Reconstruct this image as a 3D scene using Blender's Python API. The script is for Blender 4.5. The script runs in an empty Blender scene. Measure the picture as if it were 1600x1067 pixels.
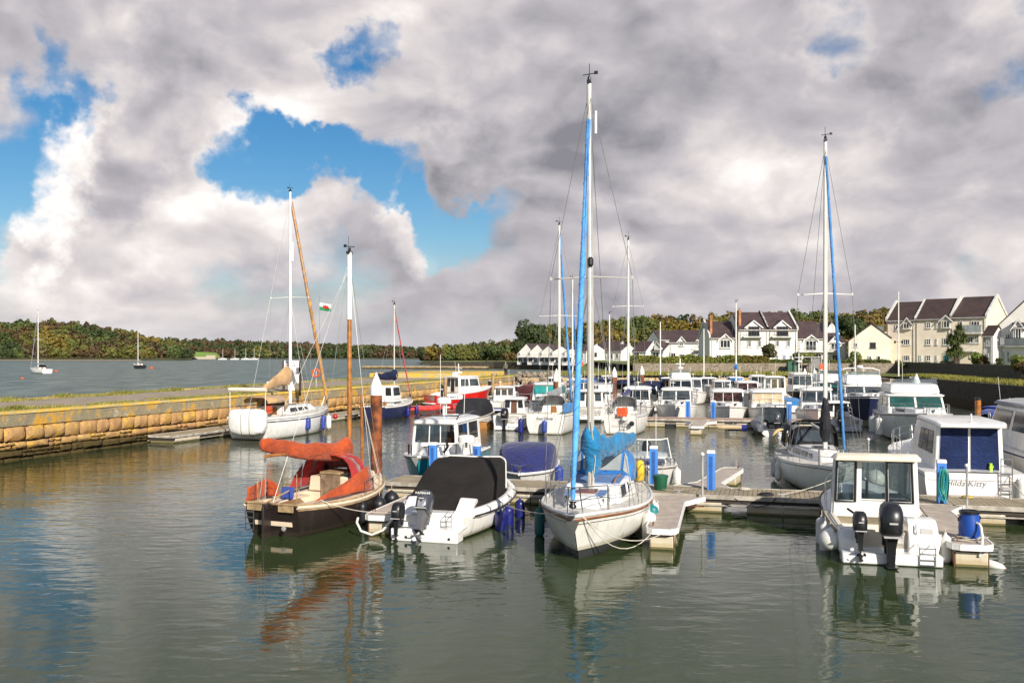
import bpy, bmesh, math, random
from mathutils import Vector, Matrix
import numpy as np
R=math.radians; pi=math.pi
sc=bpy.context.scene; COL=sc.collection
random.seed(7)
H=5.0; F=1450.0; HZ=554.0
# ---------------- camera ----------------
cd=bpy.data.cameras.new('camera'); cam=bpy.data.objects.new('camera',cd); COL.objects.link(cam)
cam.location=(0,0,H); cam.rotation_euler=(R(90),0,0)
cd.sensor_width=36; cd.lens=36*F/1600; cd.shift_y=20.5/1600; cd.clip_start=.1; cd.clip_end=30000
sc.camera=cam
sc.view_settings.view_transform='Standard'; sc.view_settings.look='None'; sc.view_settings.exposure=0.4; sc.view_settings.gamma=1
# ---------------- sun ----------------
SD=Vector((.40*math.cos(R(28)),-.917*math.cos(R(28)),math.sin(R(28)))).normalized()
sl=bpy.data.lights.new('sun','SUN'); sl.energy=5.0; sl.angle=R(.5); sl.color=(1,.93,.83)
so=bpy.data.objects.new('sun',sl); COL.objects.link(so); so.rotation_euler=SD.to_track_quat('Z','Y').to_euler(); so.location=(0,0,60)
# ---------------- node helper ----------------
class NT:
    def __init__(s,nt): s.nt=nt
    def n(s,t,**k):
        nd=s.nt.nodes.new(t)
        for a,b in k.items():
            if a[0]=='i' and a[1:].isdigit(): s.put(nd.inputs[int(a[1:])],b)
            elif a.startswith('I_'): s.put(nd.inputs[a[2:].replace('_',' ')],b)
            else: setattr(nd,a,b)
        return nd
    def put(s,sock,b):
        if isinstance(b,bpy.types.NodeSocket): s.nt.links.new(b,sock)
        elif isinstance(b,bpy.types.Node): s.nt.links.new(b.outputs[0],sock)
        else: sock.default_value=b
    def m(s,op,a,b=0.,c=None,clamp=False):
        nd=s.n('ShaderNodeMath',operation=op,use_clamp=clamp); s.put(nd.inputs[0],a); s.put(nd.inputs[1],b)
        if c is not None: s.put(nd.inputs[2],c)
        return nd.outputs[0]
    def vm(s,op,a,b=None,out=0):
        nd=s.n('ShaderNodeVectorMath',operation=op); s.put(nd.inputs[0],a)
        if b is not None: s.put(nd.inputs[3] if op=='SCALE' else nd.inputs[1],b)
        return nd.outputs[out]
    def mr(s,v,a,b,c=0.,d=1.,smooth=True):
        nd=s.n('ShaderNodeMapRange',interpolation_type='SMOOTHSTEP' if smooth else 'LINEAR')
        s.put(nd.inputs[0],v)
        for i,q in zip((1,2,3,4),(a,b,c,d)): s.put(nd.inputs[i],q)
        return nd.outputs[0]
    def mix(s,f,a,b):
        nd=s.n('ShaderNodeMix',data_type='RGBA'); s.put(nd.inputs[0],f)
        for i,q in ((6,a),(7,b)):
            s.put(nd.inputs[i],q if not isinstance(q,tuple) or len(q)==4 else (*q,1))
        return nd.outputs[2]
    def noise(s,vec,scale,detail=4,rough=.5,out=0,dist=0.):
        nd=s.n('ShaderNodeTexNoise'); 
        if vec is not None: s.put(nd.inputs['Vector'],vec)
        nd.inputs['Scale'].default_value=scale; nd.inputs['Detail'].default_value=detail; nd.inputs['Roughness'].default_value=rough
        nd.inputs['Distortion'].default_value=dist
        return nd.outputs[out]
# ---------------- sky with broken cloud ----------------
wd=bpy.data.worlds.new('World'); sc.world=wd; wd.use_nodes=True
wn=wd.node_tree; wn.nodes.clear(); T=NT(wn)
def pdir(px,py): return tuple(Vector(((px-800)/F,1,(HZ-py)/F)).normalized())
sky=T.n('ShaderNodeTexSky',sky_type='NISHITA',sun_disc=False,sun_elevation=R(28),sun_rotation=math.atan2(SD.x,SD.y),altitude=0,air_density=1.0,dust_density=.6,ozone_density=2.5)
tc=T.n('ShaderNodeTexCoord'); D0=tc.outputs['Generated']
sep=T.n('ShaderNodeSeparateXYZ',i0=D0)
Q0=T.vm('MULTIPLY',D0,(1.,1.,1.75))
Q=T.vm('ADD',Q0,T.vm('SCALE',T.vm('SUBTRACT',T.noise(Q0,4.,4,.55,out=1),(.5,.5,.5)),.16))
def vor(v,sc_,det):
    nd=T.n('ShaderNodeTexVoronoi',feature='F1'); T.put(nd.inputs['Vector'],v); nd.inputs['Scale'].default_value=sc_
    nd.inputs['Detail'].default_value=det; nd.inputs['Roughness'].default_value=.5; pass
    return nd.outputs['Distance']
def dens_(off):
    q=T.vm('ADD',Q,off); return T.m('SUBTRACT',T.noise(q,3.3,9,.52),T.m('MULTIPLY',T.m('SUBTRACT',vor(q,9.,1.5),.42),.13))
d0=dens_((2.1,.7,.3)); d1=dens_((2.1+.012,.7,.3+.040))
dw=T.vm('ADD',D0,T.vm('SCALE',T.vm('SUBTRACT',T.noise(D0,5.,6,.6,out=1),(.5,.5,.5)),.38))
dw=T.vm('NORMALIZE',dw)
def blob(px,py,r0,r1):   # 1 inside r0 px, 0 outside r1 px
    dt=T.vm('DOT_PRODUCT',dw,pdir(px,py),out=1)
    return T.mr(dt,math.cos(r1/F),math.cos(r0/F))
def summ(L):
    acc=0.
    for px,py,r0,r1,w in L: acc=T.m('ADD',acc,T.m('MULTIPLY',blob(px,py,r0,r1),w))
    return acc
holes=summ(((30,170,0,150,.26),(180,50,0,60,.10),(90,90,0,90,.12),(275,25,0,60,.14),(440,250,0,100,.24),(520,270,0,90,.16),(610,270,0,90,.20),(690,330,0,100,.22),(790,330,0,100,.20),(420,200,0,60,.10),(500,190,0,50,.08),(575,40,0,90,.18),(500,90,0,60,.10),(1290,145,0,90,.27),(1560,40,0,90,.14),(690,180,0,50,.08)))
cover=summ(((150,430,40,220,.12),(600,460,40,220,.12),(-80,150,0,120,.10),(1590,180,40,200,.18),(120,170,0,70,.07),(-50,-330,150,470,.30),(450,-350,100,350,.16),(1150,150,50,460,.16),(250,430,60,230,.20),(60,290,0,80,.20),(-40,40,0,140,.14),(170,120,0,110,.14),(620,400,20,90,.22),(1200,420,100,600,.16),(370,100,60,190,.17),(200,200,30,120,.16),(800,520,100,900,.10),(550,130,0,90,.12),(740,220,10,110,.14),(20,20,0,90,.08),(480,330,0,60,.06)))  # blobs above the frame add unseen cloud to dull blue water reflections
base=T.m('ADD',T.m('SUBTRACT',d0,holes),cover)
mask=T.mr(base,.38,.60)
dense=T.mr(base,.52,.95)
light=T.m('MULTIPLY',T.m('SUBTRACT',d0,d1),2.7)
lp=summ(((250,420,0,200,.10),(1080,330,0,180,.10),(1300,260,0,150,.06),(50,255,0,90,.45),(370,340,0,140,.22),(640,350,0,100,.45),(520,150,0,130,.16),(1040,290,0,150,.14),(810,160,0,120,.10),(1150,420,0,150,.10),(150,400,0,250,.06),(1500,330,0,100,.08)))
dk=summ(((1000,40,0,260,.09),(930,250,0,150,.16),(700,260,0,110,.22),(1530,220,0,220,.16),(250,230,0,130,.16),(1420,400,0,160,.10),(200,60,0,160,.06),(1250,60,0,160,.03)))
low=T.m('MULTIPLY',T.m('SUBTRACT',T.noise(Q0,2.2,3,.45),.5),1.3)
bil=T.m('SUBTRACT',T.noise(Q,14.,7,.6),.5)
sh=T.m('ADD',.50,light); sh=T.m('ADD',sh,lp); sh=T.m('SUBTRACT',sh,dk); sh=T.m('ADD',sh,T.m('MULTIPLY',bil,.12)); sh=T.m('ADD',sh,low)
sh=T.m('SUBTRACT',sh,T.m('MULTIPLY',T.m('SUBTRACT',dense,.4),.22))
cr=T.n('ShaderNodeValToRGB'); T.put(cr.inputs[0],sh); e=cr.color_ramp.elements
e[0].position=0.; e[0].color=(2.45,2.4,2.7,1); e[1].position=1.; e[1].color=(9.8,9.3,9.0,1)
for p_,c_ in ((.22,(3.8,3.65,3.95,1)),(.5,(5.3,5.0,5.25,1)),(.75,(7.3,6.8,6.7,1))):
    q=e.new(p_); q.color=c_
skyc=T.n('ShaderNodeHueSaturation'); skyc.inputs['Saturation'].default_value=1.4; skyc.inputs['Value'].default_value=.86; T.put(skyc.inputs['Color'],sky.outputs[0])
hz=T.mr(sep.outputs[2],.0,.05,1.,0.); 
cl=T.mix(T.m('MULTIPLY',hz,.55),cr.outputs[0],(5.3,5.35,5.6))
fin=T.mix(T.m('MAXIMUM',mask,T.mr(sep.outputs[2],.02,.13,1.,0.)),skyc.outputs[0],cl)
bg=T.n('ShaderNodeBackground'); bg.inputs[1].default_value=.084; T.put(bg.inputs[0],fin)
T.n('ShaderNodeOutputWorld',i0=bg)
# ---------------- materials ----------------
MC={}
def M(name,col,rough=.5,metal=0.,var=.12,vs=2.,bump=0.,bs=30.,coat=0.,col2=None,spec=.5):
    if name in MC: return MC[name]
    m=bpy.data.materials.new(name); m.use_nodes=True; nt=m.node_tree; t=NT(nt); b=nt.nodes['Principled BSDF']
    g=t.n('ShaderNodeNewGeometry').outputs['Position']
    n=t.noise(g,vs,6,.6)
    c2=col2 or tuple(c*(1-var*2.2) for c in col)
    t.put(b.inputs['Base Color'],t.mix(t.mr(n,.35,.68),(*c2,1),(*col,1)))
    t.put(b.inputs['Roughness'],t.m('ADD',rough-.05,t.m('MULTIPLY',n,.12)))
    b.inputs['Metallic'].default_value=metal; b.inputs['Coat Weight'].default_value=coat; b.inputs['Specular IOR Level'].default_value=spec
    if bump:
        bn=t.n('ShaderNodeBump'); bn.inputs['Strength'].default_value=bump; bn.inputs['Distance'].default_value=.02
        t.put(bn.inputs['Height'],t.noise(g,bs,5,.6)); t.put(b.inputs['Normal'],bn)
    MC[name]=m; return m
def hullmat(name,col,band=(.03,.03,.035),zb=.06,stain=(.30,.24,.10),rough=.25):
    if name in MC: return MC[name]
    m=bpy.data.materials.new(name); m.use_nodes=True; nt=m.node_tree; t=NT(nt); b=nt.nodes['Principled BSDF']
    g=t.n('ShaderNodeNewGeometry').outputs['Position']; z=t.n('ShaderNodeSeparateXYZ',i0=g).outputs[2]
    n=t.noise(g,1.7,6,.6); n2=t.noise(t.vm('MULTIPLY',g,(6,6,.7)),1.,5,.6)
    c=t.mix(t.mr(n,.3,.7),(*[q*.86 for q in col],1),(*col,1))
    zst=t.m('ADD',zb+.03,t.m('MULTIPLY',n2,.13))
    c=t.mix(t.m('MULTIPLY',t.mr(t.m('SUBTRACT',zst,z),-.04,.03),.45),c,(*stain,1))
    c=t.mix(t.m('MULTIPLY',t.mr(n2,.52,.72),.30),c,(*stain,1))
    c=t.mix(t.m('LESS_THAN',z,zb),c,(*band,1))
    c=t.mix(t.mr(t.m('ADD',z,t.m('MULTIPLY',n2,.03)),.035,.03),c,(.03,.035,.015,1))
    t.put(b.inputs['Base Color'],c); b.inputs['Roughness'].default_value=rough; b.inputs['Coat Weight'].default_value=.3; b.inputs['Coat Roughness'].default_value=.08
    bn=t.n('ShaderNodeBump'); bn.inputs['Strength'].default_value=.04; t.put(bn.inputs['Height'],t.noise(g,2.5,3,.5)); t.put(b.inputs['Normal'],bn)
    MC[name]=m; return m
def cloth(name,col,rough=.85,fold=.5):
    if name in MC: return MC[name]
    m=bpy.data.materials.new(name); m.use_nodes=True; nt=m.node_tree; t=NT(nt); b=nt.nodes['Principled BSDF']
    g=t.n('ShaderNodeNewGeometry').outputs['Position']
    n=t.noise(g,3.,5,.6); n2=t.noise(t.vm('MULTIPLY',g,(2.2,2.2,5)),1.,3,.5,dist=.6)
    wv=t.noise(t.vm('MULTIPLY',g,(1.5,1.5,1.5)),1.,7,.7); t.put(b.inputs['Base Color'],t.mix(t.mr(wv,.3,.7),(*[q*.62 for q in col],1),(*[min(1,q*1.12) for q in col],1)))
    b.inputs['Roughness'].default_value=rough; b.inputs['Sheen Weight'].default_value=.15 if max(col)>.1 else 0.; b.inputs['Specular IOR Level'].default_value=.3
    bn=t.n('ShaderNodeBump'); bn.inputs['Strength'].default_value=fold; bn.inputs['Distance'].default_value=.05; t.put(bn.inputs['Height'],t.m('ADD',t.m('MULTIPLY',t.m('ABSOLUTE',t.m('SUBTRACT',n2,.5)),3.),t.m('MULTIPLY',n,.4))); t.put(b.inputs['Normal'],bn)
    MC[name]=m; return m
def glassmat(name,tint=(.6,.7,.7),alpha=.45):
    if name in MC: return MC[name]
    m=bpy.data.materials.new(name); m.use_nodes=True; nt=m.node_tree; nt.nodes.clear(); t=NT(nt)
    tr=t.n('ShaderNodeBsdfTransparent'); tr.inputs[0].default_value=(*tint,1)
    gl=t.n('ShaderNodeBsdfGlossy'); gl.inputs['Roughness'].default_value=.03; gl.inputs[0].default_value=(.9,.95,1,1)
    fr=t.n('ShaderNodeFresnel'); fr.inputs[0].default_value=1.5
    fz=t.m('ADD',fr.outputs[0],.05)
    mx=t.n('ShaderNodeMixShader'); t.put(mx.inputs[0],fz); t.put(mx.inputs[1],tr); t.put(mx.inputs[2],gl)
    t.n('ShaderNodeOutputMaterial',i0=mx); MC[name]=m; return m
WHITE=(.83,.81,.77)
m_gel=M('gelcoat_white',WHITE,.3,var=.07,vs=3.5,coat=.3)
m_gel2=M('gelcoat_cream',(.74,.67,.54),.35,var=.06,coat=.2)
m_deck=M('deck_nonslip',(.66,.63,.56),.7,var=.1,vs=4)
m_gdeck=M('deck_grey',(.42,.42,.42),.7,var=.1)
m_steel=M('stainless',(.62,.62,.60),.28,1.,var=.1)
m_alu=M('aluminium_mast',(.70,.67,.60),.35,.35,var=.08)
m_wmast=M('white_mast',(.78,.76,.70),.35,var=.06)
m_wood=M('varnished_wood',(.44,.17,.035),.35,var=.22,vs=5,coat=.3)
m_wood2=M('pale_wood',(.42,.29,.15),.6,var=.2,vs=5)
m_black=M('black_plastic',(.012,.012,.014),.35,var=.1,coat=.2)
m_rub=M('rubber_black',(.02,.02,.022),.6)
m_dglass=M('dark_glass',(.015,.02,.025),.06,var=.1)
m_gglass=M('green_glass',(.02,.09,.08),.06,var=.2)
m_glass=glassmat('clear_glass',(.80,.84,.84))
m_wire=M('rigging_wire',(.33,.32,.30),.4,.6)
m_rope=M('rope_pale',(.55,.50,.42),.9)
m_rust=M('rust_brown',(.30,.085,.022),.8,var=.35,vs=3,bump=.3,bs=25)
m_wht=M('white_paint',(.80,.79,.75),.45,var=.05)
m_blue=M('blue_paint',(.07,.25,.68),.45,var=.08)
m_orange=M('orange_plastic',(.75,.10,.02),.5)
m_red=M('red_paint',(.62,.02,.015),.4,var=.08)
m_conc=hullmat('float_concrete_weed',(.56,.50,.37),(.14,.12,.035),.07,(.36,.24,.09),.8)
m_curt=cloth('curtain_navy',(.010,.022,.085),.9,.9); m_curtc=cloth('curtain_cream',(.55,.42,.27))
m_dark=M('interior_dark',(.035,.028,.025),.8)
m_brown=M('interior_wood',(.13,.055,.03),.6)
# ---------------- mesh builder ----------------
class MB:
    def __init__(s): s.v=[]; s.f=[]; s.mi=[]; s.cur=0
    def add(s,vs,fs):
        o=len(s.v); s.v+= [tuple(p) for p in vs]; s.f+=[tuple(i+o for i in f) for f in fs]; s.mi+=[s.cur]*len(fs); return s
    def mat(s,i): s.cur=i; return s
    def hexa(s,b,t):   # bottom 4, top 4
        return s.add(list(b)+list(t),[(3,2,1,0),(4,5,6,7),(0,1,5,4),(1,2,6,5),(2,3,7,6),(3,0,4,7)])
    def box(s,c,d,rz=0.,ry=0.):
        x,y,z=[q/2 for q in d]; m=Matrix.Translation(c)@Matrix.Rotation(rz,4,'Z')@Matrix.Rotation(ry,4,'Y')
        p=[m@Vector(q) for q in ((-x,-y,-z),(x,-y,-z),(x,y,-z),(-x,y,-z),(-x,-y,z),(x,-y,z),(x,y,z),(-x,y,z))]
        return s.hexa(p[:4],p[4:])
    def frus(s,c,d,t,off=(0,0)):   # base centre c, dims (x,y,h), top dims t
        x,y,h=d[0]/2,d[1]/2,d[2]; a,b=t[0]/2,t[1]/2; cx,cy,cz=c; ox,oy=off
        return s.hexa([(cx-x,cy-y,cz),(cx+x,cy-y,cz),(cx+x,cy+y,cz),(cx-x,cy+y,cz)],[(cx-a+ox,cy-b+oy,cz+h),(cx+a+ox,cy-b+oy,cz+h),(cx+a+ox,cy+b+oy,cz+h),(cx-a+ox,cy+b+oy,cz+h)])
    def loft(s,rings,close=True,cap=True):
        n=len(rings[0]); vs=[p for r in rings for p in r]; fs=[]
        for i in range(len(rings)-1):
            for j in range(n if close else n-1):
                k=(j+1)%n; fs.append((i*n+j,i*n+k,(i+1)*n+k,(i+1)*n+j))
        if cap: fs.append(tuple(range(n))[::-1]); fs.append(tuple((len(rings)-1)*n+j for j in range(n)))
        return s.add(vs,fs)
    def tube(s,pts,r,n=6,cap=True):
        pts=[Vector(p) for p in pts]; rs=r if isinstance(r,(list,tuple)) else [r]*len(pts); rings=[]
        up=None
        for i,p in enumerate(pts):
            d=(pts[min(i+1,len(pts)-1)]-pts[max(i-1,0)])
            d=d.normalized() if d.length>1e-9 else Vector((0,0,1))
            if up is None: up=Vector((0,0,1)) if abs(d.z)<.95 else Vector((1,0,0))
            a=d.cross(up); a=a.normalized() if a.length>1e-6 else d.orthogonal().normalized(); b=a.cross(d)
            rings.append([p+(a*math.cos(2*pi*j/n)+b*math.sin(2*pi*j/n))*rs[i] for j in range(n)]); up=b
        return s.loft(rings,True,cap)
    def lathe(s,c,prof,n=12,axis=None):   # prof: (r,z)
        m=Matrix.Translation(c)
        if axis is not None: m=m@Vector(axis).to_track_quat('Z','Y').to_matrix().to_4x4()
        return s.loft([[m@Vector((max(r,.0005)*math.cos(2*pi*j/n),max(r,.0005)*math.sin(2*pi*j/n),z)) for j in range(n)] for r,z in prof])
    def plate(s,q,th):   # quad corners, thickness along normal (both sides)
        q=[Vector(p) for p in q]; nn=(q[1]-q[0]).cross(q[3]-q[0]).normalized()*th
        return s.hexa([p-nn*.0 for p in q],[p+nn for p in q])
    def build(s,name,mats,parent=None,smooth=False,bevel=0.,seg=2,ang=35):
        me=bpy.data.meshes.new(name); me.from_pydata(s.v,[],s.f)
        for m in (mats if isinstance(mats,(list,tuple)) else [mats]): me.materials.append(m)
        me.polygons.foreach_set('material_index',s.mi)
        o=bpy.data.objects.new(name,me); COL.objects.link(o); o.parent=parent
        bm=bmesh.new(); bm.from_mesh(me); bmesh.ops.recalc_face_normals(bm,faces=bm.faces); bm.to_mesh(me); bm.free()
        if smooth:
            me.polygons.foreach_set('use_smooth',[True]*len(me.polygons))
            try: me.set_sharp_from_angle(angle=R(ang))
            except Exception: pass
        if bevel:
            b=o.modifiers.new('bevel','BEVEL'); b.width=bevel; b.segments=seg; b.limit_method='ANGLE'; b.angle_limit=R(30); b.harden_normals=False
            me.polygons.foreach_set('use_smooth',[True]*len(me.polygons))
            try: me.set_sharp_from_angle(angle=R(50))
            except Exception: pass
        return o
def ptq(c,u,v):   # bilinear on quad bl br tr tl
    a=Vector(c[0]).lerp(Vector(c[1]),u); b=Vector(c[3]).lerp(Vector(c[2]),u); return a.lerp(b,v)
def sub(c,u0,u1,v0,v1,off=0.):
    q=[ptq(c,u0,v0),ptq(c,u1,v0),ptq(c,u1,v1),ptq(c,u0,v1)]
    if off:
        nn=(q[1]-q[0]).cross(q[3]-q[0]).normalized()*off; q=[p+nn for p in q]
    return q
def thing(name,label,cat,loc=(0,0,0),rz=0.,group=None,kind=None):
    o=bpy.data.objects.new(name,None); COL.objects.link(o); o.location=loc; o.rotation_euler=(0,0,rz); o.empty_display_size=.3
    return tag(o,label,cat,group,kind)
def tag(o,label=None,cat=None,group=None,kind=None):
    if label: o['label']=label
    if cat: o['category']=cat
    if group: o['group']=group
    if kind: o['kind']=kind
    return o
def dup(root,loc,rz=None,label=None,group=None):
    r=root.copy(); COL.objects.link(r); r.location=loc
    if rz is not None: r.rotation_euler=(0,0,rz)
    if label: r['label']=label
    if group: r['group']=group
    for ch in list(root.children):
        c=ch.copy(); COL.objects.link(c); c.parent=r
        for g in list(ch.children):
            d=g.copy(); COL.objects.link(d); d.parent=c
    return r
def W(px,py): d=H*F/(py-HZ); return Vector(((px-800)/F*d,d,0))
def PZ(px,py,z): d=(H-z)*F/(py-HZ); return Vector(((px-800)/F*d,d,z))
def PD(px,py,d): return Vector(((px-800)/F*d,d,H+(HZ-py)/F*d))
FONTC={}
def text(name,s,size,m,parent,loc,rot=(R(90),0,0),ext=.002,shear=0.):
    c=bpy.data.curves.new(name,'FONT'); c.body=s; c.size=size; c.extrude=ext; c.align_x='CENTER'; c.align_y='CENTER'; c.shear=shear; c.resolution_u=2
    o=bpy.data.objects.new(name,c); COL.objects.link(o)
    me=bpy.data.meshes.new_from_object(o.evaluated_get(bpy.context.evaluated_depsgraph_get()))
    COL.objects.unlink(o); bpy.data.objects.remove(o); bpy.data.curves.remove(c)
    me.materials.clear(); me.materials.append(m)
    q=bpy.data.objects.new(name,me); COL.objects.link(q); q.parent=parent; q.location=loc; q.rotation_euler=rot
    return q
# ---------------- boat kit: x forward from transom, y to port, z up from the water ----------------
PR_SAIL=[(1,1),(1.0,.72),(.97,.45),(.88,.2),(.72,0),(.4,-.3),(0,-.42)]
PR_MOT=[(1,1),(.985,.7),(.95,.4),(.91,.16),(.84,.02),(.4,-.25),(0,-.42)]
PR_FULL=[(1,1),(1.01,.75),(1.0,.5),(.95,.25),(.86,0),(.5,-.3),(0,-.42)]
class Hull:
    def __init__(s,L,B,zs,zb,tr=.8,tm=.45,e=2.3,rake=.6,sr=.0,prof=PR_SAIL,flare=.25,dip=.06):
        s.L,s.B,s.zs,s.zb,s.tr,s.tm,s.e,s.rake,s.sr,s.prof,s.flare,s.dip=L,B,zs,zb,tr,tm,e,rake,sr,prof,flare,dip
    def b(s,t):
        if t<s.tm: q=t/s.tm; k=s.tr+(1-s.tr)*math.sin(q*pi/2)
        else: q=(t-s.tm)/(1-s.tm); k=1-q**s.e
        return max(s.B/2*k,.012)
    def z(s,t): return s.zs+(s.zb-s.zs)*t**1.8-s.dip*math.sin(pi*min(1,t*1.15))
    def p(s,t,sd,zf,yf=1.):
        x=s.L*t-s.rake*(1-zf)*t**4+s.sr*(1-zf)*(1-t)**6
        y=s.b(t)*yf*(1-s.flare*(1-max(zf,-.2))*max(0,t-.3)**1.3*1.2)
        return Vector((x,sd*y,s.z(t)*zf))
    def deckp(s,t,yf,dz=0.): return Vector((s.L*t,s.b(t)*yf,s.z(t)+dz))
    def make(s,m,parent,n=18,name='hull'):
        mb=MB(); rings=[]
        for i in range(n+1):
            t=(i/n)**.9
            rings.append([s.p(t,1,zf,yf) for yf,zf in s.prof]+[s.p(t,-1,zf,yf) for yf,zf in s.prof[-2::-1]])
        mb.loft(rings,False,False); k=len(s.prof); 
        mb.add(rings[0],[tuple(range(len(rings[0])))])
        return mb.build(name,m,parent,smooth=True,ang=40)
    def deck(s,m,parent,t0=0.,t1=1.,camb=.05,dz=-.01,name='deck',n=14,inset=1.):
        mb=MB(); rings=[]
        for i in range(n+1):
            t=t0+(t1-t0)*i/n; b=s.b(t)*inset; z=s.z(t)+dz
            rings.append([(s.L*t,b,z),(s.L*t,b*.5,z+camb*.75),(s.L*t,0,z+camb),(s.L*t,-b*.5,z+camb*.75),(s.L*t,-b,z)])
        mb.loft(rings,False,False)
        return mb.build(name,m,parent,smooth=True)
    def well(s,m,parent,t0,t1,wf=.78,zs=.25,name='cockpit',n=8,wall=True):
        mb=MB(); rings=[]
        for i in range(n+1):
            t=t0+(t1-t0)*i/n; b=s.b(t); z=s.z(t); x=s.L*t; c=b*wf
            rings.append([(x,b,z-.01),(x,c,z+.01),(x,c*.93,zs),(x,-c*.93,zs),(x,-c,z+.01),(x,-b,z-.01)])
        mb.loft(rings,False,False)
        a=rings[-1]; mb.add([a[1],a[2],a[3],a[4]],[(0,1,2,3)])
        if wall: a=rings[0]; mb.add([a[1],a[2],a[3],a[4]],[(0,1,2,3)])
        return mb.build(name,m,parent)
    def strake(s,m,parent,zf=.97,r=.03,name='rubbing_strake',t0=0,t1=1,n=20,off=.01,wrap=False):
        mb=MB()
        for sd in (1,-1):
            pts=[]
            for i in range(n+1):
                t=t0+(t1-t0)*i/n; yf=np.interp(zf,[q[1] for q in s.prof[::-1]],[q[0] for q in s.prof[::-1]])
                q=s.p(t,sd,zf,yf); q.y+=sd*off; pts.append(q)
            mb.tube(pts,r,6)
        if t0==0 and wrap:
            q=s.p(0,1,zf,1); mb.tube([(q.x,q.y,q.z),(q.x,-q.y,q.z)],r,6)
        return mb.build(name,m,parent,smooth=True)
    def rail(s,parent,t0,t1,h=.55,inset=.95,n=6,lines=2,name='guard_rail',r=.011,mat=None,close_bow=False):
        mb=MB()
        for sd in (1,-1):
            top=[]
            for i in range(n+1):
                t=t0+(t1-t0)*i/n; q=s.deckp(t,sd*inset); mb.tube([q,q+Vector((0,0,h))],r,5); top.append(q)
            for l in range(lines):
                hh=h*(1-.5*l); mb.tube([q+Vector((0,0,hh)) for q in top],r*(.8 if l==0 else .6),5)
        if close_bow:
            a=s.deckp(t1,inset); b=s.deckp(t1,-inset); tip=Vector((s.L+.12,0,s.z(1)+h))
            mb.tube([a+Vector((0,0,h)),tip,b+Vector((0,0,h))],r*1.2,6)
            mb.tube([tip,(s.L-.1,0,s.z(1))],r,5)
        return mb.build(name,mat or m_steel,parent,smooth=True)
def block(mb,x0,x1,w0,w1,z0,z1,fr=.3,ar=.0,tum=.1,crown=.04):
    """cabin block; w0 aft width, w1 fwd width, fr front rake, ar aft rake, tum side tumblehome; returns quads of faces"""
    b=[(x0,-w0/2,z0),(x1,-w1/2,z0),(x1,w1/2,z0),(x0,w0/2,z0)]
    t=[(x0+ar,-w0/2+tum,z1),(x1-fr,-w1/2+tum,z1),(x1-fr,w1/2-tum,z1),(x0+ar,w0/2-tum,z1)]
    if mb: mb.hexa(b,t)
    return dict(front=(b[1],b[2],t[2],t[1]),aft=(b[3],b[0],t[0],t[3]),star=(b[0],b[1],t[1],t[0]),port=(b[2],b[3],t[3],t[2]),top=t)
def windows(parent,quad,spec,m=None,name='window',frame=None,off=.006,th=.012):
    for (u0,u1,v0,v1) in spec:
        f=MB().plate(sub(quad,u0,u1,v0,v1,off),th).build(name,m or m_dglass,parent,bevel=.012,seg=2)
        if frame:
            e=.02; q=[]; 
            mb=MB(); c=sub(quad,u0,u1,v0,v1,off+th*.5); mb.tube(c+[c[0]],.012,4); g=mb.build('window_frame',frame,parent)
def framedwall(parent,quad,ops,v0,v1,m,glass,th=.04,name='cabin_wall'):
    """wall with openings ops=[(u0,u1)] between v0..v1"""
    mb=MB(); mb.plate(sub(quad,0,1,0,v0),th); 
    if v1<1: mb.plate(sub(quad,0,1,v1,1),th)
    us=[0]+[a for o in ops for a in o]+[1]
    for i in range(0,len(us),2):
        if us[i+1]-us[i]>1e-4: mb.plate(sub(quad,us[i],us[i+1],v0,v1),th)
    w=mb.build(name,m,parent)
    for a,b in ops:
        MB().plate(sub(quad,a-.004,b+.004,v0-.005,v1+.005,th*.5),.006).build('window',glass,parent)
    return w
def fender(top,color,name,label,group,L=.55,r=.12,rope=.25,ball=False):
    """hanging fender, top of rope at world point"""
    t=thing('fender',label,'fender',tuple(top),0,group)
    if ball: prof=[(.02,-rope),(.05,-rope-.03)]+[(r*math.sin(a),-rope-.04-r+r*math.cos(a)) for a in [pi*k/8 for k in range(1,8)]]+[(.0,-rope-.04-2*r)]
    else:
        z=-rope; prof=[(.03,z),(.035,z-.05),(r*.6,z-.08),(r*.92,z-.13),(r,z-.2),(r,z-L+.14),(r*.92,z-L+.07),(r*.55,z-L+.02),(.03,z-L),(.03,z-L-.04)]
    MB().lathe((0,0,0),prof[::-1],12).build('fender_body',color,t,smooth=True,ang=60)
    MB().tube([(0,0,0),(.01,0,-rope)],.009,5).build('rope',m_rope,t)
    return t
m_cap=M('fender_cap',(.02,.03,.10),.5)
fm_navy=M('fender_navy',(.015,.02,.17),.35,coat=.3); fm_white=M('fender_white',(.74,.72,.66),.45); fm_black=M('fender_black',(.015,.015,.018),.4,coat=.2)
fm_teal=M('fender_teal',(.01,.20,.22),.45); fm_green=M('fender_green',(.01,.10,.10),.5); fm_blue=M('fender_blue',(.03,.06,.30),.45)
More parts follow.
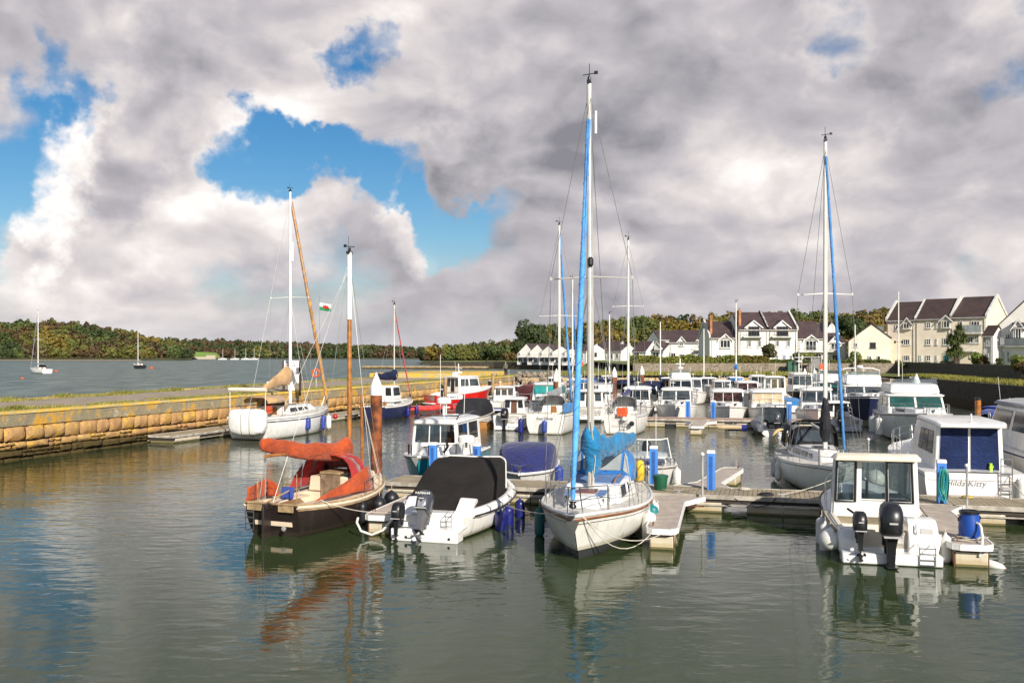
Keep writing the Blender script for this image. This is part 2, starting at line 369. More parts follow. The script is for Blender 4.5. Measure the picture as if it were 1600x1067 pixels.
def outboard(parent,loc,s,cowl,leg,tilt=0.,tip=None,logo=None,lc=None,yaw=0.):
    """outboard motor of scale s; its powerhead above loc; shaft down; swings aft (-x)"""
    g=bpy.data.objects.new('outboard_motor',None); COL.objects.link(g); g.parent=parent; g.location=loc; g.rotation_euler=(0,tilt,yaw)
    g.empty_display_size=.2
    def bld(mb,n,m,bev=.015): return mb.build(n,m,g,bevel=bev*s,seg=2)
    mb=MB()
    rings=[]
    for z,xl,xr,w in ((.0,-.32,.16,.36),(.06,-.42,.22,.44),(.12,-.44,.23,.45),(.34,-.46,.23,.46),(.50,-.42,.22,.44),(.60,-.34,.20,.38),(.66,-.22,.12,.26)):
        cx=(xl+xr)/2; a=(xr-xl)/2; rings.append([((cx+a*math.copysign(abs(math.cos(q))**.7,math.cos(q)))*s,(w/2*math.copysign(abs(math.sin(q))**.7,math.sin(q)))*s,z*s) for q in [2*pi*k/16 for k in range(16)]])
    mb.loft(rings); c=mb.build('cowling',cowl,g,smooth=True,ang=60)
    MB().box((-.465*s,0,.30*s),(.02*s,.16*s,.035*s)).build('badge',m_trim,g); MB().box((-.40*s,0,.02*s),(.10*s,.36*s,.03*s)).build('trim_band',m_trim,g)
    mb=MB(); mb.loft([[(x*s,y*s,z*s) for x,y in ((a,-w),(b,-w),(b,w),(a,w))] for z,a,b,w in ((.0,-.32,.10,.11),(-.22,-.26,.04,.08),(-.62,-.22,.02,.06))])
    mb.box((-.16*s,0,-.60*s),(.46*s,.22*s,.025*s))
    rings=[]; 
    for x,r in ((-.42,.03),(-.36,.055),(-.15,.07),(.06,.055),(.16,.01)): rings.append([(x*s,r*s*math.cos(q),(-.80+r*math.sin(q))*s) for q in [2*pi*k/10 for k in range(10)]])
    mb.loft(rings); mb.loft([[(a*s,-.018*s,z*s),(b*s,-.018*s,z*s),(b*s,.018*s,z*s),(a*s,.018*s,z*s)] for z,a,b in ((-.60,-.2,.02),(-.82,-.2,.04),(-1.0,-.16,-.04))])
    bld(mb,'leg',leg,.008)
    mb=MB()
    for k in range(3):
        a=2*pi*k/3+.4; ca,sa=math.cos(a),math.sin(a); mb.add([(-.40*s,.03*s*ca,(-.8+.03*sa)*s),(-.36*s,.15*s*math.cos(a-.35),(-.8+.15*math.sin(a-.35))*s),(-.42*s,.17*s*math.cos(a+.15),(-.8+.17*math.sin(a+.15))*s),(-.44*s,.13*s*math.cos(a+.5),(-.8+.13*math.sin(a+.5))*s)],[(0,1,2,3)])
    mb.build('propeller',tip or leg,g)
    mb=MB(); mb.box((.16*s,0,-.10*s),(.12*s,.26*s,.30*s)); mb.box((.10*s,0,-.30*s),(.10*s,.20*s,.2*s)); bld(mb,'bracket',leg)
    if logo: text('lettering',logo,.115*s,lc or m_wht,g,(-.445*s,0,.47*s),(R(80),0,R(-90)),.004); MB().box((-.43*s,0,.16*s),(.03*s,.20*s,.22*s)).build('cowl_panel',M('panel_silver',(.35,.36,.38),.3,.4),g,bevel=.01)
    return g
def lumpy(mb,pts,rs,n=12,amp=.12,seed=1,sy=.75,sz=1.1,off=0):
    rnd=random.Random(seed); pts=interp(pts,(len(pts)-1)*2); rs=list(np.interp(np.linspace(0,1,len(pts)),np.linspace(0,1,len(rs)),rs)); rings=[]; ph=[rnd.uniform(0,6) for _ in range(6)]
    for i,p in enumerate(pts):
        d=(pts[min(i+1,len(pts)-1)]-pts[max(i-1,0)]).normalized(); a=d.cross(Vector((0,0,1)))
        a=a.normalized() if a.length>.45 else (Vector((0,1,0))-d*d.y).normalized(); b=a.cross(d)
        f=lambda q: 1+amp*(math.sin(2*q+ph[0]+i*.55)+math.sin(3*q+ph[1]-i*.8)+.7*math.sin(i*.9+ph[2])+.6*math.sin(5*q+ph[3]+i*1.7))*.55
        rings.append([p+(a*math.cos(q)*sy+b*math.sin(q)*sz)*rs[i]*f(q) for q in [2*pi*k/n for k in range(n)]])
    mb.loft(rings)
m_seam=M('sail_seam',(.05,.20,.50),.8)
def interp(pts,n):
    pts=[Vector(p) for p in pts]; out=[]
    for i in range(n+1):
        u=i/n*(len(pts)-1); k=min(int(u),len(pts)-2); out.append(pts[k].lerp(pts[k+1],u-k))
    return out
def rig(parent,xm,zb,zt,h,mm=m_alu,r=.065,spread=None,sz=None,boomL=3.,boomz=None,cover=None,furl=None,furlz=None,bowx=None,lines=True,cov_r=.16,boom=True,vane=True,heel=0.,seed=1,nolow=False,wires=3,furl_r=.05,mat2=None,stern=True):
    """mast, boom and standing rigging for hull h"""
    hx=lambda z:heel*(z-zb)
    mb=MB(); mb.tube([(xm,0,zb),(xm,hx((zb+zt)/2),(zb+zt)/2),(xm,hx(zt),zt)],[r,r*.97,r*.72],10); mb.build('mast',mm,parent,smooth=True,ang=60)
    if mat2: MB().tube([(xm,0,zb+.0),(xm,hx(mat2[1]),mat2[1])],[r*1.06,r*1.0],10).build('mast_sleeve',mat2[0],parent,smooth=True)
    sp=spread or []
    mb=MB()
    for z,w in sp: mb.tube([(xm-.06,-w,z-.02),(xm,0,z+.03),(xm-.06,w,z-.02)],[.014,.03,.014],6); mb.box((xm-.06,-w,z),(.05,.04,.10)); mb.box((xm-.06,w,z),(.05,.04,.10))
    if sp: mb.build('spreader',mm,parent,smooth=True)
    mb=MB(); w=h.b(xm/h.L)*.95; zc=h.z(xm/h.L); wr=.008 if wires>2 else .011; top=(xm,hx(zt-.2),zt-.2)
    for sd in (1,-1):
        if sp:
            z,ww=sp[0]; zz,w2=sp[-1]
            pts=[(xm-.02,sd*w,zc),(xm-.06,sd*ww,z)]+([(xm-.06,sd*w2,zz)] if len(sp)>1 else [])+[top]
            mb.tube(pts,wr,4)
            if not nolow: mb.tube([(xm-.5,sd*w*.98,zc),(xm,0,z)],wr,4); mb.tube([(xm+.45,sd*w*.96,zc),(xm,0,z)],wr,4)
        else: mb.tube([(xm-.3,sd*w,zc),top],wr,4)
    if stern: mb.tube([(.1,0,h.z(0)),top],wr,4)
    bx=bowx if bowx is not None else h.L-.1; bow=(bx,0,h.z(1)+.12)
    if wires>2:
        mb.tube([bow,(xm,0,zt-.15)],wr,4); mb.tube([(xm+r+.03,.05,zb+.1),(xm+r*.6,.03,zt-.4)],wr*.8,4); mb.tube([(xm-r-.02,-.06,zb+.1),(xm-r*.6,-.03,zt-.3)],wr*.8,4)
    mb.build('rigging',m_wire,parent)
    if furl:
        fz=furlz or zt-.6; b=Vector(bow)+Vector((0,0,.25)); t_=Vector((xm+.12,hx(fz),fz)); pts=interp([b,t_],14)
        rs=[furl_r*(.75+.45*min(1,k/3)*(1-k/17)) for k in range(15)]
        mb=MB(); lumpy(mb,pts,rs,8,.07,seed,1,1); fo=mb.build('furled_genoa',furl,parent,smooth=True,ang=70)
        d=(t_-b); a1=d.normalized().orthogonal().normalized(); b1=d.normalized().cross(a1); nt=int(d.length/.55); mb=MB()
        mb.tube([b+d*(k/(nt*8))+(a1*math.cos(k*pi/4)+b1*math.sin(k*pi/4))*(np.interp(k/(nt*8),np.linspace(0,1,15),rs)*1.03) for k in range(nt*8)],furl_r*.13,4); mb.build('seam',m_seam,fo)
        mb=MB(); mb.lathe(tuple(b-Vector((0,0,.12))),[(.03,-.08),(.09,-.06),(.09,0),(.06,.02),(.06,.05),(.09,.07),(.09,.09),(.02,.1)],12,(t_-b)); mb.build('furling_drum',m_black,parent,smooth=True)
    if boom:
        bz=boomz or zb+.9; a=Vector((xm-r,0,bz)); e=Vector((xm-boomL,0,bz+.12))
        MB().tube([a,e],.045,8).build('boom',mm,parent,smooth=True)
        if cover:
            pts=interp([a+Vector((r+.12,0,.25)),a+Vector((-.3,0,.2)),a+Vector((-boomL*.5,0,.14)),e+Vector((.1,0,.06))],14)
            rs=[cov_r*(1.25-.7*(k/14)) for k in range(15)]
            mb=MB(); lumpy(mb,pts,rs,10,.10,seed+3,.75,1.2); mb.build('sail_cover',cover,parent,smooth=True,ang=80)
    if vane:
        mb=MB(); z=zt; y=hx(zt); mb.box((xm,y,z+.04),(.22,.10,.08)); mb.tube([(xm-.05,y,z),(xm-.05,y,z+.55)],.009,4); mb.tube([(xm+.05,y,z),(xm+.05,y,z+.22)],.012,4); mb.tube([(xm+.05,y-.16,z+.22),(xm+.05,y+.2,z+.26)],.012,4); mb.box((xm+.05,y+.19,z+.27),(.01,.1,.09)); mb.lathe((xm,y,z+.07),[(.03,0),(.05,.03),(.05,.1),(.02,.13)],8)
        mb.build('wind_vane',m_black,parent)
def arch(mb,x,w,z0,h,n=9,fwd=0.):   # half hoop ring points
    return [(x+fwd*math.sin(pi*k/n),-w/2*math.copysign(abs(math.cos(pi*k/n))**.6,math.cos(pi*k/n)),z0+h*math.sin(pi*k/n)**.65) for k in range(n+1)]
def hood(parent,x0,x1,w0,w1,z0,h0,h1,m,win=None,name='sprayhood',fwd=.0):
    mb=MB(); rings=[arch(mb,x0,w0,z0,h0),arch(mb,(x0+x1)/2,(w0+w1)/2*1.0,z0,(h0*.98+h1*.15)/1.0),arch(mb,x1,w1,z0,h1)]
    mb.loft(rings,False,False); o=mb.build(name,m,parent,smooth=True,ang=70)
    s=o.modifiers.new('solid','SOLIDIFY'); s.thickness=.015; s.offset=-1
    if win:
        mb=MB(); a=rings[1]; b=rings[2]
        def gp(k,t): return Vector(a[k]).lerp(Vector(b[k]),t)+Vector((.02,0,.018))
        for (k0,k1) in ((1,3),(3,6),(6,8)): 
            q=[gp(k0,.85)+Vector((0,.04,0)),gp(k1,.85)-Vector((0,.04,0)),gp(k1,.15)-Vector((0,.04,0)),gp(k0,.15)+Vector((0,.04,0))]; mb.plate(q,.006)
        mb.build('hood_window',win,parent)
    return o
def place(stern,bow):
    """world stern & bow points -> loc, rz, L"""
    d=bow-stern; return (stern.x,stern.y,0),math.atan2(d.y,d.x),math.hypot(d.x,d.y)
def pulpit(h,parent,rail=.58,t=.86,name='pulpit'):
    mb=MB(); a=h.deckp(t,.9); b=h.deckp(t,-.9); up=Vector((0,0,rail)); z=h.z(1)
    tip=[(h.L-.12,.14,z+rail+.04),(h.L+.05,0,z+rail+.05),(h.L-.12,-.14,z+rail+.04)]
    mb.tube([a+up]+tip+[b+up],.016,6); mb.tube([a+up*.55,(h.L-.2,.13,z+rail*.55),(h.L-.2,-.13,z+rail*.55),b+up*.55],.011,5)
    for q in (a,b): mb.tube([q,q+up],.016,6)
    for sd in (1,-1): mb.tube([h.deckp(.955,.8*sd),(h.L-.18,.13*sd,z+rail+.04)],.016,6)
    mb.build(name,m_steel,parent,smooth=True)
def pushpit(h,parent,rail=.6,name='pushpit',t=.16):
    mb=MB(); up=Vector((0,0,rail))
    for sd in (1,-1):
        a=h.deckp(t,.95*sd); b=h.deckp(.01,.92*sd); c=h.deckp(.01,.35*sd)
        for q in (a,b,c): mb.tube([q,q+up],.016,6)
        mb.tube([a+up,b+up,c+up],.016,6); mb.tube([a+up*.5,b+up*.5,c+up*.5],.011,5)
    mb.tube([h.deckp(.01,.36,.04),h.deckp(.01,-.36,.04)],.012,5)
    mb.build(name,m_steel,parent,smooth=True)
# ---------------- water ----------------
DIR=Vector((.3028,.9530,0)); NRM=Vector((.9530,-.3028,0)); A0=Vector((-23.8,43.2,0))
def waterm():
    m=bpy.data.materials.new('sea_water'); m.use_nodes=True; nt=m.node_tree; t=NT(nt); b=nt.nodes['Principled BSDF']
    g=t.n('ShaderNodeNewGeometry').outputs['Position']
    # open strait lies to the outer side of the pier
    side=t.m('SUBTRACT',t.vm('DOT_PRODUCT',g,tuple(NRM),out=1),A0.dot(NRM)); out=t.mr(side,-9.,-16.)
    y=t.n('ShaderNodeSeparateXYZ',i0=g).outputs[1]; far=t.mr(y,34.,75.)
    w1=t.noise(t.vm('MULTIPLY',g,(1.,2.0,1.)),1.5,2,.45,dist=.5)
    w2=t.noise(t.vm('MULTIPLY',g,(1.,1.9,1.)),8.,3,.55)
    w3=t.noise(t.vm('MULTIPLY',g,(.5,1.3,1.)),.35,3,.5)
    w4=t.noise(t.vm('MULTIPLY',g,(.6,1.2,1.)),.12,6,.65)
    calm=t.mr(t.noise(g,.09,3,.5),.38,.62,.40,1.35)
    h=t.m('ADD',t.m('MULTIPLY',w1,.024),t.m('MULTIPLY',w2,.0022)); h=t.m('ADD',h,t.m('MULTIPLY',w3,.05)); h=t.m('MULTIPLY',h,calm)
    h=t.m('ADD',h,t.m('MULTIPLY',t.m('MULTIPLY',w1,.055),far))
    h=t.m('ADD',h,t.m('MULTIPLY',t.m('MULTIPLY',w4,1.5),out))
    h=t.m('ADD',h,t.m('MULTIPLY',t.m('MULTIPLY',w1,.22),out))
    bn=t.n('ShaderNodeBump'); bn.inputs['Strength'].default_value=.62; bn.inputs['Distance'].default_value=1.0; t.put(bn.inputs['Height'],h); t.put(b.inputs['Normal'],bn)
    c=t.mix(far,(.030,.046,.016),(.050,.055,.036)); fl=t.noise(t.vm('MULTIPLY',g,(1.,.40,1.)),.22,6,.7); co=t.mix(t.mr(fl,.42,.62),(.045,.075,.062),(.14,.18,.15)); co=t.mix(t.m('MULTIPLY',t.mr(t.noise(t.vm('MULTIPLY',g,(1.,.45,1.)),.5,6,.75),.64,.70),.5),co,(.5,.52,.5)); c=t.mix(out,c,co)
    t.put(b.inputs['Base Color'],c); b.inputs['IOR'].default_value=1.333
    t.put(b.inputs['Roughness'],t.m('ADD',.015,t.m('ADD',t.m('MULTIPLY',far,.05),t.m('MULTIPLY',out,.30))))
    return m
mb=MB(); mb.add([(-6000,-200,0),(6000,-200,0),(6000,9000,0),(-6000,9000,0)],[(0,1,2,3)])
tag(mb.build('water',waterm()),kind='structure')
# ---------------- stone materials ----------------
def stonem(name,cols,lich=None,bump=.6,sc_=1.2,lam=.5,wet=True,joints=None):
    m=bpy.data.materials.new(name); m.use_nodes=True; nt=m.node_tree; t=NT(nt); b=nt.nodes['Principled BSDF']
    g=t.n('ShaderNodeNewGeometry'); p=g.outputs['Position']; isl=g.outputs['Random Per Island']
    n=t.noise(p,sc_,7,.65); nn=t.noise(p,9.,5,.7)
    c=t.mix(t.mr(n,.35,.65),(*cols[0],1),(*cols[1],1)); c=t.mix(t.m('MULTIPLY',isl,.75),c,(*cols[2],1))
    if joints:
        br=t.n('ShaderNodeTexVoronoi',feature='DISTANCE_TO_EDGE'); t.put(br.inputs['Vector'],t.vm('MULTIPLY',p,joints)); br.inputs['Scale'].default_value=1.
        vo=t.n('ShaderNodeTexVoronoi'); t.put(vo.inputs['Vector'],t.vm('MULTIPLY',p,joints)); vo.inputs['Scale'].default_value=1.
        c=t.mix(t.m('MULTIPLY',t.n('ShaderNodeSeparateXYZ',i0=vo.outputs['Color']).outputs[0],.8),c,(*cols[2],1))
        c=t.mix(t.m('MULTIPLY',t.mr(br.outputs['Distance'],.09,.01),.7),c,tuple(q*.3 for q in cols[0]))
    c=t.mix(t.mr(nn,.58,.75),c,tuple(q*.45 for q in cols[0]))
    if lich:
        l=t.mr(t.noise(p,.9,6,.75),lam,lam+.09); c=t.mix(t.m('MULTIPLY',l,.85),c,(*lich[0],1))
        l2=t.mr(t.noise(t.vm('ADD',p,(7,3,1)),1.9,7,.8),.57,.63); c=t.mix(t.m('MULTIPLY',l2,.8),c,(*lich[1],1))
    if wet:
        z=t.n('ShaderNodeSeparateXYZ',i0=p).outputs[2]; c=t.mix(t.mr(t.m('ADD',z,t.m('MULTIPLY',n,-.7)),.45,.02),c,(.07,.05,.018))
    t.put(b.inputs['Base Color'],c); b.inputs['Roughness'].default_value=.9; b.inputs['Specular IOR Level'].default_value=.2
    bn=t.n('ShaderNodeBump'); bn.inputs['Strength'].default_value=bump; bn.inputs['Distance'].default_value=.08; t.put(bn.inputs['Height'],t.m('ADD',nn,n)); t.put(b.inputs['Normal'],bn)
    return m
m_stone=stonem('pier_stone',((.30,.19,.085),(.56,.36,.14),(.40,.21,.10)),((.58,.35,.05),(.62,.42,.08)),lam=.52)
m_cope=stonem('pier_coping',((.22,.19,.13),(.38,.32,.19),(.32,.27,.17)),((.62,.32,.03),(.52,.46,.34)),sc_=.9,lam=.49,wet=False)
m_kerb=stonem('pier_kerb',((.42,.34,.16),(.55,.42,.16),(.50,.40,.2)),((.70,.42,.03),(.62,.40,.05)),lam=.46,wet=False)
m_joint=M('joint_dark',(.028,.02,.012),.95)
m_path=M('gravel_path',(.36,.29,.21),.95,var=.2,vs=.8,bump=.6,bs=30,col2=(.25,.20,.145))
m_grs=M('grass_ground',(.17,.20,.035),.95,var=.25,vs=.35,bump=.5,bs=3,col2=(.10,.12,.02))
def blade_mat(name,a,b_):
    return M(name,a,.8,vs=.6,col2=b_,spec=.2)
m_bl1=blade_mat('grass_blades',(.24,.24,.045),(.13,.14,.025)); m_bl2=blade_mat('grass_dry',(.36,.28,.09),(.24,.20,.06))
rng=np.random.default_rng(5)
def grass(name,pts,h,w,label,cat='grass'):
    """pts Nx3 roots"""
    n=len(pts); a=rng.uniform(0,2*pi,n); hh=h*rng.uniform(.4,1.3,n); lx=rng.normal(0,.35,n)*hh; ly=rng.normal(0,.35,n)*hh
    dx=np.cos(a)*w/2; dy=np.sin(a)*w/2
    V=np.zeros((n,3,3)); V[:,0]=pts; V[:,1]=pts; V[:,0,0]-=dx; V[:,0,1]-=dy; V[:,1,0]+=dx; V[:,1,1]+=dy
    V[:,2]=pts; V[:,2,0]+=lx; V[:,2,1]+=ly; V[:,2,2]+=hh
    o=npmesh(name,V.reshape(-1,3),3,[m_bl1,m_bl2],(rng.random(n)<.3).astype(np.int32)); return tag(o,label,cat,kind='stuff')
def npmesh(name,V,k,mats,mi,parent=None):
    n=len(V)//k; me=bpy.data.meshes.new(name); me.vertices.add(len(V)); me.vertices.foreach_set('co',V.astype(np.float32).ravel())
    me.loops.add(len(V)); me.loops.foreach_set('vertex_index',np.arange(len(V),dtype=np.int32))
    me.polygons.add(n); me.polygons.foreach_set('loop_start',np.arange(0,len(V),k,dtype=np.int32)); me.polygons.foreach_set('loop_total',np.full(n,k,dtype=np.int32))
    for m in mats: me.materials.append(m)
    me.polygons.foreach_set('material_index',np.asarray(mi,dtype=np.int32)); me.update(calc_edges=True)
    o=bpy.data.objects.new(name,me); COL.objects.link(o); o.parent=parent; return o
# ---------------- pier ----------------
ZP=2.3
def pp(s,d,z): q=A0+DIR*s-NRM*d; return Vector((q.x,q.y,z))   # s along, d inward from the face
S0,S1=-30,85
def ow(s): return 9.9+max(0,min(4,(s-12)*.07))
pier=thing('stone_pier','long lichen covered stone pier wall of big blocks enclosing the marina on the left','pier',tuple(A0))
def rel(o): o.parent=None; o.parent=pier; o.matrix_parent_inverse=Matrix.Translation(-A0); return o
mb=MB(); 
rings=[[pp(s,.30,-1),pp(s,.30,1.62),pp(s,.17,1.62),pp(s,.10,ZP-.10),pp(s,ow(s)-.1,ZP-.10),pp(s,ow(s)+.5,-1)] for s in np.linspace(S0,S1,24)]
mb.loft(rings); rel(mb.build('wall_core',[m_joint]))
rnd=random.Random(3); mb=MB()
def stone(mb,s0,s1,z0,z1,d,bul=.10):
    bul*=rnd.uniform(.35,.85); nx,nz=8,5; g=.018; vs=[]; fs=[]
    for j in range(nz):
        for i in range(nx):
            u,v=i/(nx-1),j/(nz-1); e=min(u,1-u,v,1-v); b=bul*(min(1,e*7.5)**.3)+rnd.uniform(-.03,.03)*(e>0)
            b=b if e>0 else -.09
            ju=rnd.uniform(-.035,.035); jz=rnd.uniform(-.025,.025)
            vs.append(pp(s0+g+(s1-s0-2*g)*u+ju,d-b,z0+g+(z1-z0-2*g)*v+jz))
    for j in range(nz-1):
        for i in range(nx-1): a=j*nx+i; fs.append((a,a+1,a+nx+1,a+nx))
    mb.add(vs,fs)
def course(z0,z1,w0,w1,d,bul=.10,split=0.):
    s=S0
    while s<S1:
        w=rnd.uniform(w0,w1)
        if rnd.random()<split:
            zm=z0+(z1-z0)*rnd.uniform(.4,.6); s2=s
            while s2<s+w-.05: ww=min(rnd.uniform(.3,.7),s+w-s2); stone(mb,s2,s2+ww,z0,zm,d,bul*.6); s2+=ww
            s2=s
            while s2<s+w-.05: ww=min(rnd.uniform(.3,.7),s+w-s2); stone(mb,s2,s2+ww,zm,z1,d,bul*.6); s2+=ww
        else: stone(mb,s,s+w,z0+rnd.uniform(-.03,.02),z1+rnd.uniform(-.03,.03),d,bul)
        s+=w
course(-.35,.10,.7,1.6,.02,.07); course(.12,.46,.6,1.5,.05,.07,.35); course(.46,.86,.6,1.5,.09,.09,.3); course(.88,1.62,.85,1.5,.12,.13)
rel(mb.build('stone_courses',[m_stone],smooth=True,ang=60))
mb=MB(); mb.loft([[pp(s,.10,1.60),pp(s,.05,ZP-.12),pp(s,.5,ZP-.12),pp(s,.5,1.60)] for s in np.linspace(S0,S1,60)]); rel(mb.build('coping_band',m_cope))
mb=MB(); mb.loft([[pp(s,.0+.02*math.sin(s*1.7),ZP-.115),pp(s,.02,ZP+.02),pp(s,.42+.05*math.sin(s*.9),ZP+.02),pp(s,.45,ZP-.115)] for s in np.linspace(S0,S1,80)]); 
mb.loft([[pp(s,ow(s)-.7,ZP-.11),pp(s,ow(s)-.7+.1*math.sin(s),ZP+.03),pp(s,ow(s)+.1,ZP+.03),pp(s,ow(s)+.15,ZP-.3)] for s in np.linspace(S0,S1,80)]); rel(mb.build('kerb_edge',m_kerb))
mb=MB(); mb.loft([[pp(s,.44,ZP-.06),pp(s,4,ZP+.0),pp(s,ow(s)-.68,ZP-.03)] for s in np.linspace(S0,S1-.1,40)],False,False); tag(mb.build('path',m_path),kind='structure')
# raised block at the pier's far end
mb=MB(); mb.loft([[pp(s,3.,ZP-.2),pp(s,3.,ZP+.5),pp(s,ow(s)+.1,ZP+.5),pp(s,ow(s)+.1,ZP-.2)] for s in np.linspace(66,S1-.2,12)]); rel(mb.build('raised_end',m_kerb,bevel=.04))
def strip(d0,d1,n,s0=S0,s1=S1,cl=1.3,f=lambda s:0):
    s=rng.uniform(s0,s1,n*3); 
    # patchy
    k=np.sin(s*.9)+np.sin(s*.37+1)+np.sin(s*2.3+2)*.6+rng.normal(0,.7,n*3); s=s[k>-.2][:n]; d=rng.uniform(0,1,len(s))**1.3
    P_=np.array([tuple(pp(a,d0(a)+(d1(a)-d0(a))*b,ZP-.03)) for a,b in zip(s,d)]); return P_
g1=strip(lambda s:.45,lambda s:2.3+.6*math.sin(s*.6),20000); g2=strip(lambda s:ow(s)-1.6-.6*math.sin(s*.8),lambda s:ow(s)-.05,14000)
grass('grass_strip',np.vstack([g1,g2]),.12,.09,'short patchy grass along both edges of the pier path','grass')
for i,(px,dd,hh) in enumerate(((1060,0,0),)): pass
tf=[]
for s,d,r in [(9,9.3,.7),(14,9.5,.6),(19.5,9.6,1.0),(25,9.9,.8),(33,10.5,1.0),(2,1.2,.4),(-6,9.3,.6)]:
    q=rng.normal(0,r*.8,(220,2)); tf.append(np.array([tuple(pp(s+a,min(d+b*.35,9.9),ZP-.03)) for a,b in q]))
grass('weed_tufts',np.vstack(tf),.26,.08,'taller green weed tufts on the seaward edge of the pier','weeds')
# ---------------- land ----------------
m_garden=M('garden_lawn',(.16,.20,.04),.95,var=.2,vs=.3,bump=.4,bs=3)
shore=[(30,-20),(35.5,25),(42.3,76),(45.5,100),(47,113),(46.3,119),(1.2,119.5),(1.5,126),(10,140),(22,295),(-6,330),(-30,345),(-30,420),(900,420),(900,-20)]
mb=MB(); n=len(shore); mb.add([(x,y,ZP) for x,y in shore],[tuple(range(n))])
tag(mb.build('ground',m_grs),kind='structure')
def bank(name,pts,z0,z1,m,label,th=.6,cat='wall',out=.25,joint=None):
    rings=[]
    for i,(x,y) in enumerate(pts):
        a=Vector(pts[max(i-1,0)]); b=Vector(pts[min(i+1,len(pts)-1)]); d=(b-a).normalized(); nn=Vector((d.y,-d.x))   # right side of travel
        p=Vector((x,y)); rings.append([(*(p+nn*out),z0),(*(p),z1),(*(p-nn*th),z1),(*(p-nn*th),z0)])
    mb=MB(); mb.loft(rings); return tag(mb.build(name,m),label,cat)
def seg(pts,step=6):
    out=[]
    for a,b in zip(pts[:-1],pts[1:]):
        k=max(1,int(math.dist(a,b)/step))
        out+=[(a[0]+(b[0]-a[0])*i/k,a[1]+(b[1]-a[1])*i/k) for i in range(k)]
    return out+[pts[-1]]
m_dkshade=stonem('dark_shaded_stone',((.07,.06,.048),(.12,.10,.075),(.085,.072,.055)),bump=.7,joints=(2.0,2.0,3.6))  # stone darkened to carry the right quay's shade; the black sea wall shares it
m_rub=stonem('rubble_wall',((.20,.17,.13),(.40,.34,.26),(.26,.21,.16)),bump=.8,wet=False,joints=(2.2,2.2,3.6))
m_rub2=stonem('garden_shaded_stone',((.09,.085,.07),(.15,.14,.11),(.11,.10,.08)),bump=.8,wet=False,joints=(2.2,2.2,3.6))  # rubble colours darkened to carry the shade on the right garden wall
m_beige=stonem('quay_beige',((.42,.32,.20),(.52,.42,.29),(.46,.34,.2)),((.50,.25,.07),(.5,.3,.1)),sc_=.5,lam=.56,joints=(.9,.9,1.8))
right=[(30,-20),(35.5,25),(42.3,76),(45.5,100),(47,113)]
bank('quay_wall',seg(right[::-1]),-1,ZP+.06,m_dkshade,'dark shaded stone quay wall along the right side of the marina',.5)
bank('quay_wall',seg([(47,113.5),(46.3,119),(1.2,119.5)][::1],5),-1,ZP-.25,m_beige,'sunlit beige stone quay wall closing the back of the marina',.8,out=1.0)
bank('sea_wall',seg([(22,295),(-6,330),(-30,345)],8),-1,ZP+.1,m_dkshade,'low black sea wall below the far white houses',.8)
m_slope=M('quay_slope',(.46,.38,.28),.9,var=.12,vs=.6,bump=.4,bs=8)
ter=[(17.5,135),(56,136),(49.7,90),(42,30),(900,30),(900,415),(30,415),(24,300),(17.5,200)]
mb=MB(); mb.add([(x,y,3.5) for x,y in ter],[tuple(range(len(ter)))]); tag(mb.build('garden_ground',m_garden),kind='structure')
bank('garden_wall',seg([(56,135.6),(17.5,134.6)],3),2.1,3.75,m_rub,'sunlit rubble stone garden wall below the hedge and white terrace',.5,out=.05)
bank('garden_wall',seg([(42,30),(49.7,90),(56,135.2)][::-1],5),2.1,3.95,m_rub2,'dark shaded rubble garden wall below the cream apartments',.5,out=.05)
# grass on the banks
def scatter(poly_a,poly_b,n,z=ZP):
    u=rng.random(n); v=rng.random(n); A_=np.array(poly_a,float); B_=np.array(poly_b,float)
    def ev(P_,u):
        x=u*(len(P_)-1); k=np.minimum(x.astype(int),len(P_)-2); f=(x-k)[:,None]; return P_[k]*(1-f)+P_[k+1]*f
    p=ev(A_,u)*(1-v[:,None])+ev(B_,u)*v[:,None]; return np.c_[p,np.full(n,z)]
g=np.vstack([scatter([(39,50),(42.9,76),(46,100),(47.5,113)],[(44.5,50),(48,76),(50.5,100),(53,116)],26000),scatter([(3,120.8),(46,120.5)],[(6,134),(52,135)],14000)])
grass('grass_bank',g,.38,.10,'rough green and dry grass growing on the quay bank','grass')
# ---------------- foliage ----------------
def leafm(name,a,b_):
    m=bpy.data.materials.new(name); m.use_nodes=True; nt=m.node_tree; t=NT(nt); b=nt.nodes['Principled BSDF']
    g=t.n('ShaderNodeNewGeometry'); n=t.noise(g.outputs['Position'],.5,3,.6)
    f=t.m('ADD',t.m('MULTIPLY',g.outputs['Random Per Island'],.40),t.m('MULTIPLY',n,.5)); t.put(b.inputs['Base Color'],t.mix(f,(*a,1),(*b_,1)))
    b.inputs['Roughness'].default_value=.75; b.inputs['Specular IOR Level'].default_value=.2
    return m
LF=dict(dark=leafm('foliage_dark_green',(.028,.042,.016),(.060,.078,.026)),green=leafm('foliage_green',(.052,.072,.020),(.115,.14,.04)),olive=leafm('foliage_olive',(.065,.07,.016),(.15,.15,.035)),
 gold=leafm('foliage_gold',(.11,.085,.016),(.24,.17,.035)),rust=leafm('foliage_rust',(.085,.058,.022),(.15,.10,.035)),brown=leafm('foliage_brown',(.055,.035,.018),(.11,.075,.035)),lime=leafm('foliage_lime',(.14,.20,.03),(.26,.33,.06)))
m_bark=M('bark',(.10,.07,.045),.9,var=.25,vs=3)
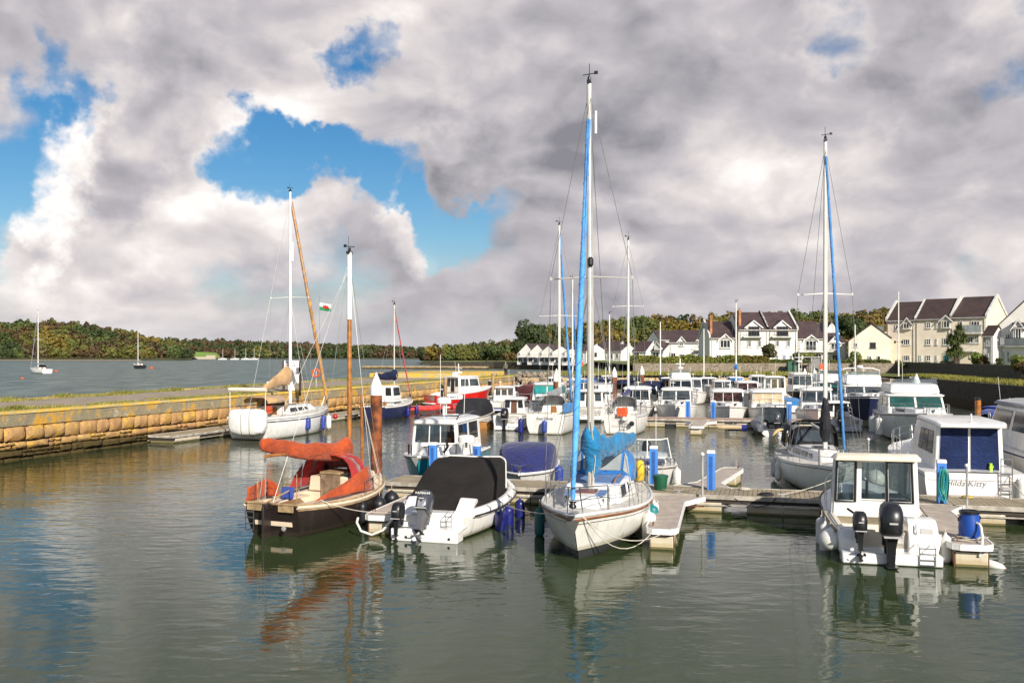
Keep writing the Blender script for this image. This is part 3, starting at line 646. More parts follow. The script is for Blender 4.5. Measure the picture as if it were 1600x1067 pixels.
def crown(n,q,rx,rz,lumps=7,seed=0,flat=0.,inner=.55):
    """n leaf quads of size q in a lumpy crown; unit centre at 0"""
    r=np.random.default_rng(seed); c=r.normal(0,1,(lumps,3)); c/=np.linalg.norm(c,axis=1)[:,None]; c*=r.uniform(.30,.62,(lumps,1)); c[:,2]*=.9
    rad=r.uniform(.32,.52,lumps); k=r.integers(0,lumps,n); d=r.normal(0,1,(n,3)); d/=np.linalg.norm(d,axis=1)[:,None]
    p=c[k]+d*(rad[k]*r.uniform(inner,1.05,n)**.5)[:,None]
    nrm=d+r.normal(0,.32,(n,3)); nrm/=np.linalg.norm(nrm,axis=1)[:,None]
    a=np.cross(nrm,r.normal(0,1,(n,3))); a/=np.linalg.norm(a,axis=1)[:,None]; b=np.cross(nrm,a)
    p=p*np.array([rx,rx,rz]); s=(q*r.uniform(.55,1.25,n))[:,None]
    V=np.stack([p-a*s,p+b*s*.8,p+a*s,p-b*s*.8],1)
    return V   # n,4,3
def tree(px,ytop,ybase,d,wpx,leaf,label,cat='tree',name='tree',lumps=9,n=1400,q=None,trunk=.25,group=None,loc=None,h=None,w=None):
    b=loc or PD(px,ybase,d); h=h or (ybase-ytop)/F*d; w=w or wpx/F*d
    t=thing(name,label,cat,tuple(b),random.uniform(0,6),group)
    V=crown(n,(q or max(.10,w*.035)),w*.62,h*(1-trunk)*.60,lumps,int(px*7+d)); V[:,:,2]+=h*(trunk+(1-trunk)*.5)
    npmesh('crown',V.reshape(-1,3),4,[LF[leaf]] if isinstance(leaf,str) else [LF[l] for l in leaf],np.zeros(n) if isinstance(leaf,str) else (np.random.default_rng(1).random(n)*len(leaf)).astype(int),t)
    mb=MB(); r=max(.06,h*.022); rr=random.Random(int(px)); mb.tube([(0,0,-.2),(.02*h,0,h*.3),(.0,.01*h,h*.55),(0.03*h,0,h*.8)],[r*1.3,r,r*.7,r*.3],7)
    for k in range(6):
        a=rr.uniform(0,6.28); z=h*rr.uniform(.3,.6); mb.tube([(0,0,z),(w*.22*math.cos(a),w*.22*math.sin(a),z+h*.12),(w*.36*math.cos(a),w*.36*math.sin(a),z+h*.22)],[r*.5,r*.35,r*.12],5)
    mb.build('trunk',m_bark,t,smooth=True); return t
def wood(name,label,prof,D0,D1,th,n,mix,q=.9,quads=90,zs=.5,seed=1,gmat=None,shorez=1.5,pw=.8,protos=6,side=0):
    """prof [(px,ytop)] skyline incl. trees; hillside from D0 (shore) to D1 (ridge)"""
    px=[p[0] for p in prof]; r=np.random.default_rng(seed)
    def zr(p): return H+(HZ-np.interp(p,px,[a[1] for a in prof]))/F*D1-th*.8
    nx=40; ny=10; mb=MB(); rows=[]
    for j in range(ny+1):
        v=j/ny; D=D0+(D1-D0)*v; row=[]
        for i in range(nx+1):
            p=px[0]+(px[-1]-px[0])*i/nx; z=shorez+(max(zr(p),shorez)-shorez)*v**pw; row.append(((p-800)/F*D,D,z))
        rows.append(row)
    rows=[[(x,y-2,-1) for x,y,z in rows[0]]]+rows+[[(x,y+60,z-6) for x,y,z in rows[-1]]]
    mb.loft(rows,False,False); tag(mb.build('hill',gmat or M('woodland_floor',(.045,.045,.018),.95,var=.25,vs=.05)),kind='structure')
    P=[crown(quads,q,th*.42,th*.5,6,seed*31+k) for k in range(protos)]
    names=list(mix); wts=np.array([mix[k] for k in names],float); wts/=wts.sum(); out=[]; mi=[]
    for i in range(n):
        v=r.random()**.85; v=0. if i%6==0 else v; p=r.uniform(px[0],px[-1]); D=D0+3+(D1-D0)*v; z=shorez+(max(zr(p),shorez)-shorez)*v**pw; s=r.uniform(.6,1.15); a=r.uniform(0,6.28)
        ca,sa=math.cos(a),math.sin(a); V=P[r.integers(protos)]@np.array([[ca,sa,0],[-sa,ca,0],[0,0,1]])*s
        V=V+np.array([(p-800)/F*D,D,z+th*.34*s]); out.append(V)
        # patches of the same kind grow together
        g=math.sin(p*.045+seed)+math.sin(D*.03+p*.021+seed*2)+r.normal(0,.4); k=int(np.clip(np.searchsorted(np.cumsum(wts),(g+2.2)/4.4),0,len(names)-1)); mi+=[k]*quads
    o=npmesh(name,np.concatenate(out).reshape(-1,3),4,[LF[k] for k in names],mi); return tag(o,label,'woodland',kind='stuff')
wood('woodland','dense autumn wood covering the nearer hill across the strait at far left',[(-160,500),(0,500),(50,497),(110,499),(150,505),(200,513),(250,526),(290,538),(300,555)],815,1000,13,1500,dict(gold=2.2,olive=2.5,rust=.8,brown=1.8,green=2,dark=2),q=1.5,quads=75,shorez=2)
wood('woodland','far dark wooded ridge along the opposite shore of the strait',[(225,524),(330,527),(400,531),(500,533),(600,538),(700,542),(820,542)],1060,1350,13,1500,dict(brown=3,dark=2.5,olive=1.,rust=.6),q=2.,quads=45,seed=2,shorez=1.5,pw=.6)
wood('woodland','green and olive wood on the point left of the tall pines',[(660,548),(690,541),(720,536),(760,531),(800,528),(900,520)],470,600,9,420,dict(olive=3,green=2,brown=1.5,gold=.8,dark=1.2),q=.9,quads=90,seed=3,shorez=2)
wood('woodland','autumn coloured wood on the hill behind the white houses',[(830,512),(860,505),(890,509),(930,498),(1000,490),(1100,487),(1180,486),(1250,480),(1300,481),(1340,484),(1390,474),(1450,484),(1560,480)],370,500,9,1250,dict(green=1.6,olive=2.4,gold=2.8,rust=1.3,dark=.8),q=.75,quads=130,seed=4,shorez=3,pw=.75)
tag(MB().add([(-620,812,.01),(-325,812,.01),(-325,818,1.2),(-620,818,1.2)],[(0,1,2,3)]).build('beach',M('sand',(.50,.36,.24),.95)),kind='structure')
mf=M('field_green',(.16,.26,.05),.95); q=[PD(296,560,1035),PD(345,559,1035),PD(338,551,1052),PD(293,549,1052)]; tag(MB().add(q,[(0,1,2,3)]).build('field',mf),kind='structure')
q0=PD(276,561.5,1020); t=thing('stone_ruin','low pale stone ruin wall on the far shore below the green field','wall',tuple(q0))
mb=MB(); [mb.box((x,0,z),(w,3,2*z)) for x,w,z in ((4,8,2.),(14,12,1.5),(27,12,1.4),(38,10,2.3))]; mb.build('wall',M('ruin_stone',(.5,.42,.32),.9),t)
PINE=('dark','green')
tree(822,500,566,352,52,'dark','tallest dark spreading pine behind the leftmost white houses','pine tree','pine_tree',11,2600,.55,.12)
tree(845,508,566,360,34,'dark','dark pine right of the tallest pine behind the white houses','pine tree','pine_tree',8,1800,.5,.12)
tree(872,503,566,372,26,PINE,'third pine with bare lower trunk behind the second white house','pine tree','pine_tree',8,1200,.5,.3)
tree(775,530,566,345,46,('green','dark'),'broad green tree left of the far white houses by the sea wall','tree','tree',9,1400,.5,.1)
tree(797,549,567,338,22,'rust','rust orange bushy tree beside the far white houses','tree','tree',7,700,.35,.1)
tree(760,541,567,350,30,'dark','dark green tree at the left end of the sea wall','tree','tree',7,800,.45,.1)
tree(1200,537,566,143,23,('dark','brown'),'round dark green tree before the tall white terrace houses','tree','tree',8,1500,.16,.15)
tree(1157,552,566,139,20,'gold','golden rounded shrub on the hedge before the white terrace','shrub','shrub',5,700,.14,.0)
tree(1334,547,572,138,22,('lime','green'),'bright green round bush before the cream gabled house','shrub','shrub',8,1200,.15,.1)
tree(1341,560,575,134,14,'gold','small orange bush right of the bright green bush','shrub','shrub',5,500,.12,0)
tree(1328,490,545,240,52,'dark','large dark green tree behind the cream gabled house roof','tree','tree',11,2200,.45,.2)
tree(1362,484,540,260,50,('gold','rust'),'big golden autumn tree behind the cream gabled house','tree','tree',11,2200,.45,.2)
tree(1392,478,540,270,52,('rust','olive'),'rust and olive autumn tree touching the left cream apartment roof','tree','tree',11,2200,.45,.2)
tree(1290,488,545,250,34,('olive','gold'),'olive autumn tree behind the lower slate roofs','tree','tree',9,1600,.4,.2)
tree(1260,487,545,255,30,('gold','brown'),'brownish gold tree right of the tall white houses roof ridge','tree','tree',9,1600,.4,.2)
tree(1075,533,556,175,20,('lime','green'),'feathery lime green garden tree among the mid white houses','tree','tree',7,900,.16,.2)
tree(1408,562,574,130,16,('green','olive'),'low rounded green shrub before the left cream apartments','shrub','shrub',5,700,.12,0)
tree(1526,545,575,108,26,('lime','green'),'bushy lime green shrub right of the cabbage palms','shrub','shrub',8,1400,.12,.05)
tree(1538,556,576,106,18,('rust','brown'),'rust brown shrub by the white picket fence','shrub','shrub',6,900,.10,0)
tree(1588,550,582,92,30,('lime','olive'),'bushy yellow green shrub at the right edge above the dark wall','shrub','shrub',7,1300,.10,0)
tree(1597,562,585,88,26,('rust','brown'),'reddish brown shrub at the right edge above the dark wall','shrub','shrub',6,900,.10,0)
tree(1560,560,578,100,18,('green','dark'),'dark green shrub on the garden wall near the white gable house','shrub','shrub',6,800,.10,0)
tree(1245,549,566,139,16,('olive','green'),'tall grassy olive bush below the low terrace balcony','shrub','shrub',6,900,.12,0)
tree(1262,550,566,139,22,('lime','olive'),'pampas like lime bush below the low terrace balcony','shrub','shrub',6,900,.12,0)
tree(1480,563,577,118,30,('green','olive'),'spreading garden shrub before the middle cream apartments','shrub','shrub',7,1200,.10,0)
tree(1446,565,576,124,24,('green','lime'),'low garden shrub between the two left cream apartments','shrub','shrub',7,900,.10,0)
def palm(px,ytop,ybase,d,wpx,label):
    b=PD(px,ybase,d); h=(ybase-ytop)/F*d; r=wpx/F*d/2; t=thing('cabbage_palm',label,'palm tree',tuple(b))
    mb=MB(); mb.tube([(0,0,-.2),(.1,0,h*.35),(0,.05,h*.7)],[.28,.2,.16],8); mb.build('trunk',m_bark,t,smooth=True)
    rr=random.Random(int(px)); mb=MB(); heads=[(0,0,h*.72)] if wpx<24 else [(0,0,h*.75),(-r*.55,0,h*.66),(r*.5,0,h*.68),(-r*.2,0,h*.6),(r*.15,0,h*.88)]
    for hx,hy,hz_ in heads:
        for k in range(230):
            a=rr.uniform(0,6.28); e=rr.uniform(-.6,1.4); L=r*rr.uniform(.45,.75) if len(heads)>1 else r*rr.uniform(.8,1.1); c,s_=math.cos(a),math.sin(a); p0=Vector((hx,hy,hz_)); p1=p0+Vector((c*math.cos(e),s_*math.cos(e),math.sin(e)))*L*.6; p2=p1+Vector((c*math.cos(e-.7),s_*math.cos(e-.7),math.sin(e-.7)))*L*.5
            w=Vector((-s_,c,0))*.07*max(1,L); mb.add([p0-w*.5,p0+w*.5,p1+w,p1-w,p2],[(0,1,2,3),(3,2,4)])
    mb.build('crown',LF['green'],t)
palm(1496,508,576,112,36,'tall many headed cabbage palm before the cream apartments'); palm(1492,541,571,111,30,'shorter cabbage palm with thick pale trunk by the garden wall')
def hedge(pxa,pxb,d,z0,z1,th,leaf,label,n=5000):
    a=Vector(((pxa-800)/F*d,d,z0)); b=Vector(((pxb-800)/F*d,d,z0)); L=(b-a).length; t=thing('hedge',label,'hedge',tuple(a)); r=np.random.default_rng(int(pxa))
    u=r.uniform(0,L,n); v=r.uniform(0,th,n); w=r.uniform(0,1,n); hz_=(z1-z0)*(.9+.12*np.sin(u*.9)+.08*np.sin(u*2.3)); top=r.random(n)<.4; v=np.where(top,v,r.uniform(-.1,.15,n)); zz=np.where(top,hz_+r.normal(0,.06,n),w*hz_)
    p=np.c_[u,v,zz]; nr=r.normal(0,1,(n,3)); nr[:,1]-=.6; nr/=np.linalg.norm(nr,axis=1)[:,None]; aa=np.cross(nr,r.normal(0,1,(n,3))); aa/=np.linalg.norm(aa,axis=1)[:,None]; bb=np.cross(nr,aa); s=.13*r.uniform(.6,1.3,(n,1))
    V=np.stack([p-aa*s,p+bb*s,p+aa*s,p-bb*s],1); npmesh('leaves',V.reshape(-1,3),4,[LF[l] for l in leaf],(r.random(n)*len(leaf)).astype(int),t)
    mb=MB(); mb.box((L/2,th/2,(z1-z0)*.44),(L,th*.85,(z1-z0)*.88)); mb.build('branches',LF['dark'],t)
hedge(985,1158,136.5,3.5,4.75,1.5,('lime','green','gold'),'long clipped green and gold hedge on the rubble wall, left half',7000)
hedge(1155,1202,137,3.5,4.7,1.5,('olive','gold'),'clipped olive brown hedge before the tall white houses',2600)
hedge(1202,1392,137.5,3.5,4.15,1.0,('green','olive'),'low uneven hedge on the rubble wall before the right white houses',5000)
# ---------------- houses ----------------
m_wallw=M('render_white',(.78,.75,.68),.85,var=.05,vs=.6); m_wallc=M('render_cream',(.76,.66,.52),.85,var=.06,vs=.6); m_wallp=M('render_pale_cream',(.74,.68,.56),.85,var=.05,vs=.6)
def roofm(name,a,b_):
    m=bpy.data.materials.new(name); m.use_nodes=True; nt=m.node_tree; t=NT(nt); b=nt.nodes['Principled BSDF']
    g=t.n('ShaderNodeNewGeometry').outputs['Position']; z=t.n('ShaderNodeSeparateXYZ',i0=g).outputs[2]
    n=t.noise(g,.7,6,.7); c=t.mix(t.mr(n,.3,.7),(*a,1),(*b_,1)); w=t.m('FRACT',t.m('MULTIPLY',z,3.2)); c=t.mix(t.m('MULTIPLY',t.mr(w,.85,1.),.5),c,(.02,.015,.015,1))
    vo=t.n('ShaderNodeTexVoronoi'); t.put(vo.inputs['Vector'],t.vm('MULTIPLY',g,(2.5,2.5,3.2))); vo.inputs['Scale'].default_value=1.; c=t.mix(t.m('MULTIPLY',t.n('ShaderNodeSeparateXYZ',i0=vo.outputs['Color']).outputs[0],.35),c,(*[q*.55 for q in a],1))
    t.put(b.inputs['Base Color'],c); b.inputs['Roughness'].default_value=.65; return m
m_slate=roofm('roof_slate',(.050,.030,.030),(.085,.052,.050)); m_slateb=roofm('roof_brown_slate',(.040,.024,.020),(.070,.042,.033))
m_brick=M('chimney_brick',(.48,.22,.10),.9,var=.2); m_trim=M('grey_trim',(.42,.41,.40),.7); m_lead=M('pale_coping',(.62,.60,.56),.7)
m_wf=M('window_frame_white',(.75,.74,.70),.5); m_rail=M('railing_dark',(.05,.05,.05),.5); m_bglass=M('balcony_glass',(.30,.33,.32),.1); m_door=M('door_grey_blue',(.20,.24,.30),.5); m_teal=M('door_teal',(.10,.42,.45),.5)
class House:
    def __init__(s,pxl,Dl,pxr,Dr,zb,label,wall=None,roof=None,cat='house',name='house'):
        s.A=Vector(((pxl-800)/F*Dl,Dl,0)); B=Vector(((pxr-800)/F*Dr,Dr,0)); s.U=(B-s.A).normalized(); s.W=(B-s.A).length; s.N=Vector((-s.U.y,s.U.x,0)); s.zb=zb
        s.t=thing(name,label,cat,(s.A.x,s.A.y,0),math.atan2(s.U.y,s.U.x)); s.wall=wall or m_wallw; s.roof=roof or m_slate
    def uz(s,px,py,v=0.):
        r=Vector(((px-800)/F,1,(HZ-py)/F)); O=Vector((0,0,H)); A=s.A+s.N*v; k=(A-O).dot(s.N)/r.dot(s.N); p=O+r*k
        return (p-A).dot(s.U),p.z
    def front(s,ye,yr,Dp,over=.25,u0=0,u1=None,par=0,yl=None):
        """ridge parallel to the facade"""
        u1=s.W if u1 is None else u1; ze=ye; zr=yr; m=Dp/2; mb=MB(); z0=s.zb-.6
        mb.loft([[(u,0,z0),(u,0,ze),(u,m,zr-.12),(u,Dp,ze),(u,Dp,z0)] for u in (u0,u1)]); mb.build('wall',s.wall,s.t)
        sl=(zr-ze)/m; mb=MB(); a,b=(u0+.0,u1-.0) if par else (u0-over*.3,u1+over*.3)
        mb.loft([[(u,-over,ze-over*sl+.02),(u,m,zr),(u,m,zr+.16),(u,-over,ze-over*sl+.18)] for u in (a,b)]); mb.loft([[(u,Dp+over,ze-over*sl+.02),(u,Dp+over,ze-over*sl+.18),(u,m+.001,zr+.16),(u,m+.001,zr)] for u in (a,b)])
        s.rf=mb.build('roof',s.roof,s.t)
        mb=MB(); mb.tube([(a,-over-.06,ze-over*sl+.05),(b,-over-.06,ze-over*sl+.05)],.07,6); mb.build('gutter',m_lead,s.t)
        for q in (a+.25,b-.25): MB().tube([(q,-.08,ze-.1),(q,-.08,z0)],.05,5).build('downpipe',m_trim,s.t)
        if par:
            mb=MB()
            for u in ((u0,u1) if par==1 else ((u0,) if par==2 else (u1,))):
                uu=u-.12 if u==u1 else u+.12-.24
                mb.loft([[(q,-.12,ze-.1),(q,-.12,ze+.42),(q,m,zr+.52),(q,Dp+.1,ze+.42),(q,Dp+.1,ze-.1),(q,m,zr-.2)] for q in (uu-.02,uu+.26)])
            mb.build('gable_parapet',m_lead,s.t)
    def gable(s,ze,za,Dp,u0=0,u1=None,ua=None,zer=None,over=.15,v0=0.,name='wall'):
        """gable end faces the viewer"""
        u1=s.W if u1 is None else u1; ua=(u0+u1)/2 if ua is None else ua; zer=ze if zer is None else zer; mb=MB(); z0=s.zb-.6
        mb.loft([[(u0,v,z0),(u1,v,z0),(u1,v,zer),(ua,v,za-.1),(u0,v,ze)] for v in (v0,v0+Dp)]); mb.build(name,s.wall,s.t)
        mb=MB()
        for ux,zx in ((u0,ze),(u1,zer)):
            k=(za-zx)/(ua-ux); o=over*(-1 if ux<ua else 1); mb.loft([[(ux+o,v,zx+k*o),(ua,v,za),(ua,v,za+.14),(ux+o,v,zx+k*o+.14)] for v in (v0-over,v0+Dp+over)])
        return mb.build('roof',s.roof,s.t)
    def dormer(s,px0,px1,ye,ya,yb,dep=3.,v=-.12,wall=None):
        u0,zb=s.uz(px0,yb,v); u1,_=s.uz(px1,yb,v); _,ze=s.uz(px0,ye,v); _,za=s.uz((px0+px1)/2,ya,v); m=(u0+u1)/2
        mb=MB(); mb.loft([[(u0,q,zb),(u1,q,zb),(u1,q,ze),(m,q,za-.08),(u0,q,ze)] for q in (v,dep)]); d=mb.build('dormer',wall or s.wall,s.t)
        mb=MB(); 
        for ux in (u0,u1):
            k=(za-ze)/(m-ux); o=.3*(-1 if ux<m else 1); mb.loft([[(ux+o,q,ze+k*o),(m,q,za),(m,q,za+.12),(ux+o,q,ze+k*o+.12)] for q in (v-.2,dep)])
        mb.build('dormer_roof',s.roof,d)
        mb=MB(); 
        for ux in (u0,u1):
            k=(za-ze)/(m-ux); o=.32*(-1 if ux<m else 1); mb.loft([[(ux+o,q,ze+k*o-.14),(m,q,za-.12),(m,q,za+.10),(ux+o,q,ze+k*o+.08)] for q in (v-.26,v-.2)])
        mb.build('bargeboard',m_wf,d)
        return d
    def win(s,px0,py0,px1,py1,v=0.,cols=2,rows=1,name='window',frame=None,pane=None,bars=True):
        u0,z1=s.uz(px0,py0,v); u1,z0=s.uz(px1,py1,v); 
        if u1<u0: u0,u1=u1,u0
        f=MB(); w=u1-u0; h=z1-z0; b=.09
        for a in (u0+b/2,u1-b/2): f.box((a,v-.05,(z0+z1)/2),(b,.10,h))
        for a in (z0+b/2,z1-b/2): f.box(((u0+u1)/2,v-.052,a),(w-.002,.096,b))
        if bars:
            for k in range(1,cols): f.box((u0+w*k/cols,v-.045,(z0+z1)/2),(.07,.07,h-.02))
            for k in range(1,rows): f.box(((u0+u1)/2,v-.047,z0+h*k/rows),(w-.02,.06,.06))
        f.box(((u0+u1)/2,v-.07,z0-.06),(w+.2,.14,.09))
        o=f.build(name,frame or m_wf,s.t); p=MB(); p.box(((u0+u1)/2,v-.018,(z0+z1)/2),(w-.04,.03,h-.04)); p.build('pane',pane or m_dglass,o); return o
    def balcony(s,px0,px1,yt,yb,dep=1.1,v=0.,dark=True,slab=True,glass=False):
        u0,zt=s.uz(px0,yt,v-dep); u1,zb=s.uz(px1,yb,v-dep)
        mb=MB(); mb.box(((u0+u1)/2,v-dep/2,zb-.1),(u1-u0,dep,.2)); o=mb.build('balcony',m_lead,s.t)
        mb=MB(); r=.03
        mb.tube([(u0,v,zt),(u0,v-dep,zt),(u1,v-dep,zt),(u1,v,zt)],r,5)
        if glass: mb.tube([(u0,v-dep,zb),(u0,v-dep,zt)],r,5); mb.tube([(u1,v-dep,zb),(u1,v-dep,zt)],r,5)
        else:
            k=max(2,int((u1-u0)/.16))
            for i in range(k+1): q=u0+(u1-u0)*i/k; mb.tube([(q,v-dep,zb),(q,v-dep,zt)],.014,4)
        mb.build('balcony_rail',m_rail if dark else m_trim,o)
        if glass: g=MB(); g.box(((u0+u1)/2,v-dep,(zb+zt)/2),(u1-u0-.1,.02,zt-zb-.1)); g.build('balcony_glass',m_bglass,o)
    def chim(s,px0,px1,yt,yb,v=1.,m=None,pots=1):
        u0,zt=s.uz(px0,yt,v); u1,zb=s.uz(px1,yb,v); mb=MB(); mb.box(((u0+u1)/2,v+.5,(zt+zb)/2),(u1-u0,1.4,zt-zb)); mb.box(((u0+u1)/2,v+.5,zt+.06),(u1-u0+.12,1.52,.12)); o=mb.build('chimney',m or m_brick,s.t)
        mb=MB(); [mb.lathe(((u0+u1)/2,v+.2+.6*k,zt+.1),[(.13,0),(.11,.35),(.13,.4)],8) for k in range(pots)]; mb.build('chimney_pot',m_brick,o)
def zat(py,d): return H+(HZ-py)/F*d
# central terrace, about 150 m away
D=150; e=zat
h=House(1046,170,1110,168,3.5,'long low white house left of the terrace with two dormers'); h.front(e(535,169),e(517,174),9); h.dormer(1090,1102,530,524,541); h.win(1093,531,1100,541,-.12); h.dormer(1060,1070,532,526,541); h.win(1062,533,1068,540,-.12); h.balcony(1086,1104,541,546,1.,dark=False); h.win(1089,553,1103,560); h.win(1062,553,1070,560); h.win(1048,551,1056,559)
h=House(1109,D,1154,D,3.5,'low white terrace house with one gabled dormer and brick chimney'); h.front(e(528,D),e(503,153),9,par=2); h.chim(1109,1112.5,497,528); h.dormer(1124,1142,530,522,530.5+13); h.win(1125,531,1141,543.5,-.12,3); h.win(1119,554,1127,561); h.win(1138,554,1146,561)
h=House(1154,D-1,1200,D-1,3.5,'tall white terrace house with brick chimney and furnished top balcony'); h.front(e(515,D-1),e(489,D+3),9.5,par=3); h.chim(1154,1157.5,486,523); h.dormer(1166,1189,510,501,526); h.win(1169.5,510,1186.5,525,-.13,4,pane=m_dglass,frame=m_rail); h.balcony(1162,1193,518,525.5,.9)
for x in (1167,1183): h.win(x,531.5,x+7,542,cols=3)
for x in (1168,1177): h.win(x,554,x+5,562)
h=House(1200,D-1,1246,D-1,3.5,'tall white terrace house with open top balcony and grey blue front door'); h.front(e(515,D-1),e(489,D+3),9.5,par=1); h.dormer(1211,1233,510,501,526); h.win(1213.5,510,1231.5,525,-.13,4,frame=m_rail); h.balcony(1207,1240,518,525.5,.9)
for x in (1211,1228): h.win(x,531.5,x+7,542,cols=3)
h.win(1212,555,1216,563.5,cols=1,rows=2); h.win(1233.5,555,1238,563.5,cols=1,rows=2); h.win(1222,554,1228,566,cols=1,name='door',pane=m_door,bars=False)
h=House(1247,D,1288,D,3.5,'low white terrace house with wide gabled balcony window right of the tall pair'); h.front(e(529,D),e(503,D+3),9); h.dormer(1257,1277,531,523.5,532+17); h.win(1258.5,532,1275.5,548,-.13,3); h.balcony(1247,1287,540,548.5,.9,dark=False); h.win(1268,553,1284,563,cols=3)
h=House(1289,D,1323,D,3.5,'lowest white terrace house at the right end with small gabled dormer'); h.front(e(536,D),e(521,D+3),9); h.dormer(1296,1311,534,526,547); h.win(1298,534,1309,546,-.13,2); h.balcony(1289,1314,542,548,.9,dark=False); h.win(1300,554,1313,563,cols=3)
h=House(1288,215,1312,215,3.5,'pale gable house end behind the low right terrace'); h.gable(e(520,215),e(503,215),9)
h=House(1326,144,1392,142,3.5,'cream house with broad gable end and one barred window',m_wallp); h.gable(e(533,143),e(506,143),11,ua=h.W*.55,zer=e(528,143)); h.win(1359.5,535,1368.5,543.5,cols=2,rows=3,frame=m_rail); h.win(1335,536,1340,542,cols=1); h.win(1356,556,1362,566); h.win(1370,556,1376,565,cols=1)
# mid left
def small(pxl,pxr,d,yb,ye,yr,label,gx=None,wins=(),dpt=9,gab=False,roof=None,ua=None):
    h=House(pxl,d,pxr,d+1,3.2,label,roof=roof)
    if gab: h.gable(e(ye,d),e(yr,d),dpt,ua=h.W*(ua or .5))
    else: h.front(e(ye,d),e(yr,d+3),dpt)
    for w in wins: h.win(*w)
    return h
small(1030,1068,215,562,531,517,'long slate roofed house set back behind the mid white gables',wins=((1040,535,1046,541),))
def gh(pxl,pxm,pxr,d,ye,yr,label,wins=(),gw=True,dorm=None):
    u=Vector((.77,-.638,0)); A_=Vector(((pxl-800)/F*d,d,0)); k=(pxm-800)/F; w=(k*A_.y-A_.x)/(u.x-k*u.y); B_=A_+u*w
    k=(pxr-800)/F; n_=Vector((.638,.77,0)); dp=(k*B_.y-B_.x)/(n_.x-k*n_.y)
    h=House(pxl,d,pxm,B_.y,3.,label); zr=e(yr,B_.y+dp*.4); h.front(e(ye,B_.y),zr,dp,par=0)
    for q in wins: h.win(*q)
    if dorm: h.dormer(*dorm)
    mb=MB(); mb.loft([[(h.W+.16,-.3,e(ye,B_.y)-.25),(h.W+.16,dp/2,zr-.05),(h.W+.16,dp/2,zr+.2),(h.W+.16,-.3,e(ye,B_.y)+.02)],[(h.W+.30,-.3,e(ye,B_.y)-.25),(h.W+.30,dp/2,zr-.05),(h.W+.30,dp/2,zr+.2),(h.W+.30,-.3,e(ye,B_.y)+.02)]]); mb.build('bargeboard',m_wf,h.t)
    if gw: o=MB().box((h.W+.03,dp*.45,e(ye,B_.y)-.9),(.06,1.1,1.2)).build('gable_window',m_dglass,h.t)
    return h
gh(1003,1034,1052,235,541,530,'slate roofed house with lit white gable set back above the mid group',((1008,543,1014,548),))
gh(928,960,985,275,545,534,'dark roofed low house in the trees behind the mid white gables',((940,547,946,552),))
gh(902,916,948,250,549,538,'wide white gable house just right of the main mast',((905,552,911,560),))
gh(946,970,997,225,549,538,'white mid house with dark roof and lit gable, second right of the main mast',((950,552,958,561),(962,552,967,560)))
gh(988,1009,1031,205,549,534,'white mid house with slate roof and patio window, third right of the main mast',((991,551,999,561),))
gh(1017,1036,1060,188,549,536,'white mid house with brightly lit gable left of the lime tree',((1020,550,1030,560),),dorm=(1022,1032,540,534,547))
gh(1050,1062,1080,178,552,543,'smallest white house with lit gable under the feathery lime tree',((1053,554,1059,562),))
# far left stepped group by the sea wall
for i,(a,b,yr,lb) in enumerate(((808,832,537,'leftmost white stepped gable house by the sea wall'),(824,850,538,'second white stepped gable house from the left by the sea wall'),(842,866,540,'third white stepped gable house by the sea wall, with the lowest roof'),(858,890,541,'fourth white stepped house by the sea wall with a pale wide gable'),(878,904,544,'fifth white stepped house nearest the mast by the sea wall'))):
    d=318-6*i; h=House(a,d,b,d-3,2.2,lb); h.gable(e(553,d),e(yr,d),12,ua=h.W*.62,zer=e(549,d),over=.1)
    h.win(a+1.5,551,a+5,555); h.win(a+2,558.5,a+8,566,cols=2); h.win(a+10,558.5,a+15,566,cols=2); h.balcony(a-1,a+12,554,557.5,1.5,dark=True)
# right cream apartments, running towards the camera
def apt(s0,s1,label,wall=None):
    a=Vector((58.5,145,0)); u=Vector((.75,-.661,0)); A_=a+u*s0*.926; B_=a+u*s1*.926; f=lambda p:800+F*p.x/p.y
    return House(f(A_),A_.y,f(B_),B_.y,3.5,label,wall or m_wallc,m_slateb,'apartment house','apartment_house')
h=apt(0,4.7,'left cream apartment house with pale wing and stacked corner balconies'); h.front(10.3,13.2,9,par=1)
h.dormer(1410.5,1424,505,497,515,v=-.3); h.win(1411.5,505,1421,513.5,-.31,2); h.win(1411.5,530,1422,539,-.01,3); h.win(1412,555,1422,564,-.01,3); h.win(1399,507,1402.5,516,-.01,cols=1)
mb=MB(); mb.box((-.9,-.6,5.9),(1.8,1.2,.25)); mb.box((-.9,-.6,8.4),(1.8,1.2,.25)); mb.box((-.9,1.,5.),(1.7,2.,3.)); mb.build('corner_balcony',m_wallp,h.t); mb=MB(); mb.box((-.9,-1.2,6.5),(1.75,.03,.9)); mb.box((-.9,-1.2,9.0),(1.75,.03,.9)); mb.build('balcony_glass',m_bglass,h.t)
h=apt(4.7,10.2,'middle cream apartment house with three floors of small windows'); h.front(10.4,13.5,9,par=3)
for y in (503.5,529.5,555): h.win(1447,y,1454.5,y+9,-.01,2,rows=2); h.win(1462.5,y,1465,y+9,-.01,cols=1)
h.dormer(1470,1486,500,493,514,v=-.3); h.win(1474,501.5,1484,512,-.31,2,frame=m_wf); h.win(1474,528,1485,539,-.01,3); h.win(1475,555,1483,566,-.01,2,frame=m_teal); h.win(1437,555,1440.5,566,-.01,cols=1,name='door',pane=m_teal,bars=False)
h=apt(10.2,15.5,'right cream apartment house with large gable end and recessed balconies'); h.front(10.5,13.7,12,par=1)
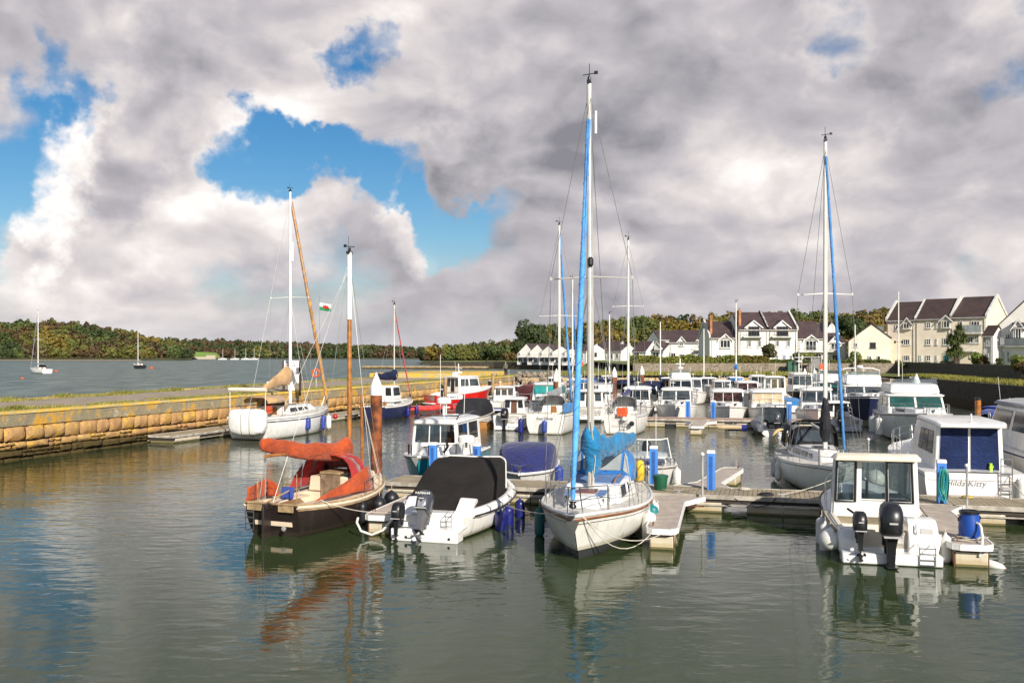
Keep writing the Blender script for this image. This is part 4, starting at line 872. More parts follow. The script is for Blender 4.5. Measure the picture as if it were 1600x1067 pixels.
h.win(1517,502,1531,520,-.01,3); h.balcony(1504,1533,508,519.5,1.2,dark=False,glass=True); h.win(1499,502,1504,514,-.01,cols=1); h.win(1512,526,1521,536,-.01,2); h.balcony(1496,1520,537,547.5,1.2,dark=False); h.win(1523,524,1530,536,-.01,2)
# white houses at the right edge
h=House(1541,114,1640,110,3.3,'white house with long sloping gable and roof terrace at the right edge',m_wallw,m_slateb); h.gable(7.2,12.6,9,ua=h.W*.78,zer=10.5); h.win(1547,522,1553,532,-.01,2); h.win(1571,546-24,1578,529,-.01,2); h.win(1566,549,1570,566,-.01,cols=1,rows=2); h.win(1574,549,1579,566,-.01,cols=1,rows=2); h.balcony(1563,1580,528,540,1.,dark=False,glass=True)
h=House(1536,113,1552,112,3.3,'small white lean-to wing before the long sloping gable',m_wallw,m_slateb); h.front(e(524,112),e(510,113),2.6); h.win(1541,533,1546,540,-.01,2); h.win(1541,552,1545,566,-.01,cols=1)
h=House(1563,104,1628,100,3.3,'low white flat fronted wing with dark railed terrace at the right edge',m_wallw,m_slateb); h.front(e(541,102),e(540.5,102),5); h.balcony(1570,1622,528,539,.6,dark=True,glass=True); h.win(1566,549,1570,566,-.01,cols=1,rows=2); h.win(1573.5,549,1578,566,-.01,cols=1,rows=2)
h=House(1582,111,1640,109,3.3,'white dormered upper house behind the railed terrace at the right edge',m_wallw,m_slateb); h.front(e(512,109),e(494,109),7); h.dormer(1583,1598,510,500,530); h.win(1586,512,1596,530,-.13,2)
# seaside fittings
t=thing('picket_fence','short white picket fence among the garden shrubs','fence',tuple(PD(1535,577,108)),-.5); mb=MB(); [mb.box((k*.16,0,.4),(.07,.03,.8+.05*(k%2))) for k in range(16)]; mb.build('picket',m_wht,t); MB().box((1.2,.04,.55),(2.5,.03,.08)).build('fence_rail',m_wht,t)
t=thing('street_lamp','tall white lamp post with two small lamps on the quay grass','lamp post',(Vector(((1404-800)/F*115,115,ZP)))); MB().tube([(0,0,0),(0,0,10.5)],[.10,.06],8).build('pole',m_wmast,t); mb=MB(); mb.tube([(-.5,0,4.3),(.5,0,4.3)],.03,5); mb.build('bracket',m_black,t); [MB().lathe((x,0,4.1),[(.1,0),(.14,.15),(.05,.35)],8).build('lamp_head',m_black,t) for x in (-.45,.45)]
t=thing('gate_shelter','grey steel gate shelter at the top of the marina bridge','gate',tuple(PD(1268,585,131))); mb=MB(); [mb.box((x,y,1.2),(.12,.12,2.4)) for x in (-1.4,0,1.4) for y in (0,1.5)]; mb.box((0,.75,2.45),(3.1,1.8,.12)); mb.build('frame',m_trim,t); MB().box((.7,.1,1.2),(1.3,.05,2.2)).build('gate_panel',M('gate_grey',(.22,.21,.20),.6),t)
t=thing('notice_cabinet','dark green utility cabinet before the rubble wall','cabinet',tuple(PD(1238,583,133))); MB().box((0,0,.85),(1.5,.7,1.7)).build('cabinet_body',M('cabinet_green',(.01,.09,.05),.5),t,bevel=.03); MB().box((0,-.36,.85),(.04,.02,1.5)).build('door_seam',m_black,t)
for px,py,d,lb in ((1284,573,130,'round orange lifebuoy housing on a post before the rubble wall'),(907,569,210,'round orange lifebuoy housing seen behind the main mast')):
    t=thing('lifebuoy_post',lb,'lifebuoy',tuple(PD(px,py+12,d))); s=d/130; MB().lathe((0,-.1,1.1*s),[(.05,-.1),(.42*s,-.08),(.45*s,0),(.42*s,.08),(.05,.1)],16,(0,-1,0)).build('housing',m_orange,t,smooth=True); MB().box((0,.05,.6*s),(.1,.08,1.3*s)).build('post',m_wood2,t)
# rocks left of back quay
rr=random.Random(4); t=thing('rock_heap','heap of pale boulders at the left end of the back quay','rocks',(1.5,119.2,0)); mb=MB()
for k in range(70):
    x=rr.uniform(-1.0,4.5); z=rr.uniform(0,2.6); y=-2.2+z*.8+rr.uniform(-.2,.2); r=rr.uniform(.25,.5); mb.lathe((x,y,z),[(.02,-r*.7),(r*.8,-r*.5),(r*rr.uniform(.9,1.1),0),(r*.7,r*.6),(.05,r*.75)],6,(rr.uniform(-1,1),rr.uniform(-1,1),1))
mb.build('boulders',m_rub,t)
# slipway by the far shore
tag(bank('stone_jetty',seg([(-8,318),(-52,330)],6),-1,1.0,m_beige,'low stone jetty running left from the black sea wall',3,'jetty'))
# far buoys and yachts
for px,py,lb in ((88,581,'orange mooring buoy beside the left moored yacht'),(35,592,'orange mooring buoy nearest the pier at far left'),(237,576,'orange mooring buoy right of the second moored yacht'),(443,569,'tiny red mooring buoy far out between the two ketch masts')):
    w=W(px,py); s=(2.6/F*w.y); MB_=MB(); t=thing('mooring_buoy',lb,'buoy',tuple(w),group='orange mooring buoys'); MB_.lathe((0,0,-.1),[(.02,-.2),(s*.8,0),(s,s*.5),(s*.7,s*1.1),(.05,s*1.3)],12).build('float',m_orange,t,smooth=True); MB().lathe((0,0,s*1.2),[(.05,0),(.08,.1),(.03,.2)],6).build('ring',m_steel,t)
# ---------------- pontoons ----------------
m_plank=M('deck_planks',(.36,.29,.19),.85,var=.2,vs=2.5,bump=.3,bs=20,col2=(.24,.20,.13)); m_plankr=M('deck_planks_red',(.42,.24,.17),.85,var=.2,vs=2.5,col2=(.30,.17,.12))
m_beam=M('edge_beam',(.46,.42,.35),.8,var=.2,vs=3,col2=(.26,.23,.19)); m_bdark=M('under_frame',(.045,.035,.028),.8); m_grate=M('grp_grating',(.50,.42,.35),.85,var=.12,vs=3,bump=.8,bs=60)
m_ferr=M('rusty_steel',(.22,.08,.04),.8,var=.3); m_galv=M('galvanised',(.50,.49,.46),.5,.3,var=.15)
def pontoon(a,b,w,label,pm=None,zd=.55,gap=.75,fl=3.3,boards=.145,group=None,seed=1):
    a=Vector((a[0],a[1],0)); b=Vector((b[0],b[1],0)); L=(b-a).length; t=thing('pontoon',label,'pontoon',tuple(a),math.atan2((b-a).y,(b-a).x),group); rr=random.Random(seed)
    mb=MB(); x=0
    while x<L-.01:
        bw=min(boards,L-x); mb.box((x+bw/2,w/2,zd-.02+rr.uniform(-.003,.003)),(bw-.014,w-.1,.04)); x+=boards
    mb.build('deck_boards',pm or m_plank,t)
    mb=MB(); 
    for y in (.02,w-.02): mb.box((L/2,y,zd-.05),(L,.06,.14)); 
    for y in (.0,w): mb.box((L/2,y,zd-.30),(L,.05,.05))
    mb.box((.0,w/2,zd-.06),(.05,w-.08,.13)); mb.box((L,w/2,zd-.06),(.05,w-.08,.13)); mb.build('edge_beam',m_beam,t,bevel=.01)
    mb=MB(); mb.box((L/2,w/2,zd-.15),(L-.1,w-.12,.20)); mb.build('under_frame',m_bdark,t)
    x=.15
    while x<L-1:
        l=min(fl,L-.1-x); mb=MB(); n=max(1,round(l/1.1))
        for k in range(n): mb.box((x+l*(k+.5)/n,w/2,.03),(l/n-.03,w-.06,zd*1.0-.27+.30))
        mb.build('float',m_conc,t,bevel=.02); x+=l+gap
    return t
def finger(root,end,label,w=.75,zd=.55,flare=.55,floats=(0,),both=True,mat_=None):
    root=Vector((root.x,root.y,0)); end=Vector((end.x,end.y,0)); L=(end-root).length; t=thing('finger_pontoon',label,'pontoon',tuple(root),math.atan2((end-root).y,(end-root).x),'finger pontoons')
    mb=MB(); h=w/2; pts=[(-.02,-h-flare),(1.1,-h),(L-.35,-h),(L-.1,-h*.86),(L,-h*.55),(L,h*.55),(L-.1,h*.86),(L-.35,h),(1.1,h),(-.02,h+flare)]
    mb.loft([[(x,y,zd-.05) for x,y in pts],[(x,y,zd) for x,y in pts]]); mb.build('deck_grating',mat_ or m_grate,t)
    mb=MB(); q=[(x*1.0,y*1.03) for x,y in pts]; 
    for i in range(len(q)-1):
        a,b=Vector((*q[i],0)),Vector((*q[i+1],0)); c=(a+b)/2; mb.box((c.x,c.y,zd-.06),((b-a).length+.03,.045,.145),math.atan2((b-a).y,(b-a).x))
    mb.build('edge_frame',m_wht,t)
    for f in floats:
        x=L-.15-f*2.2; mb=MB(); mb.box((x-.55,0,.03),(1.1,w*.76,.66)); mb.build('float',m_conc,t,bevel=.03)
        mb=MB(); mb.box((x-.55,0,zd-.16),(1.1,w*.7,.08)); [mb.box((x-.04,sy*w*.385,.05),(.06,.03,.6)) for sy in (1,-1)]; mb.build('rust_bracket',m_ferr,t)
    mb=MB(); [mb.tube([(.0,sy*(h+flare),zd-.28),(1.1,sy*h,zd-.12)],.03,5) for sy in (1,-1)]; mb.tube([(L-.5,-h*.6,zd+.02),(L-.5,-h*.6,zd+.10),(L-.3,-h*.6,zd+.10),(L-.3,-h*.6,zd+.02)],.015,5); mb.build('brace',m_ferr,t)
    return t
PA=Vector((-4.5,32.4,0)); PDR=Vector((.962,-.273,0)); PNR=Vector((.273,.962,0))
def P1(s,n=0,z=0): q=PA+PDR*s+PNR*n; return Vector((q.x,q.y,z))
pontoon(P1(0),P1(26),1.9,'main plank pontoon crossing the marina behind the front row of boats')
finger(P1(2.3),W(585,838)+Vector((.05,.1,0)),'finger pontoon end with looped white hose beside the brown yacht',w=.8,flare=.2)
finger(PZ(1052,775,.55),W(1036,862)+Vector((-.03,.1,0)),'grey grating finger pontoon right of the white blue-decked yacht',w=.78,floats=(0,1))
finger(PZ(1446,788,.55),W(1524,890)+Vector((0,.1,0)),'finger pontoon carrying the blue drum beside the small cabin boat',w=.95,floats=(0,1))
finger(P1(10.8,1.9),P1(11.6,7.6),'far side finger pontoon beside the open white speedboat',w=.8)
finger(P1(19.2,1.9),P1(19.6,8),'far side finger pontoon between the sloop and the blue-curtained cruiser',w=.8)
def pile(px,pyb,ztop,d,dia,label,seed=0):
    x=(px-800)/F*d; dia*=1.25 if d>40 else 1.08; t=thing('mooring_pile',label,'pile',(x,d,0),0,'rusty steel mooring piles with white caps'); r=dia/2
    MB().tube([(0,0,-1),(0,0,ztop-.55*dia/.4)],r,20).build('shaft',m_rust,t,smooth=True,ang=60)
    z=ztop-.55*dia/.4; k=dia/.4; MB().lathe((0,0,0),[(r*1.0,z-.28*k),(r*1.08,z-.28*k),(r*1.08,z),(r*1.04,z+.04*k),(r*.1,z+.5*k),(.01,z+.52*k)],20).build('cap',m_wht,t,smooth=True,ang=30)
    mb=MB(); mb.tube([(-r-.1,-r-.1,.55),(r+.1,-r-.1,.55),(r+.1,r+.1,.55),(-r-.1,r+.1,.55),(-r-.1,-r-.1,.55)],.04,6); mb.build('guide_collar',m_galv,t)
pile(588,0,4.42,32.2,.37,'thick rusty pile with pointed white cap behind the brown yacht, nearest of all')
pile(869.5,0,4.05,66,.37,'rusty pile with rounded white cap left of the main mast')
pile(960,0,3.95,82,.36,'rusty pile with white cap beside the slim grey mast behind the white sloop row')
pile(1003,0,3.95,92,.36,'rusty pile with white cap rising before the grass bank, near the navy covered boat')
pile(1257.5,0,3.4,112,.34,'left one of two neighbouring rusty piles below the gate shelter')
pile(1272.5,0,3.4,113,.34,'right one of two neighbouring rusty piles below the gate shelter')
pile(1323.5,0,3.55,85,.38,'short looking rusty pile with white cap left of the navy flybridge boat')
pile(1432,0,3.85,58.5,.37,'rusty pile with white cap above the large white flybridge cruiser')
def post(px,ytop,d,label,hgt=1.25,w=.26,zb=.55,cap=True,m=None):
    t=thing('service_post',label,'power post',((px-800)/F*d,d,zb),-.28,'blue power posts with white caps'); mb=MB(); mb.box((0,0,hgt/2),(w,w*.8,hgt)); mb.build('body',m or m_blue,t,bevel=.012)
    MB().box((0,-w*.41,hgt/2-.03),(w*.42,.016,hgt*.9)).build('front_groove',M('blue_dark',(.03,.12,.42),.5),t)
    MB().frus((0,0,hgt),(w*1.06,w*.88,.10),(w*.96,w*.8)).build('cap',m_wht,t,bevel=.01)
post(677,697,33.6,'blue power post before the teal pilot boat, left of the pair',1.18); post(745,700,33.2,'blue power post before the teal pilot boat, right of the pair',1.18)
post(1021.5,703,31.9,'blue power post beside the dark green bucket',1.22); post(1111,705,30.6,'blue power post standing alone on open pontoon between the two front yachts',1.2)
post(1471,715,27.9,'blue power post wound with green hose before the blue-curtained cruiser',1.2)
t=thing('hose_reel','coils of green and blue hose hanging on the right power post','hose',((1474-800)/F*27.6,27.6,.55)); rr=random.Random(2)
for c,k in ((M('hose_green',(.02,.25,.16),.5),5),(M('hose_teal',(.03,.30,.42),.5),4)):
    mb=MB(); 
    for i in range(k):
        cx=rr.uniform(-.08,.08); L=rr.uniform(.6,1.0); w=rr.uniform(.05,.11); mb.tube([(cx+w*math.sin(a),-.02*i+.02*math.cos(3*a),1.05-L/2+L/2*math.cos(a)) for a in [2*pi*q/18 for q in range(19)]],.018,5)
    mb.build('coil',c,t,smooth=True)
def gpost(px,ytop,ybot,d,label):
    t=thing('marker_post',label,'post',((px-800)/F*d,d,.55)); h=(ybot-ytop)/F*d; MB().tube([(0,0,0),(0,0,h)],.035,8).build('pole',m_galv,t); MB().lathe((0,0,h),[(.06,-.02),(.07,.03),(.02,.07)],8).build('cap',m_wht,t)
gpost(1097.5,711,776,29.2,'thin pale post at the pontoon edge beside the lone blue post'); gpost(1510.8,722,787,27.0,'thin pale post beside the hose wound power post'); gpost(1357,675,712,38,'thin pale post with white cap behind the small cabin boat roof')
w=PZ(1032,765,.55); t=thing('bucket','dark green lidded bucket on the pontoon beside a blue post','bucket',tuple(w)); m_bg=M('bucket_green',(.01,.10,.05),.4); MB().lathe((0,0,0),[(.19,0),(.22,.2),(.24,.40),(.26,.41),(.26,.46)],16).build('body',m_bg,t,smooth=True,ang=40); MB().lathe((0,0,.45),[(.26,0),(.26,.03),(.2,.05)],16).build('lid',m_bg,t)
# ---------------- brown gaff yacht ----------------
m_hbrown=hullmat('hull_brown',(.022,.015,.013),(.03,.022,.02),.05,(.05,.038,.028),.4); m_orc=cloth('canvas_orange',(.46,.070,.012),fold=.8); m_redc=cloth('canvas_red',(.36,.025,.025)); m_cream=M('paint_cream',(.72,.58,.42),.45,var=.06)
s=W(419,842)+Vector((0,.25,0)); b=Vector((-4.35,30.9,0)); loc,rz,L=place(s,b)
t=thing('gaff_yacht','dark brown hulled yacht with orange sail cover and open red sprayhood','yacht',loc,rz)
h=Hull(L,2.45,.92,1.02,tr=.70,tm=.42,e=2.4,rake=.35,sr=.22,prof=PR_FULL,dip=.14,flare=.1); h.make(m_hbrown,t)
h.strake(m_cream,t,.93,.055,'cream_strake',off=.0); h.strake(m_wood2,t,1.0,.035,'toe_rail',off=.0,wrap=True); h.strake(m_wood2,t,.84,.018,'rubbing_strake')
h.well(m_cream,t,.02,.50,.74,.30); h.deck(m_cream,t,.50,.995,.07)
for y in (.52,-.52): MB().box((-.03,y,.80),(.03,.50,.17)).build('name_board',m_wood2,t,bevel=.01)
mb=MB(); mb.box((-.16,0.02,.38),(.34,.06,1.05)); mb.box((-.10,.02,.86),(.28,.12,.16)); mb.build('rudder',m_hbrown,t,bevel=.01)
MB().tube([(-.1,.02,.98),(.9,.05,1.15)],[.03,.02],6).build('tiller',m_wood2,t)
mb=MB(); [mb.tube([(-.06,y,.18),(-.06,y,.72)],.016,5) for y in (.52,.80)]; [mb.box((-.07,.66,z),(.04,.28,.025)) for z in (.2,.36,.52,.68)]; mb.build('boarding_ladder',m_steel,t)
mb=MB(); mb.lathe((-.05,-.48,.28),[(.07,0),(.07,.03),(.03,.04)],10,(-1,0,0)); mb.build('exhaust',m_galv,t)
mb=MB(); q=block(mb,L*.50,L*.84,1.7,.95,h.z(.6)-.02,h.z(.6)+.46,.16,.0,.07); cab=mb.build('cabin',m_cream,t,bevel=.05)
for sd in ('star','port'):
    for u in (.25,.5,.74):
        c=ptq(q[sd],u,.5); mb=MB(); n=(0,-1 if sd=='star' else 1,.15); mb.lathe(tuple(c),[(.09,-.01),(.095,.02),(.06,.025)],12,n); o=mb.build('porthole',M('brass',(.35,.22,.08),.35,.8),t); MB().lathe(tuple(c),[(.055,.02),(.055,.03),(.01,.031)],10,n).build('pane',m_dglass,o)
MB().tube([(L*.3,.93,1.0),(L*.3,.93,1.0)],.001,3) if False else None
mb=MB(); mb.plate([(L*.50-.03,.34,.52),(L*.50-.03,-.34,.52),(L*.50-.03,-.34,1.42),(L*.50-.03,.34,1.42)],.03); mb.build('companionway_door',M('weathered_teak',(.30,.20,.12),.8,var=.25,vs=4),t)
MB().box((L*.56,0,1.42),(.9,.72,.06)).build('sliding_hatch',m_wood2,t,bevel=.01)
hood(t,L*.50+.35,L*.50+.95,1.75,1.55,.98,.92,.50,m_redc,m_dglass)
mb=MB(); rings=[arch(mb,x,w_,.98,hh) for x,w_,hh in ((L*.50-.25,1.80,1.02),(L*.50+.36,1.76,.93))]; mb.loft(rings,False,False); o=mb.build('hood_hoop',m_redc,t,smooth=True,ang=80); o.modifiers.new('s','SOLIDIFY').thickness=.02
def sheet(pts,m,name,par,sub_=6,wob=.03,seed=1,th=.015):
    rr=random.Random(seed); mb=MB(); rows=[]
    for j in range(sub_+1):
        rows.append([ptq(pts,i/sub_,j/sub_)+Vector((rr.uniform(-wob,wob),rr.uniform(-wob,wob),rr.uniform(-wob,wob)))*(0 if 0 in (i,j) and False else 1) for i in range(sub_+1)])
    mb.loft(rows,False,False); o=mb.build(name,m,par,smooth=True,ang=80); o.modifiers.new('s','SOLIDIFY').thickness=th; return o
sheet([(.75,-.93,.93),(L*.5+.75,-1.08,.90),(L*.5+.7,-.90,1.62),(L*.5-.75,-.95,1.28)],m_orc,'side_dodger',t,7,.018,2)
sheet([(.05,.86,.92),(1.15,1.02,.9),(1.15,.98,1.42),(.10,.86,1.30)],m_orc,'quarter_dodger',t,6,.025,3); sheet([(1.15,1.02,.9),(1.1,.55,.95),(1.05,.55,1.3),(1.15,.98,1.42)],m_orc,'quarter_dodger',t,4,.02,4)
sheet([(L*.5-.3,.92,.95),(L*.5-.9,.98,.93),(L*.5-.5,.90,1.45),(L*.5-.25,.86,1.7)],m_redc,'hood_side',t,4,.012,5)
mb=MB(); mb.box((1.5,.58,.80),(1.8,.42,.05)); mb.box((1.5,-.58,.80),(1.8,.42,.05)); mb.build('cockpit_seat',m_cream,t,bevel=.02)
mb=MB(); mb.box((1.35,.42,1.0),(.10,.38,.36),.2,.3); mb.build('cushion',M('cushion_blue',(.03,.06,.30),.8),t,bevel=.04)
MB().tube([(.5,-.5,.95),(.5,-.5,1.7)],.014,5).build('stanchion',m_wood2,t); MB().tube([(.1,.5,.95),(.1,.5,1.7)],.014,5).build('stanchion',m_wood2,t)
rig(t,L*.67,1.0,8.15,h,mm=m_wood,r=.075,boom=True,boomL=4.2,boomz=2.12,cover=None,vane=True,wires=3,nolow=True,seed=3,stern=True)
MB().tube([(L*.67,0,6.1),(L*.67,0,8.2)],[.082,.075],10).build('mast_top',m_wmast,t,smooth=True)
pts=interp([(L*.67-.05,0,2.10),(L*.67-.7,0,2.02),(L*.67-2.4,0.02,2.20),(L*.67-4.0,.05,2.52),(L*.67-4.3,.05,2.56)],20); rs=[.28*(1.05 if i<3 else .98-.5*(i/20)**1.2) for i in range(21)]
mb=MB(); lumpy(mb,pts,rs,14,.06,11,.60,1.15); mb.build('sail_cover',m_orc,t,smooth=True,ang=85)
MB().tube([(L*.80,0,1.2),(L*.79,.0,3.75)],[.06,.045],8).build('raised_bowsprit',m_wood,t,smooth=True)
mb=MB(); [mb.tube([(L*.67-4.1,.05,2.5),(x,y,.95)],.010,4) for x,y in ((.3,.6),(.35,.45))]; [mb.tube([(L*.79,0,3.7),(L*x,y,1.05)],.008,4) for x,y in ((.9,.3),(.9,-.3),(.7,-1.0))]; mb.tube([(L*.67-4.1,.05,2.55),(L*.67,0,7.7)],.007,4); mb.build('running_rigging',m_rope,t)
h.rail(t,.52,.97,.42,.95,5,1)
def wp(t,x,y,z): bpy.context.view_layer.update(); return t.matrix_world@Vector((x,y,z))
for x,y,lb,c,ball in ((L*.45,-1.28,'long black fender hanging amidships on the brown yacht',fm_black,False),(L*.62,-1.25,'black ball fender next to the long black one on the brown yacht',fm_black,True),(L*.82,-1.0,'black ball fender near the bow of the brown yacht',fm_black,True)):
    fender(wp(t,x,y,.92),c,'fender',lb,'fenders on the front row boats',.72,.13 if not ball else .24,.22,ball)
# ---------------- covered rib-like motorboat ----------------
s=W(668,843)+Vector((.05,.12,0)); b=Vector((-.75,30.6,0)); loc,rz,L=place(s,b)
m_hw=hullmat('hull_white',WHITE,(.03,.03,.035),.04); m_blkc=cloth('canvas_black',(.017,.014,.012),.9,.35)
t=thing('covered_motorboat','white motorboat under a black canvas cover with two outboards at its stern','motorboat',loc,rz)
h=Hull(L,2.75,.62,.98,tr=.72,tm=.5,e=2.6,rake=.7,prof=PR_MOT,flare=.1,dip=.05); h.make(m_hw,t); h.deck(m_gel,t,0,1,.03,-.02,inset=.96)
mb=MB()
for sd in (1,-1):
    pts=[h.deckp(k/14,sd*.97,.03) for k in range(1,15)]; 
    mb.tube(pts+[Vector((L+.02,0,1.0))],[.10]+[.15]*12+[.13,.12],10)
mb.build('side_tube',m_gel,t,smooth=True)
mb=MB(); 
for sd in (1,-1):
    pts=[h.deckp(k/14,sd*1.10,.0) for k in range(1,14)]; mb.tube(pts,.022,5); [mb.tube([h.deckp(k/14,sd*1.02,.17),h.deckp(k/14,sd*1.12,.10),h.deckp(k/14,sd*1.1,-.04)],.012,4) for k in (3,5,7,9,11)]
mb.build('black_band',m_black,t)
mb=MB()
for sd in (1,-1):
    mb.loft([[(x,sd*1.0,z),(x,sd*.55,z+.02),(x,sd*.5,.2),(x,sd*1.0,.3)] for x,z in ((-.05,.36),(.25,.42),(.55,.72),(.95,.98),(1.2,.95))])
mb.box((-.22,0,.16),(.50,1.9,.34)); mb.box((.3,0,.45),(.5,1.2,.5)); mb.build('transom_moulding',m_gel,t,bevel=.04)
# cover
mb=MB(); sec=[(.62,1.95,.62,.60),(.9,2.15,.64,.80),(1.7,2.32,.68,1.06),(2.6,2.36,.72,1.50),(3.4,2.28,.78,1.80),(4.0,2.02,.84,1.80)]
rings=[]; rr=random.Random(5)
for x,w_,z0,z1 in sec:
    r_=[(x+.0,-w_/2,z0)]; 
    for k in range(1,10): a=pi*k/10; r_.append((x+rr.uniform(-.02,.02),-w_*.5*math.copysign(abs(math.cos(a))**.16,math.cos(a)),z0+(z1-z0)*math.sin(a)**.14+rr.uniform(-.012,.012)))
    r_.append((x,w_/2,z0)); rings.append(r_)
mb.loft(rings,False,False); mb.add(rings[0],[tuple(range(len(rings[0])))]); mb.build('canvas_cover',m_blkc,t,smooth=True,ang=40)
mb=MB(); a=rings[-1]; mb.loft([a,[(x+.35+.45*(1-max(0,(z-.8))/1.),y*.9,max(.95,z-.55) if z>1 else z) for x,y,z in a]],False,True); mb.build('windscreen',m_gglass,t,smooth=False)
mb=MB(); mb.tube([Vector(q)+Vector((.03,0,.02)) for q in a],.025,6); mb.build('windscreen_frame',m_gel,t)
h.rail(t,.72,1.,.30,.7,4,1,close_bow=True)
m_cg=M('cowl_grey',(.06,.065,.08),.3,.2,coat=.5); outboard(t,(-.42,.0,.74),.92,m_cg,M('leg_grey',(.10,.10,.11),.4),tilt=.55,tip=m_gel,logo='YAMAHA')
o=outboard(t,(-.30,.78,.55),.70,m_black,m_black,tilt=.15); MB().box((-.25,.62,.12),(.16,.30,.42)).build('orange_guard',m_orange,t,bevel=.02)
MB().lathe((-.2,.86,.62),[(.22,0),(.34,.1),(.38,.35),(.34,.65),(.2,.78)],12).build('motor_pod',m_gel,t,smooth=True,ang=60) if False else None
mb=MB(); [mb.tube([(-.3,y,.35),(-.3,y,.72),(-.05,y,.78)],.014,5) for y in (-.55,-.72)]; [mb.box((-.3,-.635,z),(.04,.17,.02)) for z in (.42,.55,.68)]; mb.build('boarding_ladder',m_steel,t)
mb=MB(); [mb.lathe((-.475,y,.12),[(.035,0),(.035,.02),(.01,.025)],8,(-1,0,0)) for y in (.5,-.72)]; mb.build('drain',m_black,t)
for x,lb in ((1.75,'navy fender nearest the stern of the black covered motorboat'),(2.6,'middle navy fender of the black covered motorboat'),(3.9,'navy fender nearest the bow of the black covered motorboat')):
    fender(wp(t,x,-1.50,.72),fm_navy,'fender',lb,'fenders on the front row boats',.80,.155,.12)
# ---------------- white sloop, bow to the camera ----------------
m_hsl=hullmat('hull_white_grey_boot',(.80,.78,.72),(.045,.045,.05),.26); m_bluec=cloth('canvas_blue',(.03,.18,.48),fold=.7); m_teal=cloth('canvas_teal',(.015,.20,.42),fold=1.0); m_lblue=cloth('furl_blue',(.09,.36,.80),.7,.3); m_bdk=M('deck_blue',(.14,.24,.46),.8,var=.1); m_gen=M('genoa_white',(.78,.77,.73),.8)
b=Vector((1.42,21.75,0)); s=Vector((3.25,29.9,0)); loc,rz,L=place(s,b)
t=sloopB=thing('sloop','white sloop with blue deck panels, blue sprayhood and light blue furled genoa, bow to viewer','yacht',loc,rz)
h=Hull(L,2.95,1.0,1.22,tr=.62,tm=.42,e=2.15,rake=.95,prof=PR_SAIL,flare=.32,dip=.08); h.make(m_hsl,t,22)
h.strake(M('teak_dark',(.28,.10,.03),.5,var=.2),t,.90,.03,'teak_strake',off=.012); h.strake(m_gel,t,.99,.045,'toe_rail',off=0); h.strake(m_black,t,.80,.008,'pinstripe',off=.004)
h.well(m_deck,t,.02,.30,.62,.4); h.deck(m_deck,t,.30,.998,.05)
mb=MB(); q=block(mb,L*.30,L*.64,1.95,1.62,h.z(.5)-.02,h.z(.5)+.52,.35,0,.12); mb.build('cabin',m_gel,t,bevel=.06,seg=3)
MB().box((L*.44,0,h.z(.5)+.52),(L*.25,1.40,.03)).build('blue_roof_panel',m_bdk,t)
mb=MB(); q2=block(mb,L*.64-.3,L*.86,1.55,.85,h.z(.75)-.02,h.z(.75)+.33,.55,0,.10); mb.build('fore_cabin',m_gel,t,bevel=.06,seg=3)
mb=MB(); mb.box((L*.72,.40,h.z(.75)+.335),(.9,.22,.03)); mb.box((L*.72,-.40,h.z(.75)+.335),(.9,.22,.03)); mb.build('blue_deck_panel',m_bdk,t)
MB().box((L*.70,0,h.z(.75)+.35),(.55,.5,.06)).build('fore_hatch',M('hatch_brown',(.15,.06,.05),.3),t,bevel=.015)
for sd in ('star','port'):
    windows(t,q[sd],[(.12,.40,.35,.85),(.48,.60,.35,.8)],frame=m_steel)
    for u in (.3,.55): 
        c=ptq(q2[sd],u,.5); MB().lathe(tuple(c),[(.085,-.01),(.09,.015),(.02,.02)],12,(0,1 if sd=='port' else -1,.1)).build('porthole',m_steel,t)
mb=MB(); [mb.tube([(L*a_,y,zz),(L*a_+.05,y,zz+.07),(L*c_-.05,y,zz+.07),(L*c_,y,zz)],.02,6) for a_,c_,y,zz in ((.42,.58,.6,1.55),(.42,.58,-.6,1.55),(.66,.74,.3,1.33),(.66,.74,-.3,1.33))]; mb.build('handrail',m_wood,t)
hood(t,L*.30-.35,L*.30+.45,1.95,1.75,h.z(.3)+.40,.95,.18,m_bluec,M('hood_plastic',(.35,.38,.38),.15))
pulpit(h,t,.62,.84); pushpit(h,t); h.rail(t,.16,.84,.6,.94,5,2)
mb=MB(); mb.box((L-.05,0,1.26),(.5,.16,.06)); mb.lathe((L+.16,0,1.26),[(.06,-.07),(.06,.07)],10,(0,1,0)); mb.tube([(L-.25,.12,1.26),(L+.18,.06,1.28)],.015,5); mb.build('bow_roller',m_steel,t)
mb=MB(); mb.loft([[(L+.05,-.02,1.22),(L+.05,.02,1.22),(L-.02,0.02,1.2),(L-.02,-.02,1.2)],[(L-.1,-.02,.82),(L-.1,.02,.82),(L-.16,.02,.84),(L-.16,-.02,.84)]]); mb.add([(L+.02,-.17,1.12),(L+.02,.17,1.12),(L-.14,0,.72)],[(0,1,2)]); a=mb.build('anchor',M('anchor_grey',(.20,.20,.19),.6,.4),t)
rig(t,L*.62,1.32,12.25,h,mm=m_alu,r=.095,spread=[(7.05,1.10)],boomL=3.2,boomz=2.1,furl=m_lblue,furlz=11.25,bowx=L-.02,furl_r=.070,seed=6,heel=-.0045)
mb=MB(); lumpy(mb,interp([(L*.62-.05,0,1.75),(L*.62-.05,.05,2.2),(L*.62-.1,-.03,2.75),(L*.62-.05,0,3.1)],8),[.11,.17,.24,.22,.28,.26,.24,.18,.1],16,.16,8,1,1); mb.build('sail_cover',m_teal,t,smooth=True,ang=60)
mb=MB(); lumpy(mb,interp([(L*.62-.1,0,2.5),(L*.62-1.2,.28,2.40),(L*.62-3.2,.80,2.50)],10),[.30,.32,.30,.28,.26,.25,.24,.23,.22,.2,.16],10,.16,9,.8,1.2); mb.build('boom_cover',m_teal,t,smooth=True,ang=60)
